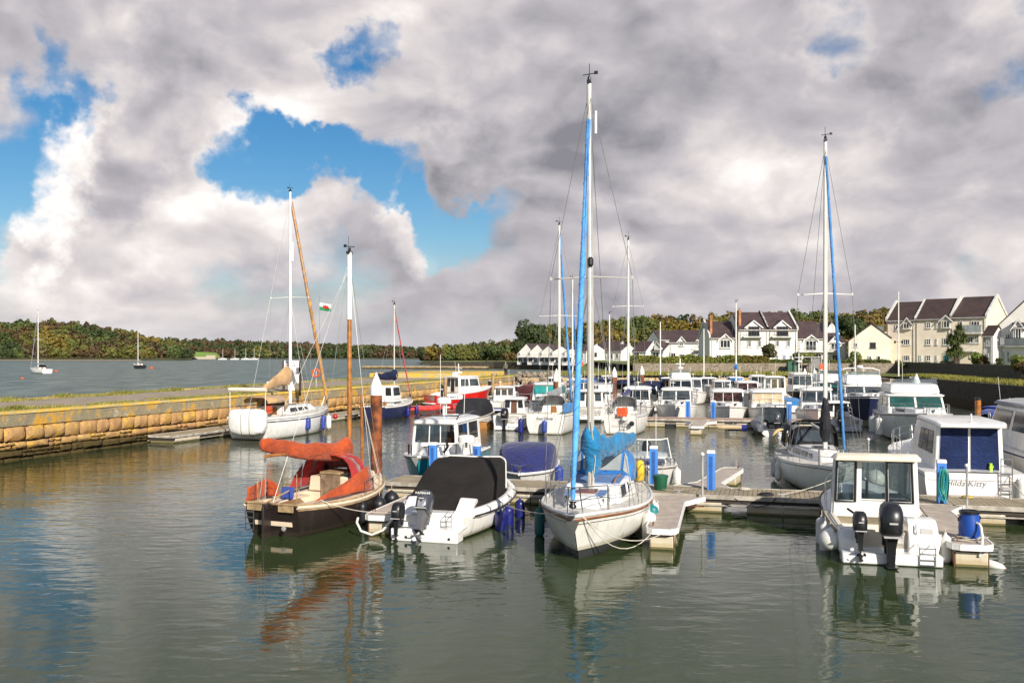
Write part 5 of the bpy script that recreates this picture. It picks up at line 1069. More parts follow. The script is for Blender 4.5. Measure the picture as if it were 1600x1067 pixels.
MB().lathe((L*.62+.1,-.0,7.35),[(.05,0),(.08,.05),(.08,.2),(.04,.25)],10).build('deck_light',m_black,t)
MB().tube([(L*.62+.02,.13,10.9),(L*.62+.02,.13,11.5)],.035,8).build('radar_reflector',m_wmast,t)
rr=random.Random(3); mb=MB()
for k in range(9): 
    y=rr.uniform(-.12,.12); x=L*.62+rr.uniform(-.12,.15); mb.tube([(x,y,1.55),(x+rr.uniform(-.1,.1),y+rr.uniform(-.1,.1),2.2),(x,y*.3,3.2)],.012,4)
mb.build('halyard',m_rope,t)
for x,y,lb,c,l,r in ((L*.56,1.50,'dark teal fender hanging over open water on the left of the blue-decked sloop',fm_green,.85,.14),(L*.42,-1.52,'light teal fender between the blue-decked sloop and the finger',fm_teal,.85,.16),(L*.56,-1.50,'big white fender between the blue-decked sloop and the finger',fm_white,1.05,.19),(L*.35,-1.52,'white fender farther aft between the blue-decked sloop and the finger',fm_white,.8,.14)):
    w=wp(t,x,-y,1.0); fender(w,c,'fender',lb,'fenders on the front row boats',l,r,.18)
w=wp(t,.45,.9,1.0); g=thing('rescue_sling','yellow rescue sling bag hanging on the stern rail of the blue-decked sloop','rescue sling',tuple(w)); MB().lathe((0,0,0),[(.05,0),(.14,.05),(.15,.4),(.13,.62),(.04,.68)],10).build('bag',M('sling_yellow',(.75,.50,.03),.7),g,smooth=True,ang=60); MB().tube([(0,0,.66),(.05,0,.75),(0,0,.8)],.012,4).build('strap',m_black,g)
def rope(a,b,sag,label,r=.012,m=None,name='mooring_rope'):
    a,b=Vector(a),Vector(b); t=[]
    for i in range(11): u=i/10; p=a.lerp(b,u)-Vector((0,0,sag*4*u*(1-u))); t.append(p-a)
    g=thing(name,label,'rope',tuple(a)); MB().tube(t,r,5).build('strand',m or m_rope,g); return g
rope(wp(t,L-.25,.15,1.2),PZ(1034,834,.60),.35,'slack pale mooring rope from the sloop bow down to the finger end'); rope(wp(t,L-.3,.2,1.2),PZ(1022,828,.60),.62,'lower slack mooring rope from the sloop bow to the finger end')
rope(wp(t,L-.4,-.3,1.2),P1(3.2,.05,.6),.3,'mooring rope from the sloop bow back to the pontoon on its left side')
# ---------------- small white cabin boat, stern to the camera ----------------
s=W(1396,881)+Vector((.0,.28,0)); b=Vector((10.45,28.2,0)); loc,rz,L=place(s,b)
t=thing('cabin_boat','small white cabin fishing boat with big black outboard, stern to the viewer','motorboat',loc,rz)
h=Hull(L,2.55,.70,1.25,tr=.93,tm=.5,e=2.6,rake=.7,prof=PR_MOT,flare=.2,dip=.0); h.make(m_hw,t); h.well(m_gel2,t,.0,.42,.80,.32); h.deck(m_gel,t,.42,.998,.06)
h.strake(m_rub,t,.98,.032,'rubbing_strake',off=.01)
mb=MB(); mb.box((-.24,0,.14),(.52,2.25,.26)); mb.build('swim_platform',m_gel,t,bevel=.04)
mb=MB(); mb.loft([[(x,-1.10,z),(x,-.42,z),(x,-.42,.2),(x,-1.10,.2)] for x,z in ((-.14,.58),(-.04,.88),(.16,1.02),(.62,1.02))]); mb.build('quarter_box',m_gel,t,bevel=.05,seg=3); mb=MB(); mb.loft([[(x,1.15,z),(x,.62,z),(x,.62,.2),(x,1.15,.2)] for x,z in ((-.14,.5),(.0,.72),(.4,.76))]); mb.build('quarter_box',m_gel,t,bevel=.05,seg=3)
mb=MB(); mb.box((.30,.05,.50),(.10,1.3,.42)); mb.build('transom_bulkhead',m_gel2,t,bevel=.02)
mb=MB(); mb.tube([(-.08,-.60,.93),(-.16,-.60,.78),(-.08,-.60,.66)],.02,6); mb.build('grab_handle',m_steel,t)
MB().plate([(-.105,-.70,.72),(-.105,-.98,.72),(-.06,-.98,.84),(-.06,-.70,.84)],.004).build('maker_plate',m_trim,t)
mb=MB(); [mb.tube([(-.53,y,.05),(-.53,y,.46)],.016,5) for y in (-.60,-.95)]; [mb.tube([(-.53,-.60,z),(-.53,-.95,z)],.016,5) for z in (.06,.18,.32,.45)]; [mb.tube([(-.53,y,.46),(-.2,y,.5)],.014,5) for y in (-.60,-.95)]; mb.build('boarding_ladder',m_steel,t)
x0,x1=L*.36,L*.64; q=block(None,x0,x1,2.10,1.85,.72,2.22,.42,.02,.06)
framedwall(t,q['aft'],[(.035,.235),(.33,.62),(.66,.93)],.28,.955,m_gel,m_glass,.05)
framedwall(t,q['star'],[(.06,.45),(.52,.94)],.28,.94,m_gel,m_glass,.05); framedwall(t,q['port'],[(.06,.48),(.55,.94)],.28,.94,m_gel,m_glass,.05); framedwall(t,q['front'],[(.05,.48),(.52,.95)],.25,.94,m_gel,m_glass,.05)
c=q['aft']
for a_,b_ in ((.015,.255),(.64,.95)): MB().tube(sub(c,a_,b_,.26,.965,.06)+[sub(c,a_,b_,.26,.965,.06)[0]],.035,4).build('window_frame',m_black,t)
mb=MB(); [mb.tube([ptq(c,u,.02)+Vector((-.03,0,0)),ptq(c,u,.97)+Vector((-.03,0,0))],.028,5) for u in (.29,.645)]; mb.tube([ptq(c,.29,.30)+Vector((-.03,0,0)),ptq(c,.645,.30)+Vector((-.03,0,0))],.02,4); mb.build('door_frame',m_wmast,t)
mb=MB(); mb.box((x0+.35,-.60,.98),(.5,.55,.5)); mb.box((x0+1.1,.0,.75),(.9,1.5,.3)); mb.build('cabin_seat',m_brown,t,bevel=.04)
MB().box((x0+.12,-.42,1.16),(.05,.48,.36)).build('blue_panel',M('panel_navy',(.03,.05,.11),.5),t); MB().box((x0+.3,.80,.98),(.3,.3,.25)).build('blue_white_bag',M('bag',(.55,.62,.70),.8,col2=(.05,.12,.5),vs=9),t,bevel=.06)
mb=MB(); mb.loft([[(x0-.42,-1.06,2.22),(x0-.42,1.06,2.22),(x0-.42,1.0,2.33),(x0-.42,-1.0,2.33)],[(x0-.2,-1.12,2.28),(x0-.2,1.12,2.28),(x0-.2,.98,2.42),(x0-.2,-.98,2.42)],[(x1-.3,-1.0,2.12),(x1-.3,1.0,2.12),(x1-.3,.88,2.24),(x1-.3,-.88,2.24)],[(x1-.1,-.9,2.08),(x1-.1,.9,2.08),(x1-.1,.8,2.16),(x1-.1,-.8,2.16)]]); mb.build('roof',m_gel2,t,bevel=.03,smooth=True)
mb=MB(); [mb.tube([(x0-.1,y,2.38),(x0-.1,y,2.48),(x1-.6,y,2.36),(x1-.6,y,2.24)],.015,5) for y in (.8,-.8)]; mb.build('roof_rail',m_steel,t)
h.rail(t,.5,1.,.45,.9,5,1,close_bow=True)
[MB().tube([h.deckp(.36,.92*sd,.03),h.deckp(.02,.92*sd,.02)],.02,5).build('grab_rail',m_black,t) for sd in (1,-1)]
outboard(t,(-.50,.05,.74),1.16,m_black,m_black,tilt=.0); outboard(t,(-.42,.72,.78),.72,m_black,m_black,tilt=.12)
MB().tube([(.2,.55,.95),(-.05,.95,1.25)],.03,6).build('outboard_tiller',m_black,t)
for x,y,lb,l,r,ball in ((.25,1.32,'round white ball fender at the left stern quarter of the small cabin boat',.5,.27,True),(1.1,1.36,'long white fender aft on the left side of the small cabin boat',.9,.14,False),(2.0,1.36,'long white fender farther forward on the left side of the small cabin boat',.95,.15,False),(.15,-1.30,'white fender squeezed between the small cabin boat and the drum finger',.75,.15,False)):
    fender(wp(t,x,y,.85),fm_white,'fender',lb,'fenders on the front row boats',l,r,.12,ball)
# drum and hose on the finger
w=PZ(1524,846,.55)+Vector((-.02,.25,0)); g=thing('plastic_drum','blue plastic drum with black lid ring standing on the finger pontoon','drum',tuple(w)); md=M('drum_blue',(.012,.07,.36),.4,var=.1)
MB().lathe((0,0,0),[(.17,0),(.21,.02),(.235,.10),(.245,.30),(.235,.50),(.215,.60),(.215,.66)],20).build('body',md,g,smooth=True,ang=50); MB().lathe((0,0,.66),[(.215,-.03),(.24,-.02),(.24,.03),(.21,.045),(.19,.02),(.05,.02)],20).build('lid_ring',m_black,g); mb=MB(); [mb.tube([(sx*.225,-.04,.58),(sx*.27,0,.52),(sx*.25,.04,.45)],.018,5) for sx in (1,-1)]; mb.build('handle',m_black,g)
g=thing('hose','thick pale hose hanging from the blue drum over the finger end','hose',tuple(w)); MB().tube([(.06,-.23,.44),(.09,-.30,.43),(.10,-.36,.36),(.06,-.50,.15),(.02,-.56,-.02),(-.06,-.60,-.28)],.032,8).build('tube',fm_white,g,smooth=True)
g=thing('rope_coil','tangled grey ropes lying round the foot of the blue drum','rope',tuple(w)); rr=random.Random(9); mb=MB()
for k in range(9): r=rr.uniform(.2,.42); cx,cy=rr.uniform(-.15,.2),rr.uniform(-.25,.1); mb.tube([(cx+r*math.cos(a)*.8,cy+r*math.sin(a)*.6,.02+.01*k) for a in [2*pi*i/14 for i in range(15)]],.013,4)
mb.build('strand',m_rope,g)
w=W(1556,887); g=thing('float_fender','white cylindrical fender floating at the end of the drum finger','fender',(w.x-.15,w.y+.15,.0),-.5); MB().lathe((0,0,.08),[(.02,-.38),(.09,-.34),(.11,-.2),(.11,.2),(.09,.34),(.03,.42)],10,(1,0,-.25)).build('fender_body',fm_white,g,smooth=True,ang=60); MB().lathe((.40,0,-.02),[(.03,0),(.03,.05)],6,(1,0,-.2)).build('end_eye',m_orange,g)
w=W(585,838); g=thing('hose','white hose looped across the end of the finger beside the brown yacht','hose',(w.x,w.y,.5)); MB().tube([(-.45,.0,.02),(-.47,-.08,-.1),(-.35,-.14,-.32),(-.05,-.16,-.42),(.25,-.14,-.30),(.5,-.06,-.02),(.9,.3,.06)],.035,8).build('tube',fm_white,g,smooth=True)
rope(PZ(612,800,.62),wp(bpy.data.objects['gaff_yacht'],.9,-1.0,.95),.12,'pale mooring rope from the brown yacht stern to the motorboat')

# pontoon clutter
def coil(p,label,m,r=.22,n=5,seed=1):
    g=thing('rope_coil',label,'rope',tuple(p)); rr=random.Random(seed); mb=MB(); pts=[]
    for k in range(n*14): a=2*pi*k/14; q=r*(1-.09*(k/14))+rr.uniform(-.015,.015); pts.append((q*math.cos(a),q*math.sin(a),.015+.012*(k/14)))
    mb.tube(pts,.013,5); mb.build('strand',m,g); return g
m_rb=M('rope_black',(.02,.02,.025),.9); m_ry=M('rope_yellow',(.55,.42,.10),.9); m_rbl=M('rope_blue',(.03,.10,.40),.9)
coil(P1(12.9,.5,.56),'black rope coil on the main pontoon left of the small cabin boat',m_rb,.26,4,1)
coil(P1(12.2,1.5,.56),'pale rope coil at the back edge of the main pontoon below the black-hooded sloop',m_rope,.2,5,2)
coil(P1(18.9,1.6,.56),'yellow rope coil on the pontoon below the name of the blue-curtained cruiser',m_ry,.18,5,3)
coil(P1(6.6,.6,.56),'blue rope coil on the main pontoon behind the blue-decked sloop',m_rbl,.2,5,4)
def cleat(p,rz,label):
    g=thing('cleat',label,'cleat',tuple(p),rz); MB().tube([(-.15,0,.10),(-.05,0,.085),(.05,0,.085),(.15,0,.10)],.02,6).build('horn',m_galv,g,smooth=True); mb=MB(); mb.box((0,0,.01),(.18,.07,.02)); mb.box((0,0,.045),(.08,.03,.06)); mb.build('base',m_galv,g)
for s_,lb in ((4.4,'galvanised cleat on the pontoon edge right of the covered motorboat'),(7.3,'galvanised cleat on the pontoon edge at the grating finger root'),(10.2,'galvanised cleat on the pontoon edge under the thin pale post'),(13.4,'galvanised cleat on the pontoon edge at the small cabin boat bow'),(20.5,'galvanised cleat on the pontoon edge right of the drum finger')): cleat(P1(s_,.16,.56),-.28,lb)
rope(P1(10.2,.16,.62),P1(8.3,1.7,.60),.02,'pale rope lying slack across the deck boards near the lone blue post')
rope(P1(13.4,.16,.66),Vector((11.5,31.3,1.15)),.12,'pale mooring rope from the pontoon up to the bow of the black-hooded sloop')
rope(P1(20.5,.2,.66),Vector((15.6,29.1,1.2)),.15,'thin rope from the pontoon up to the stern of the blue-curtained cruiser')
g=thing('power_cable','black power cable looping off the edge of the main pontoon','cable',tuple(P1(13.2,-.03,.5))); MB().tube([(0,0,.06),(-.2,-.02,-.15),(-.6,-.02,-.22),(-1.0,-.02,-.12),(-1.3,0,.04)],.016,5).build('cable_strand',m_black,g)
# ---------------- generic boats ----------------
def ax(px,D,L,near='bow',k=.25,x=None):
    X=(px-800)/F*D if x is None else x; n=Vector((X,D,0)); d=Vector((k,1,0)).normalized()*L; f=n+d
    return (f,n) if near=='bow' else (n,f)
m_ggrey=M('window_grey',(.06,.075,.085),.08,var=.3,vs=1.2)
def cruiser(sb,B,label,zs=.85,zb=1.25,tr=.9,hm=None,hs=(.22,.62,2.15),fr=.7,wf=.72,trunk=True,fly=None,canopy=None,archr=False,ob=None,win=None,rail=True,stripe=None,roofm=None,name='motor_cruiser',cat='motorboat',open_aft=True,aftdoor=None,solid=False,seed=0,group=None,mastz=0,flym=None,railh=.55,lowwin=True,rake=.9,clear=False,roofh=.13,sidecanvas=None,vsplit=2):
    loc,rz,L=place(*sb); t=thing(name,label,cat,loc,rz,group); hm=hm or m_hw
    h=Hull(L,B,zs,zb,tr=tr,tm=.5,e=2.5,rake=rake,prof=PR_MOT,flare=.25,dip=.0); h.make(hm,t,14)
    if open_aft: h.well(m_deck,t,0,hs[0]+.02,.80,.42); h.deck(m_gel,t,hs[0]+.02,.998,.06)
    else: h.deck(m_gel,t,0,.998,.06)
    h.strake(m_rub if stripe is None else stripe,t,.93,.028,'rubbing_strake',off=.008)
    x0,x1,zt=hs[0]*L,hs[1]*L,hs[2]; zc=h.z(hs[1]*.6)
    if trunk:
        mb=MB(); q=block(mb,x1-.4,L*.90,B*.66,B*.22,h.z(.8)-.06,h.z(.75)+.30,.7,0,.12); mb.build('fore_cabin',m_gel,t,bevel=.05)
        if lowwin:
            for s_ in ('star','port'): windows(t,q[s_],[(.12,.5,.35,.8)],m_dglass)
        mb=MB(); mb.box((L*.72,0,h.z(.75)+.31),(.5,.5,.05)); mb.build('fore_hatch',m_ggrey,t,bevel=.01)
    W0=B*wf; gw=win or m_dglass; zw=zc-.04
    mb=MB(); q=block(None if clear else mb,x0,x1,W0,W0*.94,zw,zt,fr,.05,.10)
    if clear:
        for f_,ops in (('front',[(.04,.36),(.38,.62),(.64,.96)]),('aft',[(.05,.3),(.35,.62),(.68,.95)]),('star',[(.05,.45),(.5,.92)]),('port',[(.05,.45),(.5,.92)])): framedwall(t,q[f_],ops,.42,.93,m_gel,m_glass,.04)
        MB().box(((x0+x1)/2,0,zw+.5),(x1-x0-.5,W0*.6,.5)).build('helm_console',m_brown,t)
    else:
        mb.build('wheelhouse',m_gel,t,bevel=.09,seg=3)
        sp=[(.04,.48,.42,.90),(.52,.96,.42,.90)] if vsplit==2 else [(.04,.34,.42,.90),(.36,.64,.42,.90),(.66,.96,.42,.90)]
        windows(t,q['front'],sp,gw); 
        for s_ in ('star','port'): windows(t,q[s_],[(.08,.46,.42,.88),(.52,.94,.42,.88)] if s_=='star' else [(.06,.48,.42,.88),(.54,.92,.42,.88)],gw)
        windows(t,q['aft'],[(.06,.30,.40,.90),(.70,.94,.40,.90)],gw); windows(t,q['aft'],[(.36,.64,.05,.90)],aftdoor or m_dglass,'cabin_door')
    mb=MB(); w=W0-.12; ov=.28; mb.loft([[(x,-ww,z),(x,ww,z),(x,ww*.92,z+roofh*.55),(x,ww*.5,z+roofh),(x,-ww*.5,z+roofh),(x,-ww*.92,z+roofh*.55)] for x,ww,z in ((x0-ov,w/2,zt-.03),(x0,w/2+.05,zt),(x1-fr-.1,w/2+.03,zt),(x1-fr+.22,w/2-.12,zt-.05))]); mb.build('roof',roofm or m_gel,t,bevel=.03,smooth=True)
    if fly:
        z1=zt+roofh; mb=MB(); q=block(mb,x0-.1,x1-fr*.9,w*.95,w*.85,z1-.01,z1+fly,.45,.0,.10); mb.build('flybridge',flym or m_gel,t,bevel=.14,seg=4)
        mb=MB(); c=q['front']; c2=[c[3],c[2],Vector(c[2])+Vector((-.25,-.05,.28)),Vector(c[3])+Vector((-.25,.05,.28))]; mb.plate([Vector(p_) for p_ in c2],.01); mb.build('fly_screen',m_glass,t)
        mb=MB(); mb.tube([(x0-.1,-w*.45,z1+fly),(x0-.1,-w*.45,z1+fly+.3),(x1-fr-.8,-w*.42,z1+fly+.3)],.015,5); mb.tube([(x0-.1,w*.45,z1+fly),(x0-.1,w*.45,z1+fly+.3),(x1-fr-.8,w*.42,z1+fly+.3)],.015,5); mb.build('fly_rail',m_steel,t)
    if archr:
        z1=zt+(fly or 0); mb=MB(); mb.tube([(x0-.4,-w*.5,zs+.5),(x0+.0,-w*.48,z1+.45),(x0+.1,-w*.3,z1+.62),(x0+.1,w*.3,z1+.62),(x0+.0,w*.48,z1+.45),(x0-.4,w*.5,zs+.5)],.05,6); mb.build('radar_arch',m_gel if archr is True else archr,t,smooth=True)
        MB().lathe((x0+.1,0,z1+.66),[(.05,0),(.26,.02),(.28,.12),(.2,.2),(.02,.22)],12).build('radar_dome',m_gel,t,smooth=True)
    if canopy:
        hood(t,.25,x0+.25,B*.80,W0*.95,zs+.05,zt-zs-.25,zt-zs+.02,canopy,m_ggrey,'canopy'); 
    if ob: outboard(t,(-.35,ob[1] if len(ob)>1 else 0,.75),ob[0],m_black,m_black); MB().box((-.2,0,.16),(.45,B*tr*.85,.26)).build('swim_platform',m_gel,t,bevel=.03)
    else: MB().box((-.25,0,.25),(.55,B*tr*.9,.10)).build('swim_platform',m_gel,t,bevel=.03)
    if rail: h.rail(t,.42,.985,railh,.9,5,2,r=.020,close_bow=True)
    mb=MB(); rr=random.Random(seed); y=rr.uniform(-.5,.5); zt2=zt+(fly or 0)+.05; mb.tube([(x0+.3,y,zt2),(x0+.1,y,zt2+rr.uniform(.9,1.8))],.012,4); mb.tube([(x0+.6,-y,zt2),(x0+.6,-y,zt2+.5)],.02,4); mb.box((x0+.6,-y,zt2+.4),(.05,.3,.04)); mb.build('antenna',m_wmast,t)
    if mastz: mb=MB(); mb.tube([(x0+.9,0,zt2),(x0+.8,0,mastz)],.05,6); mb.box((x0+.85,0,mastz-.5),(.1,.9,.06)); mb.lathe((x0+.9,0,mastz-1.0),[(.1,0),(.3,.02),(.3,.16),(.1,.2)],10); mb.build('signal_mast',m_gel,t)
    t['_L']=L; return t,h
def covered(sb,B,label,m,zs=.6,zb=.85,zt=1.5,hm=None,name='covered_motorboat',seed=1,x0=.05,x1=.8,stripe=None,group=None,ob=None,tr=.85):
    loc,rz,L=place(*sb); t=thing(name,label,'motorboat',loc,rz,group); h=Hull(L,B,zs,zb,tr=tr,tm=.5,e=2.4,rake=.7,prof=PR_MOT,dip=0); h.make(hm or m_hw,t,12); h.deck(m_gel,t,0,.998,.05); h.strake(stripe or m_rub,t,.93,.03,'rubbing_strake')
    mb=MB(); rr=random.Random(seed); rings=[]
    for k in range(7):
        u=k/6; x=L*(x0+(x1-x0)*u); w=h.b(x/L)*1.88; z=h.z(x/L)+.02; hh=(zt-z)*math.sin(pi*min(1,.18+.62*u if u<.7 else .62-(u-.7)*.0))**.6 if u<.75 else (zt-z)*(1-(u-.75)*3.2)
        hh=max(.06,hh); rings.append([(x+rr.uniform(-.03,.03),-w/2*math.copysign(abs(math.cos(pi*j/8))**.28,math.cos(pi*j/8)),z+hh*math.sin(pi*j/8)**.32) for j in range(9)])
    mb.loft(rings,False,False); mb.add(rings[0],[tuple(range(9))]); mb.add(rings[-1],[tuple(range(9))]); mb.build('canvas_cover',m,t,smooth=True,ang=45)
    h.rail(t,.75,.99,.3,.8,3,1,r=.014,close_bow=True)
    MB().box((-.2,0,.16),(.4,B*.75,.22)).build('swim_platform',m_gel,t,bevel=.03)
    if ob: outboard(t,(-.35,0,.7),ob,m_black,m_black)
    return t,h
def sloop(sb,B,label,zs,zb,zt,mf=.58,cover=None,furl=None,furlr=.07,hm=None,hoodm=None,tr=.7,spread=None,deckm=None,name='sloop',boomL=3.2,cov_r=.16,rails=True,mm=None,wires=3,prof=PR_SAIL,sr=0.,cab=.42,seed=1,r=.075,dip=.06,well=True,simple=False,boom=True,boomz=None,group=None,mast=True):
    loc,rz,L=place(*sb); t=thing(name,label,'yacht',loc,rz,group); h=Hull(L,B,zs,zb,tr=tr,tm=.45,e=2.2,rake=.9,sr=sr,prof=prof,dip=dip); h.make(hm or m_hw,t,16)
    if well: h.well(m_deck,t,.02,.30,.6,.5)
    h.deck(deckm or m_deck,t,.30 if well else 0,.998,.06); h.strake(m_wood if simple=='w' else m_ggrey,t,.90,.016,'stripe')
    mb=MB(); q=block(mb,L*.30,L*.78,B*.62,B*.30,h.z(.5)-.03,h.z(.5)+cab,.9,0,.12); mb.build('cabin',m_gel,t,bevel=.05)
    for s_ in ('star','port'): windows(t,q[s_],[(.10,.34,.3,.75),(.40,.58,.32,.72),(.64,.74,.35,.68)] if s_=='star' else [(.26,.36,.35,.68),(.42,.60,.32,.72),(.66,.90,.3,.75)])
    windows(t,q['aft'],[(.38,.62,.02,.95)],m_wood,'companionway')
    MB().box((L*.5,0,h.z(.5)+cab+.03),(.55,.55,.06)).build('hatch',m_ggrey,t,bevel=.01)
    if hoodm: hood(t,L*.30-.3,L*.30+.45,B*.62,B*.5,h.z(.3)+cab-.1,.80,.15,hoodm,m_ggrey)
    if rails: pulpit(h,t,.58,.86); pushpit(h,t); h.rail(t,.16,.86,.58,.94,5,2,r=.012)
    zc=h.z(mf)+cab*.8
    if mast: rig(t,L*mf,zc,zt,h,mm=mm or m_wmast,r=r,spread=spread,boomL=boomL,boomz=boomz or zc+.75,cover=cover,furl=furl,furl_r=furlr,cov_r=cov_r,wires=wires,seed=seed,boom=boom)
    t['_L']=L; return t,h
# ----- boats along the far side of the main pontoon -----
hm_teal=hullmat('hull_teal',(.012,.20,.26),(.01,.05,.07),.02,(.02,.12,.14)); sb=ax(650,34.3,6.8,'bow',.22)
t,h=cruiser(sb,2.5,'teal hulled white pilot house boat with large clear windows',.95,1.22,hm=hm_teal,hs=(.16,.66,2.32),fr=.12,wf=.80,clear=True,rail=False,rake=.6,roofh=.14,name='pilot_boat',trunk=True,lowwin=False)
L=t['_L']; h.strake(m_gel,t,1.0,.05,'white_gunwale'); h.rail(t,.70,.93,.42,.85,2,1,mat=m_black,r=.02)
mb=MB(); [mb.tube([(L*.2,y,2.47),(L*.2,y,2.60),(L*.55,y,2.60),(L*.60,y,2.45)],.025,6) for y in (.8,-.8)]; mb.tube([(L*.57,.8,2.56),(L*.57,-.8,2.56)],.025,6); mb.build('roof_rack',m_black,t)
mb=MB(); mb.tube([(L*.42,-.1,2.45),(L*.42,-.1,3.0)],.06,8); mb.tube([(L*.3,-.5,2.45),(L*.3,-.5,5.0)],.012,4); mb.build('radar_pole',m_wmast,t); MB().lathe((L*.42,-.1,2.98),[(.1,0),(.30,.03),(.30,.18),(.22,.26),(.02,.28)],16).build('radar_dome',m_gel,t,smooth=True)
text('roof_number','13',.22,m_blue,t,(L*.575,.25,2.44),(R(90),0,R(90))); mb=MB(); mb.box((L*.99,0,1.28),(.4,.12,.06)); mb.add([(L+.1,-.15,1.2),(L+.1,.15,1.2),(L-.02,0,.85)],[(0,1,2)]); mb.build('anchor',m_galv,t)
mb=MB(); mb.tube([(L*.84,.75,1.3),(L*.86,.95,1.55),(L*.84,.85,1.75),(L*.80,.8,1.5)],.05,6); mb.build('black_winch',m_black,t)
t2=thing('radar_mast','second white radar dome on a steel stand beside the teal pilot boat','radar',(-1.75,35.5,.55)); mb=MB(); [mb.tube([(sx*.25,sy*.25,0),(sx*.12,sy*.12,1.0)],.018,5) for sx in (1,-1) for sy in (1,-1)]; mb.tube([(0,0,.9),(0,0,1.1)],.05,6); mb.build('stand',m_steel,t2); MB().lathe((0,0,1.1),[(.1,0),(.33,.03),(.33,.2),(.24,.27),(.02,.29)],16).build('dome',m_gel,t2,smooth=True)
m_navyc=cloth('canvas_navy',(.016,.022,.12)); m_brblue=cloth('canvas_bright_blue',(.02,.05,.32)); m_dnav=cloth('canvas_dark_navy',(.012,.018,.055)); m_greenc=cloth('canvas_green',(.02,.12,.10)); m_greyc=cloth('canvas_grey',(.30,.30,.31)); m_tanc=cloth('canvas_tan',(.50,.31,.15)); m_bluet=cloth('tarpaulin_blue',(.03,.20,.50)); m_burg=cloth('canvas_burgundy',(.20,.025,.03)); m_blk2=cloth('canvas_black2',(.02,.02,.024),.8,.5); m_orgf=cloth('furl_tan',(.55,.28,.08)); m_redf=cloth('furl_red',(.50,.05,.04))
t,h=covered(ax(812,33.2,5.4,'bow',.12),2.25,'low white motorboat under a royal blue cover behind the main pontoon',m_navyc,.62,.72,1.62,x0=.1,x1=.93,tr=.9); MB().box((4.85,0,.80),(.3,.5,.08)).build('bow_hatch',m_gel,t,bevel=.02); h.strake(m_gel,t,1.,.05,'white_gunwale')
fender(wp(t,2.6,-1.2,.7) if False else Vector((1.75,34.6,1.0)),fm_blue,'fender','royal blue fender on the right side of the royal blue covered boat','fenders on the front row boats',.75,.16,.1)
t,h=cruiser(ax(1012,33.0,6.0,'bow',.14),2.3,'open white speedboat with raked clear windscreen behind the main pontoon',.72,1.0,hs=(.36,.56,1.05),fr=.1,trunk=False,rail=True,railh=.25,name='speedboat',ob=(.9,0)); L=t['_L']
mb=MB(); q=[(L*.50,-.92,1.0),(L*.60,-.6,1.05),(L*.62,0,1.08),(L*.60,.6,1.05),(L*.50,.92,1.0)]; mb.loft([q,[(x-.55,y*.86,1.72) for x,y,z in q]],False,False); mb.build('windscreen',m_glass,t); mb=MB(); mb.tube([(x-.55,y*.86,1.72) for x,y,z in q],.025,6); [mb.tube([(x,y,z),(x-.55,y*.86,1.72)],.02,5) for x,y,z in (q[0],q[2],q[4])]; mb.build('windscreen_frame',m_wmast,t)
MB().box((L*.72,0,1.03),(1.1,1.3,.08)).build('sun_pad',m_navyc,t,bevel=.04)
fender(Vector((6.12,34.4,.95)),fm_white,'fender','white fender on the right side of the open white speedboat','fenders on the front row boats',.7,.14,.1)
# sloop with black sprayhood
t,h=sloop((Vector((12.35,39.6,0)),Vector((11.25,31.3,0))),2.95,'white sloop with black sprayhood and black mast cover, blue genoa furled',1.05,1.15,12.95,.60,None,cloth('furl_steel_blue',(.06,.22,.50),.75,.3),.052,hoodm=m_blk2,tr=.72,spread=[(7.25,.98)],boom=True,r=.085,seed=4,boomL=3.4); L=t['_L']
mb=MB(); lumpy(mb,interp([(L*.60+.02,0,1.75),(L*.60,0,2.3),(L*.60,0,2.9),(L*.60,0,3.4)],8),[.09,.17,.22,.21,.19,.16,.13,.11,.09],12,.14,4,1,1); mb.build('mast_cover',m_blk2,t,smooth=True); 
hood(t,.6,L*.30-.2,1.9,2.1,1.30,.80,1.10,m_blk2,m_ggrey,'cockpit_tent'); fender(wp(t,L*.30,-1.5,1.0),fm_white,'fender','white fender near the stern of the black-hooded sloop','fenders on the front row boats',.8,.13,.1); fender(wp(t,L*.45,-1.52,1.0),fm_white,'fender','white fender amidships on the black-hooded sloop','fenders on the front row boats',.8,.13,.1)
w=wp(t,.15,-.9,1.1); g=thing('horseshoe_buoy','cream horseshoe lifebuoy on the stern rail of the black-hooded sloop','lifebuoy',tuple(w)); MB().tube([(.28*math.cos(a),0,.35+.34*math.sin(a)) for a in [-.9+ (pi+1.8)*k/12 for k in range(13)]],.075,8).build('ring',M('buoy_cream',(.70,.52,.25),.7),g,smooth=True)
# blue-curtained cruiser
s_=Vector((14.65,29.35,0)); b_=Vector((16.9,39.2,0)); loc,rz,L=place(s_,b_); t=thing('motor_cruiser','white cruiser with navy curtained sliding doors and its name on the transom','motorboat',loc,rz)
h=Hull(L,3.2,1.25,1.45,tr=.93,tm=.5,e=2.6,rake=1.1,prof=PR_MOT,flare=.3,dip=0.); h.make(m_hw,t,16); h.deck(m_gel,t,0,.998,.05); h.strake(m_ggrey,t,.90,.02,'rubbing_strake'); h.rail(t,.42,.985,.6,.9,6,2,r=.015,close_bow=True)
x0,x1=.75,L*.52; mb=MB(); q=block(mb,x0,x1,2.10,2.1,1.2,2.72,1.35,0,.07); mb.build('wheelhouse',m_gel,t,bevel=.05)
for a_,b2 in ((.06,.485),(.515,.93)): windows(t,q['aft'],[(a_,b2,.02,.93)],m_curt,'curtained_door',m_wmast)
c=q['aft']
for s__ in ('star','port'): windows(t,q[s__],[(.10,.28,.35,.85),(.31,.48,.35,.85),(.51,.68,.35,.84)] if s__=='star' else [(.32,.49,.35,.84),(.52,.69,.35,.85),(.72,.90,.35,.85)],m_ggrey)
windows(t,q['front'],[(.04,.34,.3,.88),(.36,.64,.3,.88),(.66,.96,.3,.88)])
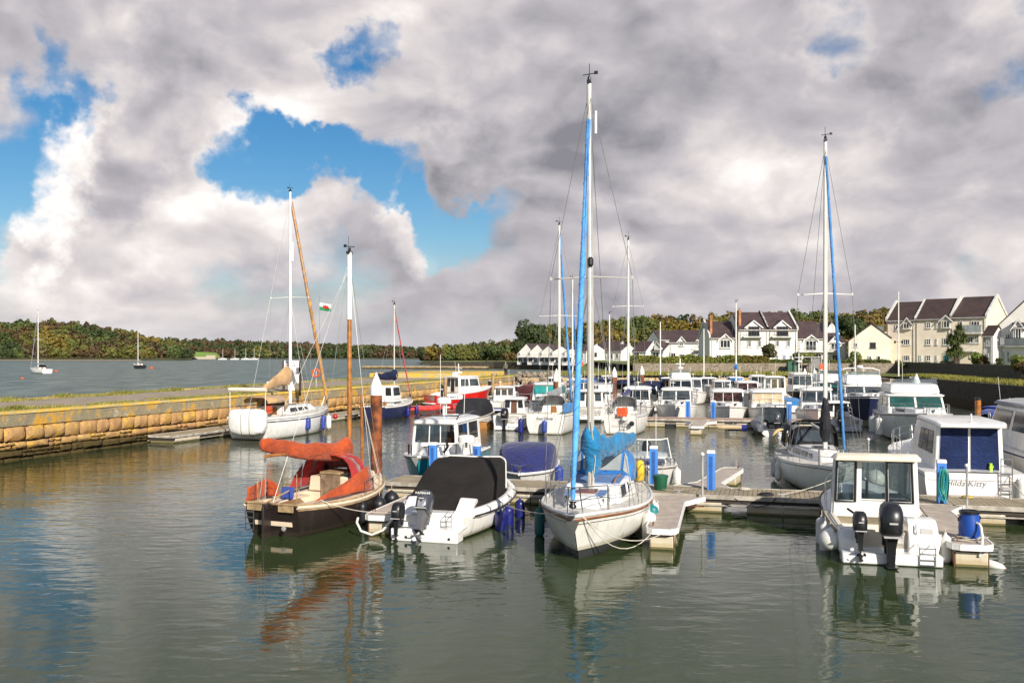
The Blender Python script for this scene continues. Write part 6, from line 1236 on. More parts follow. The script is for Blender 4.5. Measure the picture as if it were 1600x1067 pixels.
mb=MB(); mb.loft([[(x,-w,z),(x,w,z),(x,w*.93,z+.10),(x,-w*.93,z+.10)] for x,w,z in ((.25,.98,2.66),(.6,1.10,2.74),(x1-1.6,1.06,2.76),(x1-1.0,.9,2.66))]); mb.build('roof',m_gel,t,bevel=.03)
mb=MB(); q=block(mb,x1-.9,L*.90,2.2,.8,1.3,1.75,1.0,0,.15); mb.build('fore_cabin',m_gel,t,bevel=.05)
text('boat_name','Hilda Kitty',.27,M('lettering_grey',(.22,.22,.24),.5),t,(-.012,.28,.92),(R(90),0,R(-90)),.003,.25)
mb=MB(); [mb.tube([(-.06,y,.25),(-.10,y,1.75)],.02,5) for y in (-.72,-1.05)]; [mb.tube([(-.08,-.72,z),(-.08,-1.05,z)],.018,5) for z in (.35,.65,.95,1.25,1.5,1.72)]; mb.build('ladder',m_steel,t); MB().box((-.06,-.885,.80),(.06,.30,.10)).build('ladder_step',m_trim,t)
MB().box((-.012,0,1.02),(.012,3.0*.93,.02)).build('transom_line',m_trim,t); MB().tube([(.5,0,2.85),(.5,0,3.1)],.03,6).build('stern_light',m_wmast,t)
w=wp(t,-.12,-1.30,1.15); fender(w+Vector((0,0,.1)),fm_white,'fender','white fender standing at the right transom corner of the blue-curtained cruiser','fenders on the front row boats',1.0,.14,.08)
fender(P1(16.3,2.15,1.25)+Vector((0,0,.12)),fm_white,'fender','round white buoy fender between the pontoon and the blue-curtained cruiser','fenders on the front row boats',.6,.30,.05,True)
g=thing('toy_figure','tiny lime green jug standing inside the cruiser door sill','jug',tuple(wp(t,.66,-.62,1.27))); MB().lathe((0,0,0),[(.05,0),(.06,.1),(.04,.18),(.05,.24)],8).build('jug_body',M('lime',(.45,.75,.05),.5),g); MB().tube([(.05,0,.06),(.09,0,.12),(.05,0,.18)],.012,4).build('handle',M('lime',(0,0,0)),g); g.name='plastic_jug'
# ----- right-hand big cruisers -----
cruiser((Vector((18.9,29.6,0)),Vector((21.4,41.5,0))),3.9,'large white cruiser with grey canvas top and long dark window, cut by the right edge',1.6,1.9,hs=(.10,.62,3.15),fr=1.6,wf=.86,win=m_ggrey,canopy=m_greyc,roofm=m_greyc,roofh=.2,stripe=m_navyc,seed=2,fly=None)
cruiser((Vector((25.9,61.6,0)),Vector((22.8,51.0,0))),4.1,'big white flybridge cruiser with green tinted windscreen, bow to the viewer',1.35,1.75,hs=(.20,.66,2.55),fr=1.2,wf=.84,win=m_gglass,fly=.55,canopy=m_greyc,rake=1.2,seed=3)
for k,(lb,x) in enumerate((('white fender nearest the bow of the green-screened flybridge cruiser',.72),('second white fender of the green-screened flybridge cruiser',.55))):
    p_=Vector((22.3,51.2,1.4)).lerp(Vector((25.2,61.6,1.4)),1-x); fender(p_+Vector((-1.72*(.9 if k==0 else 1),.4,.1)),fm_white,'fender',lb,'fenders on the second row boats',1.1,.22,.15)
hm_nav=hullmat('hull_navy',(.015,.02,.07),(.02,.02,.025),.03,(.04,.04,.06))
cruiser((Vector((29.6,79.5,0)),Vector((26.7,69.2,0))),3.9,'navy hulled flybridge motor yacht with navy top cover and white bow',1.45,1.9,hm=hm_nav,hs=(.18,.66,2.5),fr=1.3,wf=.86,win=m_ggrey,fly=.75,flym=m_gel,archr=True,stripe=m_gel,rake=1.5,seed=4)
t=bpy.data.objects['motor_cruiser.002'] if 'motor_cruiser.002' in bpy.data.objects else None
cruiser((Vector((23.4,46.8,0)),Vector((29.6,48.8,0))),2.6,'small white cruiser with bright blue canvas canopy lying side on',.95,1.2,hs=(.22,.58,2.25),fr=.8,canopy=m_brblue,roofm=m_brblue,seed=5,stripe=m_navyc)
t=thing('wooden_mast_stub','short varnished wooden mast rising before the bright blue canopy boat','mast',((1528-800)/F*42,42,.9)); MB().tube([(0,0,-.6),(0,0,2.05)],.13,10).build('pole',m_wood,t,smooth=True); MB().lathe((0,0,2.05),[(.14,0),(.15,.05),(.06,.12)],10).build('cap',m_black,t)
# ----- second row -----
R2A=Vector((7.2,64.9,0)); R2D=Vector((.975,-.222,0)).normalized()
pontoon(R2A,R2A+R2D*15.5,1.9,'reddish plank pontoon of the second row beyond the open water',m_plankr,boards=.3,seed=2)
finger(PZ(1118,658,.55)+Vector((-1,0,0)),W(1087,680),'second row finger pontoon ending in a cream float',w=.9)
for px,yt,d,lb in ((1075,629,66,'blue power post left of the two in the second row'),(1114.5,629,65,'blue power post right of the two in the second row'),(1233,632,62.5,'darker blue power post behind the grey inflatable')): post(px,yt,d,lb,1.15,.32)
for px,d,lb in ((1019,98,'blue power post in the third row by the navy covered boat'),(1090,97,'blue power post in the third row between two white cabin boats'),(1104,112,'smallest blue power post far back near the beige quay')): post(px,0,d,lb,1.15,.42)
g=thing('dock_fender','tan roll fender lying along the second row pontoon edge','fender',tuple(PZ(1122,667,.45))); MB().tube([(0,0,0),(1.4,-.3,0)],.14,8).build('roll',M('roll_tan',(.55,.42,.25),.8),g,smooth=True); MB().tube([(.3,0,.1),(.3,-.05,.3)],.02,4).build('rope',m_rope,g)
g=thing('dock_fender','navy roll fender beside the tan one on the second row pontoon','fender',tuple(PZ(1138,668,.40))); MB().tube([(0,0,0),(1.1,-.3,0)],.2,8).build('roll',fm_navy,g,smooth=True); MB().tube([(.3,0,.1),(.3,-.05,.3)],.02,4).build('rope',m_rope,g)
cruiser(ax(1055,66.8,8.2,'bow',.2),3.1,'white cabin cruiser with two large windscreen panes in the second row',1.0,1.45,hs=(.20,.66,2.35),fr=.7,wf=.80,win=m_ggrey,seed=6,stripe=m_gel)
cruiser(ax(1140,65.8,7.6,'bow',.2),3.0,'white cruiser with rounded roof and reddish cabin behind its glass in the second row',.95,1.35,hs=(.18,.62,2.25),fr=.9,wf=.86,win=M('window_redbrown',(.07,.03,.025),.1,var=.4),seed=7,roofh=.18,rail=False,vsplit=3)
cruiser(ax(1204,64.8,7.4,'bow',.2),3.0,'white cruiser with cream blinds in its windscreen in the second row',.95,1.35,hs=(.20,.68,2.3),fr=.25,wf=.84,win=m_curtc,seed=8,roofh=.16,vsplit=3)
cruiser(ax(992,68.5,7.,'bow',.18),2.7,'white cruiser with bulky rounded roof behind the grey-hooded sloop',.9,1.3,hs=(.18,.62,2.35),fr=.6,wf=.84,seed=9,roofh=.2,vsplit=3)
cruiser(ax(1278,62.5,8.2,'bow',.3),2.9,'white cruiser with dark green canopy edge beside the slim blue genoa',.95,1.35,hs=(.22,.62,2.5),fr=.5,wf=.80,win=m_ggrey,canopy=m_greenc,roofm=m_gel,seed=10,roofh=.16)
t,h=cruiser(ax(1323,60.5,6.5,'stern',.1),2.3,'small white boat with blue antifouling and raised black outboard',.75,1.05,hs=(.36,.62,1.75),hm=hullmat('hull_white_blue',WHITE,(.03,.09,.34),.30),ob=(1.0,.5),seed=11)
# grey RIB
s_,b_=ax(1213,56.8,6.4,'stern',.2); loc,rz,L=place(s_,b_); t=thing('inflatable_boat','grey rigid inflatable with steel arch and dark outboard','inflatable boat',loc,rz); m_hyp=M('hypalon_grey',(.14,.15,.17),.5,var=.15); mb=MB()
for sd in (1,-1): mb.tube([(-.35,sd*1.02,.42),(0,sd*1.02,.42),(L*.6,sd*1.02,.48),(L*.85,sd*.65,.62),(L*.97,0,.75)],[.12,.30,.30,.28,.26],12)
mb.build('tube',m_hyp,t,smooth=True); h=Hull(L*.93,1.8,.35,.5,tr=.95); h.make(m_gel,t,8); h.deck(m_gdeck,t); mb=MB(); mb.box((1.4,0,.75),(.9,.8,.7)); mb.box((2.5,0,.85),(.5,.8,.9)); mb.build('console',m_blk2,t,bevel=.05)
mb=MB(); mb.tube([(.25,-.8,.5),(.25,-.8,1.75),(.3,-.65,1.9),(.3,.65,1.9),(.25,.8,1.75),(.25,.8,.5)],.045,6); mb.build('arch',m_steel,t,smooth=True); MB().plate([(.7,-.7,.8),(.7,.7,.8),(.5,.66,1.75),(.5,-.66,1.75)],.02).build('screen',m_ggrey,t); outboard(t,(-.3,0,.85),1.0,m_cg,m_black)
# stern-on sloops of the middle row
m_tx=M('lettering_navy',(.06,.08,.16),.6)
t,h=sloop((Vector((2.05,57.9,0)),Vector((4.3,66.8,0))),2.75,'white sloop with rounded transom, wooden companionway and lone blue fender at its stern',1.3,1.35,13.7,.50,m_greyc,m_lblue,.075,tr=.86,spread=[(7.6,1.3)],prof=PR_FULL,seed=6,boomL=4.2,hoodm=m_greyc,cov_r=.2,sr=.25,r=.09); text('boat_name','Four Winds',.22,m_tx,t,(-.012,0,1.02),(R(90),0,R(-90)),.003,.2)
fender(wp(t,-.15,0,1.15),fm_blue,'fender','blue fender hanging at the middle of the rounded white transom','fenders on the second row boats',.85,.16,.2); fender(wp(t,.4,1.65,1.2),fm_navy,'fender','navy fender between the wooden-door fishing boat and the rounded transom','fenders on the second row boats',1.0,.17,.2)
sheet([(.1,-1.2,1.35),(2.6,-1.42,1.35),(2.6,-1.38,1.95),(.1,-1.15,1.95)],m_bluet,'blue_dodger',t,4,.01,3)
t,h=sloop((Vector((6.75,57.8,0)),Vector((8.6,65.0,0))),2.6,'white sloop with grey sprayhood and orange liferaft case, seen from its stern',1.25,1.3,12.6,.52,m_navyc,None,.07,tr=.80,spread=[(8.2,1.0)],prof=PR_FULL,seed=7,boomL=3.4,hoodm=m_greyc,sr=.3,r=.08); MB().box((-.05,-.1,1.42),(.25,.62,.55)).build('orange_case',m_orange,t,bevel=.04); MB().lathe((-.10,-.72,.72),[(.16,0),(.16,.03),(.02,.035)],14,(-1,0,.1)).build('black_vent',m_black,t); MB().lathe((-.12,-.25,1.0),[(.02,-.17),(.15,-.08),(.17,0),(.15,.08),(.02,.17)],10).build('round_fender',fm_white,t,smooth=True)
mb=MB(); [mb.tube([(-.05,y,.25),(-.05,y,1.1)],.015,5) for y in (-.1,-.42)]; [mb.tube([(-.06,-.1,z),(-.06,-.42,z)],.015,5) for z in (.3,.5,.7,.9,1.05)]; mb.build('boarding_ladder',m_steel,t); mb=MB(); mb.tube([(.2,.95,1.2),(.2,.95,4.2)],.045,6); mb.box((.2,.95,2.9),(.5,.85,.45)); mb.build('stern_mast',m_wmast,t)
t,h=cruiser(ax(793,61.6,6.4,'stern',.2),2.15,'white fishing boat with brown cabin door and black outboard at its stern',.95,1.15,hs=(.34,.62,1.95),fr=.3,aftdoor=m_brown,ob=(1.1,.1),seed=12,name='fishing_boat')
covered(ax(727,63.2,6.6,'stern',.22),2.2,'white speedboat under a short black cover right of the red workboat',m_blk2,.75,1.15,1.95,x0=.12,x1=.60,name='covered_speedboat')
g=thing('finger_pontoon','short finger end with rusty orange float beside the black covered speedboat','pontoon',(W(757,669)).to_tuple(),1.3); MB().box((.6,0,.5),(1.6,.9,.1)).build('deck_grating',m_grate,g); MB().box((.3,0,.1),(.9,.85,.6)).build('float',M('float_rusty',(.50,.25,.06),.8,col2=(.3,.12,.03)),g,bevel=.03)
# ----- left pontoon, ketch -----
pontoon((-19.0,52.2),(-11.0,76.5),1.8,'weathered pontoon beside the lichen covered pier on the left',m_plank,seed=3,zd=.42,gap=2.2,fl=2.2)
pontoon((-9.6,97.5),(3.5,101.5),1.8,'far pontoon behind the red workboat',m_plank,boards=.3,seed=4)
t,h=sloop((Vector((-15.5,54.2,0)),Vector((-12.55,63.2,0))),3.3,'large white cream-canvas yacht with white dinghy across its stern and tan furled genoa',1.35,1.55,15.3,.50,None,m_orgf,.11,tr=.82,spread=[(8.6,1.35)],prof=PR_FULL,seed=8,boomL=2.6,hoodm=m_tanc,cab=.5,r=.10,boomz=3.2,sr=.3); L=t['_L']
mb=MB(); lumpy(mb,interp([(L*.5-.15,0,3.75),(L*.5-1.2,0,3.45),(L*.5-3.0,0,2.95)],8),[.42,.44,.42,.38,.33,.28,.22,.16,.10],12,.06,5,.6,1.3); mb.build('sail_bag',m_tanc,t,smooth=True)
mb=MB(); mb.loft([[(-.50+.36*sx*math.copysign(abs(math.cos(a))**.6,math.cos(a)),y*.68-.42,1.12+dz+hz2*math.copysign(abs(math.sin(a))**.6,math.sin(a))) for a in [2*pi*k/20 for k in range(20)]] for y,sx,hz2,dz in ((1.75,.25,.30,.10),(1.66,.7,.55,.06),(1.35,1,.72,.0),(.4,1.05,.78,-.02),(-.9,1.05,.76,0),(-1.45,1,.68,.04),(-1.70,.7,.5,.1),(-1.78,.25,.28,.12))]); mb.build('stowed_dinghy',m_gel,t,smooth=True); mb=MB(); [mb.tube([(-.50+.40*math.copysign(abs(math.cos(a))**.6,math.cos(a)),y*.68-.42,1.11+.80*math.copysign(abs(math.sin(a))**.6,math.sin(a))) for a in [2*pi*k/20 for k in range(21)]],.014,4) for y in (-.5,.3)]; mb.build('lashing',m_black,t)
mb=MB(); mb.tube([(.1,-1.2,1.3),(.1,-1.2,2.9),(.1,1.2,2.9),(.1,1.2,1.3)],.03,6); mb.tube([(.1,1.25,2.95),(.1,-1.25,2.95)],.12,8); mb.build('stern_gantry',m_gel2,t,smooth=True); MB().box((.9,-.9,1.75),(.3,.35,.45)).build('orange_box',m_orange,t,bevel=.03)
hood(t,.9,2.6,1.7,1.9,2.1,.35,.4,m_tanc,None,'bimini'); h.strake(m_dnav,t,.80,.03,'navy_stripe')
MB().tube([(L*.5,-.14,10.9),(L*.5,-.14,12.1)],.09,8).build('radar_reflector',m_wmast,t)
for k,(x,c,lb,ball) in enumerate(((.42,fm_blue,'grey blue fender amidships on the large cream-canvas yacht',False),(.62,fm_blue,'grey blue fender near the bow of the large cream-canvas yacht',False),(.70,fm_white,'white fender near the bow of the large cream-canvas yacht',False),(.80,M('fender_red',(.5,.02,.03),.4),'red ball fender at the bow of the large cream-canvas yacht',True))): fender(wp(t,L*x,-1.72+.5*max(0,x-.6),1.3),c,'fender',lb,'fenders on the cream-canvas yacht',.95 if k!=0 else .8,.17,.15,ball)
g=thing('flag','small white and green flag with a red dragon mark flying from a thin halyard','flag',tuple(wp(t,L*.72,-.9,7.9))); m_fg=M('flag_green',(.01,.22,.09),.8); MB().tube([(0,0,-6.3),(0,0,.9)],.009,4).build('halyard',m_wire,g)
def ff(u,v): return (.75*u,.02+.07*math.sin(u*5),.48*v-.12*u)
mb=MB(); [mb.add([ff(i/6,.5),ff((i+1)/6,.5),ff((i+1)/6,1),ff(i/6,1)],[(0,1,2,3)]) for i in range(6)]; mb.build('white_half',m_wht,g); mb=MB(); [mb.add([ff(i/6,0),ff((i+1)/6,0),ff((i+1)/6,.5),ff(i/6,.5)],[(0,1,2,3)]) for i in range(6)]; mb.build('green_half',m_fg,g)
mb=MB(); pts=[(.2,.5),(.3,.62),(.25,.8),(.4,.7),(.5,.85),(.58,.65),(.72,.75),(.78,.55),(.85,.35),(.7,.4),(.66,.22),(.58,.38),(.42,.4),(.36,.22),(.3,.4)]; mb.add([(ff(u,v)[0],ff(u,v)[1]-.02,ff(u,v)[2]) for u,v in pts],[tuple(range(len(pts)))]); mb.build('red_mark',m_red,g)
# notice board on the pier
g=thing('notice_board','white notice board with lines of text on dark posts behind the cream-canvas yacht','sign',(-16.15,68.,ZP),-.12); mb=MB(); [mb.box((x,.05,1.0),(.14,.12,2.6)) for x in (-.62,.62)]; mb.build('post',M('post_dark',(.06,.03,.02),.8),g); MB().box((0,-.02,1.45),(1.12,.05,1.65)).build('panel',m_wht,g); MB().box((0,-.02,.35),(.5,.05,.55)).build('small_panel',m_wht,g)
text('lettering','PORTH\nMARINA',.22,m_tx,g,(-.1,-.055,2.0),(R(90),0,0)); text('lettering','BERTH HOLDERS\nVISITORS REPORT\nTO OFFICE',.10,m_tx,g,(0,-.055,1.3),(R(90),0,0))
g=thing('lifebuoy_post','orange lifebuoy on a pale post beside the tan furled genoa','lifebuoy',((494-800)/F*76,76,ZP-.1)); MB().tube([(0,0,0),(0,0,1.6)],.05,6).build('post',m_galv,g); MB().tube([(.3*math.cos(a),-.08,1.3+.3*math.sin(a)) for a in [2*pi*k/16 for k in range(17)]],.07,6).build('ring',m_orange,g,smooth=True)
for px,d,hh,c,lb in ((696,84,2.9,m_wood2,'pale wooden post left of the red workboat wheelhouse'),(770,104,2.9,m_wood2,'pale post right of the red workboat'),(765,100,2.2,m_black,'short black post beside the pale one right of the red workboat'),(690,83,1.9,m_black,'short black post left of the red workboat')):
    g=thing('mooring_post',lb,'post',((px-800)/F*d,d,0)); MB().tube([(0,0,-.5),(0,0,hh)],.16,8).build('shaft',c,g); MB().lathe((0,0,hh),[(.17,-.05),(.17,.02),(.05,.08)],8).build('cap',m_trim,g)
# navy motorsailer, red boats
t,h=sloop((Vector((-10.6,70.5,0)),Vector((-8.45,77.3,0))),2.5,'navy hulled motorsailer with white wheelhouse and navy sail cover',1.0,1.35,9.0,.55,m_dnav,m_redf,.05,tr=.85,hm=hm_nav,prof=PR_FULL,cab=.35,seed=9,boomL=3.6,boomz=3.15,cov_r=.30,r=.05); L=t['_L']; mb=MB(); q=block(mb,L*.28,L*.52,1.6,1.5,1.3,2.55,.25,0,.08); mb.build('wheelhouse',m_gel,t,bevel=.04); windows(t,q['front'],[(.05,.33,.4,.9),(.37,.63,.4,.9),(.67,.95,.4,.9)]); windows(t,q['aft'],[(.08,.4,.4,.9),(.6,.92,.4,.9)]); windows(t,q['star'],[(.1,.9,.4,.9)]); h.strake(m_gel,t,1.,.05,'white_gunwale'); text('cover_letter','C',.35,m_wht,t,(L*.55-.2,-.32,3.3),(R(90),0,0))
for k,x in enumerate((.5,.85)): fender(wp(t,L*x,-1.35+.35*k,1.0),fm_navy,'fender',('navy fender amidships on the navy motorsailer','navy fender at the bow of the navy motorsailer')[k],'fenders on the navy motorsailer',.8,.17,.15)
def rib(x,y,rz,L,c,label,ob=True):
    g=thing('inflatable_dinghy',label,'inflatable boat',(x,y,0),rz); mb=MB(); [mb.tube([(-.2,sd*.62,.3),(L*.6,sd*.62,.34),(L*.9,sd*.35,.45),(L,0,.5)],[.12,.22,.21,.2],10) for sd in (1,-1)]; mb.build('tube',c,g,smooth=True); MB().box((L*.4,0,.2),(L*.7,1.1,.1)).build('floor',m_dark,g); sheet([(0,-.7,.5),(L*.8,-.6,.55),(L*.8,.6,.60),(0,.7,.52)],c,'cover',g,5,.07,int(x*7)); 
    if ob: outboard(g,(-.2,0,.6),.7,m_black,m_black)
m_rr=cloth('inflatable_red',(.62,.04,.035),.6,.6)
rib(-8.9,80.2,.25,3.2,m_rr,'red inflatable dinghy with black outboard right of the navy motorsailer'); rib(-6.9,82.0,.35,3.4,m_rr,'crumpled red covered inflatable between the dinghy and the red workboat',False)
hm_red=hullmat('hull_red',(.60,.012,.012),(.02,.02,.02),.04)
t,h=cruiser((Vector((-8.3,91.0,0)),Vector((-2.2,97.2,0))),3.0,'red hulled workboat with white wheelhouse and its name on a white side panel',1.05,1.7,tr=.92,hm=hm_red,hs=(.38,.74,2.75),fr=.35,wf=.66,trunk=False,rail=False,stripe=m_gel,rake=.8,mastz=4.1,seed=13,name='workboat',win=m_ggrey,archr=False); h.strake(m_gel,t,1.,.07,'white_gunwale'); text('boat_name','MY WAY 2',.34,m_tx,t,(1.85,-1.53,.80),(R(90),0,0),.02); MB().box((1.85,-1.49,.80),(2.9,.04,.42)).build('name_panel',m_wht,t); MB().lathe((3.6,0,2.82),[(.3,0),(.36,.1),(.3,.35),(.1,.42)],12).build('life_raft',m_gel,t,smooth=True)
cruiser(ax(786,80,7.,'stern',.05),2.6,'white open fishing boat with pale hardtop on a steel frame',.9,1.15,hm=hullmat('hull_white_navyband',WHITE,(.015,.03,.16),.42),hs=(.30,.55,2.1),fr=.1,clear=True,seed=14,canopy=None,name='fishing_boat')
cruiser((Vector((-.9,103,0)),Vector((3.6,106.5,0))),2.2,'small white speedboat with dark screen before the pier end',.75,1.0,hs=(.3,.6,1.45),fr=.6,seed=15,rail=False,name='speedboat',trunk=False)
covered((Vector((1.2,99.5,0)),Vector((4.6,94.0,0))),2.3,'red and white boat under a burgundy cover before the rock heap',m_burg,.9,1.1,1.95,hm=hullmat('hull_maroon',(.35,.02,.03),(.02,.02,.02),.05),stripe=m_gel,x0=.03,x1=.85)
cruiser(ax(850,72,8.,'bow',.12),3.1,'white cruiser with turquoise windows behind the rounded transom sloop',1.2,1.5,hs=(.2,.66,2.6),fr=.5,wf=.84,win=M('glass_turquoise',(.03,.30,.28),.1),seed=16)
MID=[(918,69,'white cabin boat squeezed between the two stern-on sloops',None,2.2,0),(932,77,'white cabin boat with grey canopy behind the squeezed cabin boat',m_greyc,2.4,0),(1008,80,'white cabin boat with dark canopy between the second and third rows',m_dnav,2.3,0),(906,80,'white cruiser with blue canopy half hidden by the main mast',m_bluet,2.6,0),(936,88,'white cruiser with navy canopy frame left of the rusty pile',m_dnav,2.5,0),(921,100,'white cruiser with low blue canopy farther behind the main mast',m_navyc,2.3,0),(975,92,'white cruiser with dark canopy right of the slim grey mast',m_dnav,2.3,0),(893,92,'plain white cruiser left of the main mast in the third row',None,2.4,0)]
for i,(px,d,lb,cn,zt,_) in enumerate(MID): cruiser(ax(px,d,7.5,'bow' if i%2 else 'stern',.18),2.9,lb,.95,1.3,hs=(.24,.64,zt),fr=.7,win=m_ggrey,canopy=cn,roofm=cn,seed=20+i)
# ----- third and fourth rows -----
pontoon((9.5,100.5),(31,96.0),1.9,'third row pontoon among the far white boats',m_plank,boards=.35,seed=5)
pontoon((14,114.5),(38,110.5),1.9,'last pontoon in front of the beige quay',m_plank,boards=.4,seed=6)
covered(ax(1017,91,6.,'bow',.2),2.7,'white boat with navy cover over its cockpit in the third row',m_dnav,1.0,1.2,2.35,x0=.05,x1=.9)
row=[(1066,86,8.5,'bow',3.3,dict(hs=(.2,.6,2.6),fly=.5,mastz=4.6),'tall white cruiser with stepped flybridge and radar mast in the third row'),
(1085,92,7.5,'bow',2.8,dict(hs=(.2,.64,2.5),fr=.4,win=m_ggrey),'white cabin boat with two square windscreen panes in the third row'),
(1132,95,7,'bow',2.8,dict(hs=(.2,.64,2.2),fr=.4,win=m_ggrey),'white cabin boat with small square windows in the third row'),
(1174,87,8,'bow',3.1,dict(hs=(.2,.64,2.3),fr=.5,win=M('window_redbrown',(0,0,0))),'white cruiser with brown tinted cabin windows in the third row'),
(1215,88,7,'stern',2.9,dict(hs=(.3,.55,2.8),fr=.1,clear=True,ob=(1.0,0)),'white fishing boat with tall clear wheelhouse and open stern in the third row'),
(1262,93,8,'bow',3.1,dict(hs=(.2,.6,3.0),fr=.1,hm=hullmat('hull_black',(.015,.015,.018),(.02,.02,.02),.05,(.03,.03,.03)),win=m_ggrey,vsplit=3,mastz=5.2),'black hulled trawler style boat with white wheelhouse'),
(1313,76,8.5,'bow',3.2,dict(hs=(.18,.62,2.6),fr=1.,win=m_gglass,fly=.6,roofm=m_gel,archr=False),'white flybridge boat with peach canvas top left of the navy motor yacht'),
(1151,103,7,'stern',2.7,dict(hs=(.24,.6,2.4),canopy=m_bluet),'white cruiser with blue canvas near the blue-covered mast'),
(1190,106,7,'bow',2.7,dict(hs=(.24,.6,2.5)),'plain white cabin boat in the last row below the rubble wall'),
(1110,106,8,'bow',2.9,dict(hs=(.24,.6,2.2)),'low white cruiser in the last row left of the blue-covered mast'),
(1045,104,7,'stern',2.6,dict(hs=(.24,.6,2.3),canopy=m_dnav),'white cruiser with dark stern canopy in the last row'),
(1290,104,7.5,'bow',2.8,dict(hs=(.24,.6,2.5)),'white cabin boat in the last row under the gate shelter'),
(990,106,7,'bow',2.7,dict(hs=(.24,.6,2.4),canopy=m_blk2,roofm=m_blk2),'white boat with black canopy in the last row by the rusty pile'),
(1352,98,8,'bow',3.,dict(hs=(.2,.6,2.5)),'white cruiser in the last row behind the navy motor yacht'),
(950,110,7,'stern',2.7,dict(hs=(.24,.6,2.4)),'plain white cruiser in the last row right of the main mast'),
(862,108,6.5,'bow',2.5,dict(hs=(.24,.6,2.2)),'small white cruiser in the last row right of the rock heap')]
for i,(px,d,L_,nr,B_,kw,lb) in enumerate(row): cruiser(ax(px,d,L_,nr,.15),B_,lb,1.0,1.4,seed=40+i,**kw)
covered(ax(1238,80,5,'stern',.1),2.0,'small boat under a bright blue tarpaulin beside the black trawler',m_bluet,.6,.8,1.2,x0=.02,x1=.95)
def yacht(px,d,L_,nr,B_,ztop,lb,**kw): return sloop(ax(px,d,L_,nr,kw.pop('k',.2)),B_,lb,1.0,1.25,ztop,r=.08,wires=2,**kw)
yacht(1152,100,8,'bow',2.7,10.8,'white sloop with bright blue sail cover before the rubble wall',cover=m_bluet,cov_r=.22,boomL=4,boomz=3.4,seed=31)
yacht(1030,104,7.5,'bow',2.6,8.8,'small white sloop with dark boom cover in the last row',cover=m_dnav,cov_r=.22,seed=32)
yacht(884,84,8,'stern',2.7,12.2,'white sloop with teal blue furled sail close left of the main mast',furl=m_bluet,cover=m_greyc,seed=33)
yacht(918,96,8,'bow',2.7,12.6,'white sloop with bare mast behind the main mast',cover=m_navyc,seed=34)
yacht(948,100,7.5,'bow',2.5,9.5,'white sloop with plain thin mast right of the main mast',cover=m_greyc,seed=36)
yacht(1343,108,7.5,'bow',2.5,8.6,'white sloop with grey boom cover behind the navy motor yacht',cover=m_greyc,seed=38)
yacht(1100,112,7.5,'bow',2.6,8.2,'farthest small white sloop with stubby mast',cover=m_greyc,seed=35)
# moored out in the strait
w=W(62,583.5); sloop((w+Vector((3.5,-3.,0)),w+Vector((-3.9,3,0))),3.3,'white yacht with dark canvas moored in the strait at far left',1.2,1.5,16.6,.55,m_greyc,m_greyc,.09,hoodm=m_blk2,spread=[(9.,1.4)],r=.12,seed=41,tr=.8,name='moored_yacht')
w=W(215,576); sloop((w+Vector((3.,-3.,0)),w+Vector((-2.6,3.5,0))),3.1,'smaller dark hulled yacht moored in the strait right of the white one',1.3,1.6,13.8,.55,m_greyc,None,.09,hm=hullmat('hull_black',(0,0,0)),spread=[(8.,1.2)],r=.12,seed=42,tr=.8,name='moored_yacht')
for i,(px,lb) in enumerate(((346,'tiny white yacht moored off the green field on the far shore'),(365,'second tiny white yacht moored off the far shore from the left'),(382,'third tiny white yacht moored off the far shore from the left'),(395,'fourth tiny white yacht moored off the far shore from the left'),(672,'tiny white yacht moored below the far point near the pines'))):
    sloop((Vector(((px-800)/F*880-3,880,0)),Vector(((px-800)/F*880+5,882,0))),2.8,lb,1.2,1.4,11.,.5,m_greyc,r=.13,wires=2,name='moored_yacht',rails=False,well=False,seed=50+i)
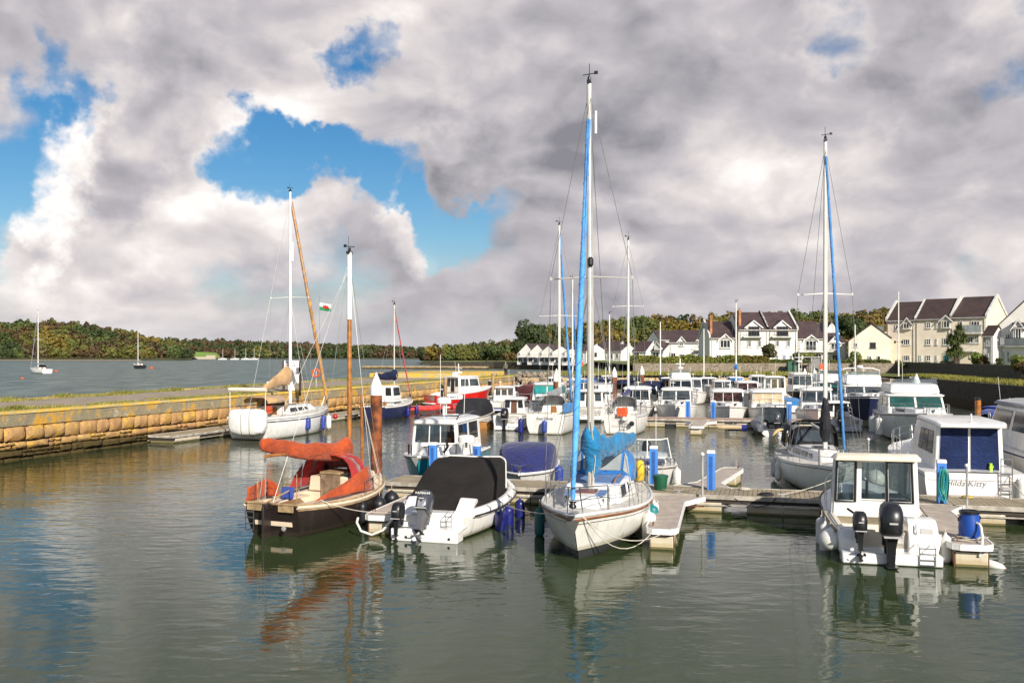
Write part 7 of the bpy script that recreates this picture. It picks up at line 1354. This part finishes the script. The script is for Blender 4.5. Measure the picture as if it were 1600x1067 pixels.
# ---------------- person on the pier ----------------
t=thing('person','person in a grey green jacket and dark trousers standing on the pier end looking out','person',tuple(Vector(((790-800)/F*119,119,ZP+.02))),R(150))
def skin(name,verts,edges,radii,m,par,lv=1):
    me=bpy.data.meshes.new(name); me.from_pydata(verts,edges,[]); o=bpy.data.objects.new(name,me); COL.objects.link(o); o.parent=par; me.materials.append(m)
    o.modifiers.new('skin','SKIN'); me.skin_vertices.clear() if False else None
    bm=bmesh.new(); bm.from_mesh(me); ly=bm.verts.layers.skin.verify(); bm.verts.ensure_lookup_table()
    for i,v in enumerate(bm.verts): v[ly].radius=(radii[i],radii[i]) if not isinstance(radii[i],tuple) else radii[i]; v[ly].use_root=(i==0)
    bm.to_mesh(me); bm.free(); s=o.modifiers.new('sub','SUBSURF'); s.levels=lv; s.render_levels=lv; return o
V=[(0,0,.93),(0,0,1.12),(0,.0,1.36),(0,0,1.47),(0,.01,1.55),(0,.015,1.66),(-.10,0,.88),(-.11,.01,.48),(-.12,-.01,.08),(-.12,.14,.03),(.10,0,.88),(.11,.01,.48),(.12,-.01,.08),(.12,.14,.03),(-.19,0,1.38),(-.25,-.02,1.12),(-.20,.12,.94),(-.18,.19,.90),(.19,0,1.38),(.25,-.02,1.12),(.20,.12,.94),(.18,.19,.90)]
E_=[(0,1),(1,2),(2,3),(3,4),(4,5),(0,6),(6,7),(7,8),(8,9),(0,10),(10,11),(11,12),(12,13),(2,14),(14,15),(15,16),(16,17),(2,18),(18,19),(19,20),(20,21)]
m_skin=M('skin',(.55,.32,.22),.6); skin('body',V,E_,[(.15,.11),(.14,.10),(.17,.11),.06,.055,.095,.10,.075,.05,.045,.10,.075,.05,.045,.07,.05,.04,.035,.07,.05,.04,.035],m_skin,t)
skin('trousers',[V[i] for i in (0,6,7,8,10,11,12)],[(0,1),(1,2),(2,3),(0,4),(4,5),(5,6)],[(.17,.13),.12,.09,.075,.12,.09,.075],M('trousers_dark',(.02,.022,.03),.9),t)
skin('jacket',[V[i] for i in (0,1,2,14,15,16,18,19,20,3)],[(0,1),(1,2),(2,3),(3,4),(4,5),(2,6),(6,7),(7,8),(2,9)],[(.19,.15),(.18,.14),(.20,.14),.09,.07,.06,.09,.07,.06,.08],M('jacket_grey_green',(.16,.18,.12),.9),t)
MB().lathe((0,0,1.68),[(.10,-.05),(.108,.02),(.07,.09),(.01,.11)],12).build('hair',M('hair_grey',(.2,.18,.15),.9),t,smooth=True); MB().lathe((0,.10,1.66),[(.004,0),(.016,.015),(.004,.03)],6,(0,1,0)).build('nose',m_skin,t); mb=MB(); mb.box((-.10,.06,.04),(.10,.27,.08)); mb.box((.12,.06,.04),(.10,.27,.08)); mb.build('shoes',m_black,t,bevel=.02)
# ladder rungs and clutter on the far quay
for k in bpy.data.objects:
    if '_L' in k: del k['_L']
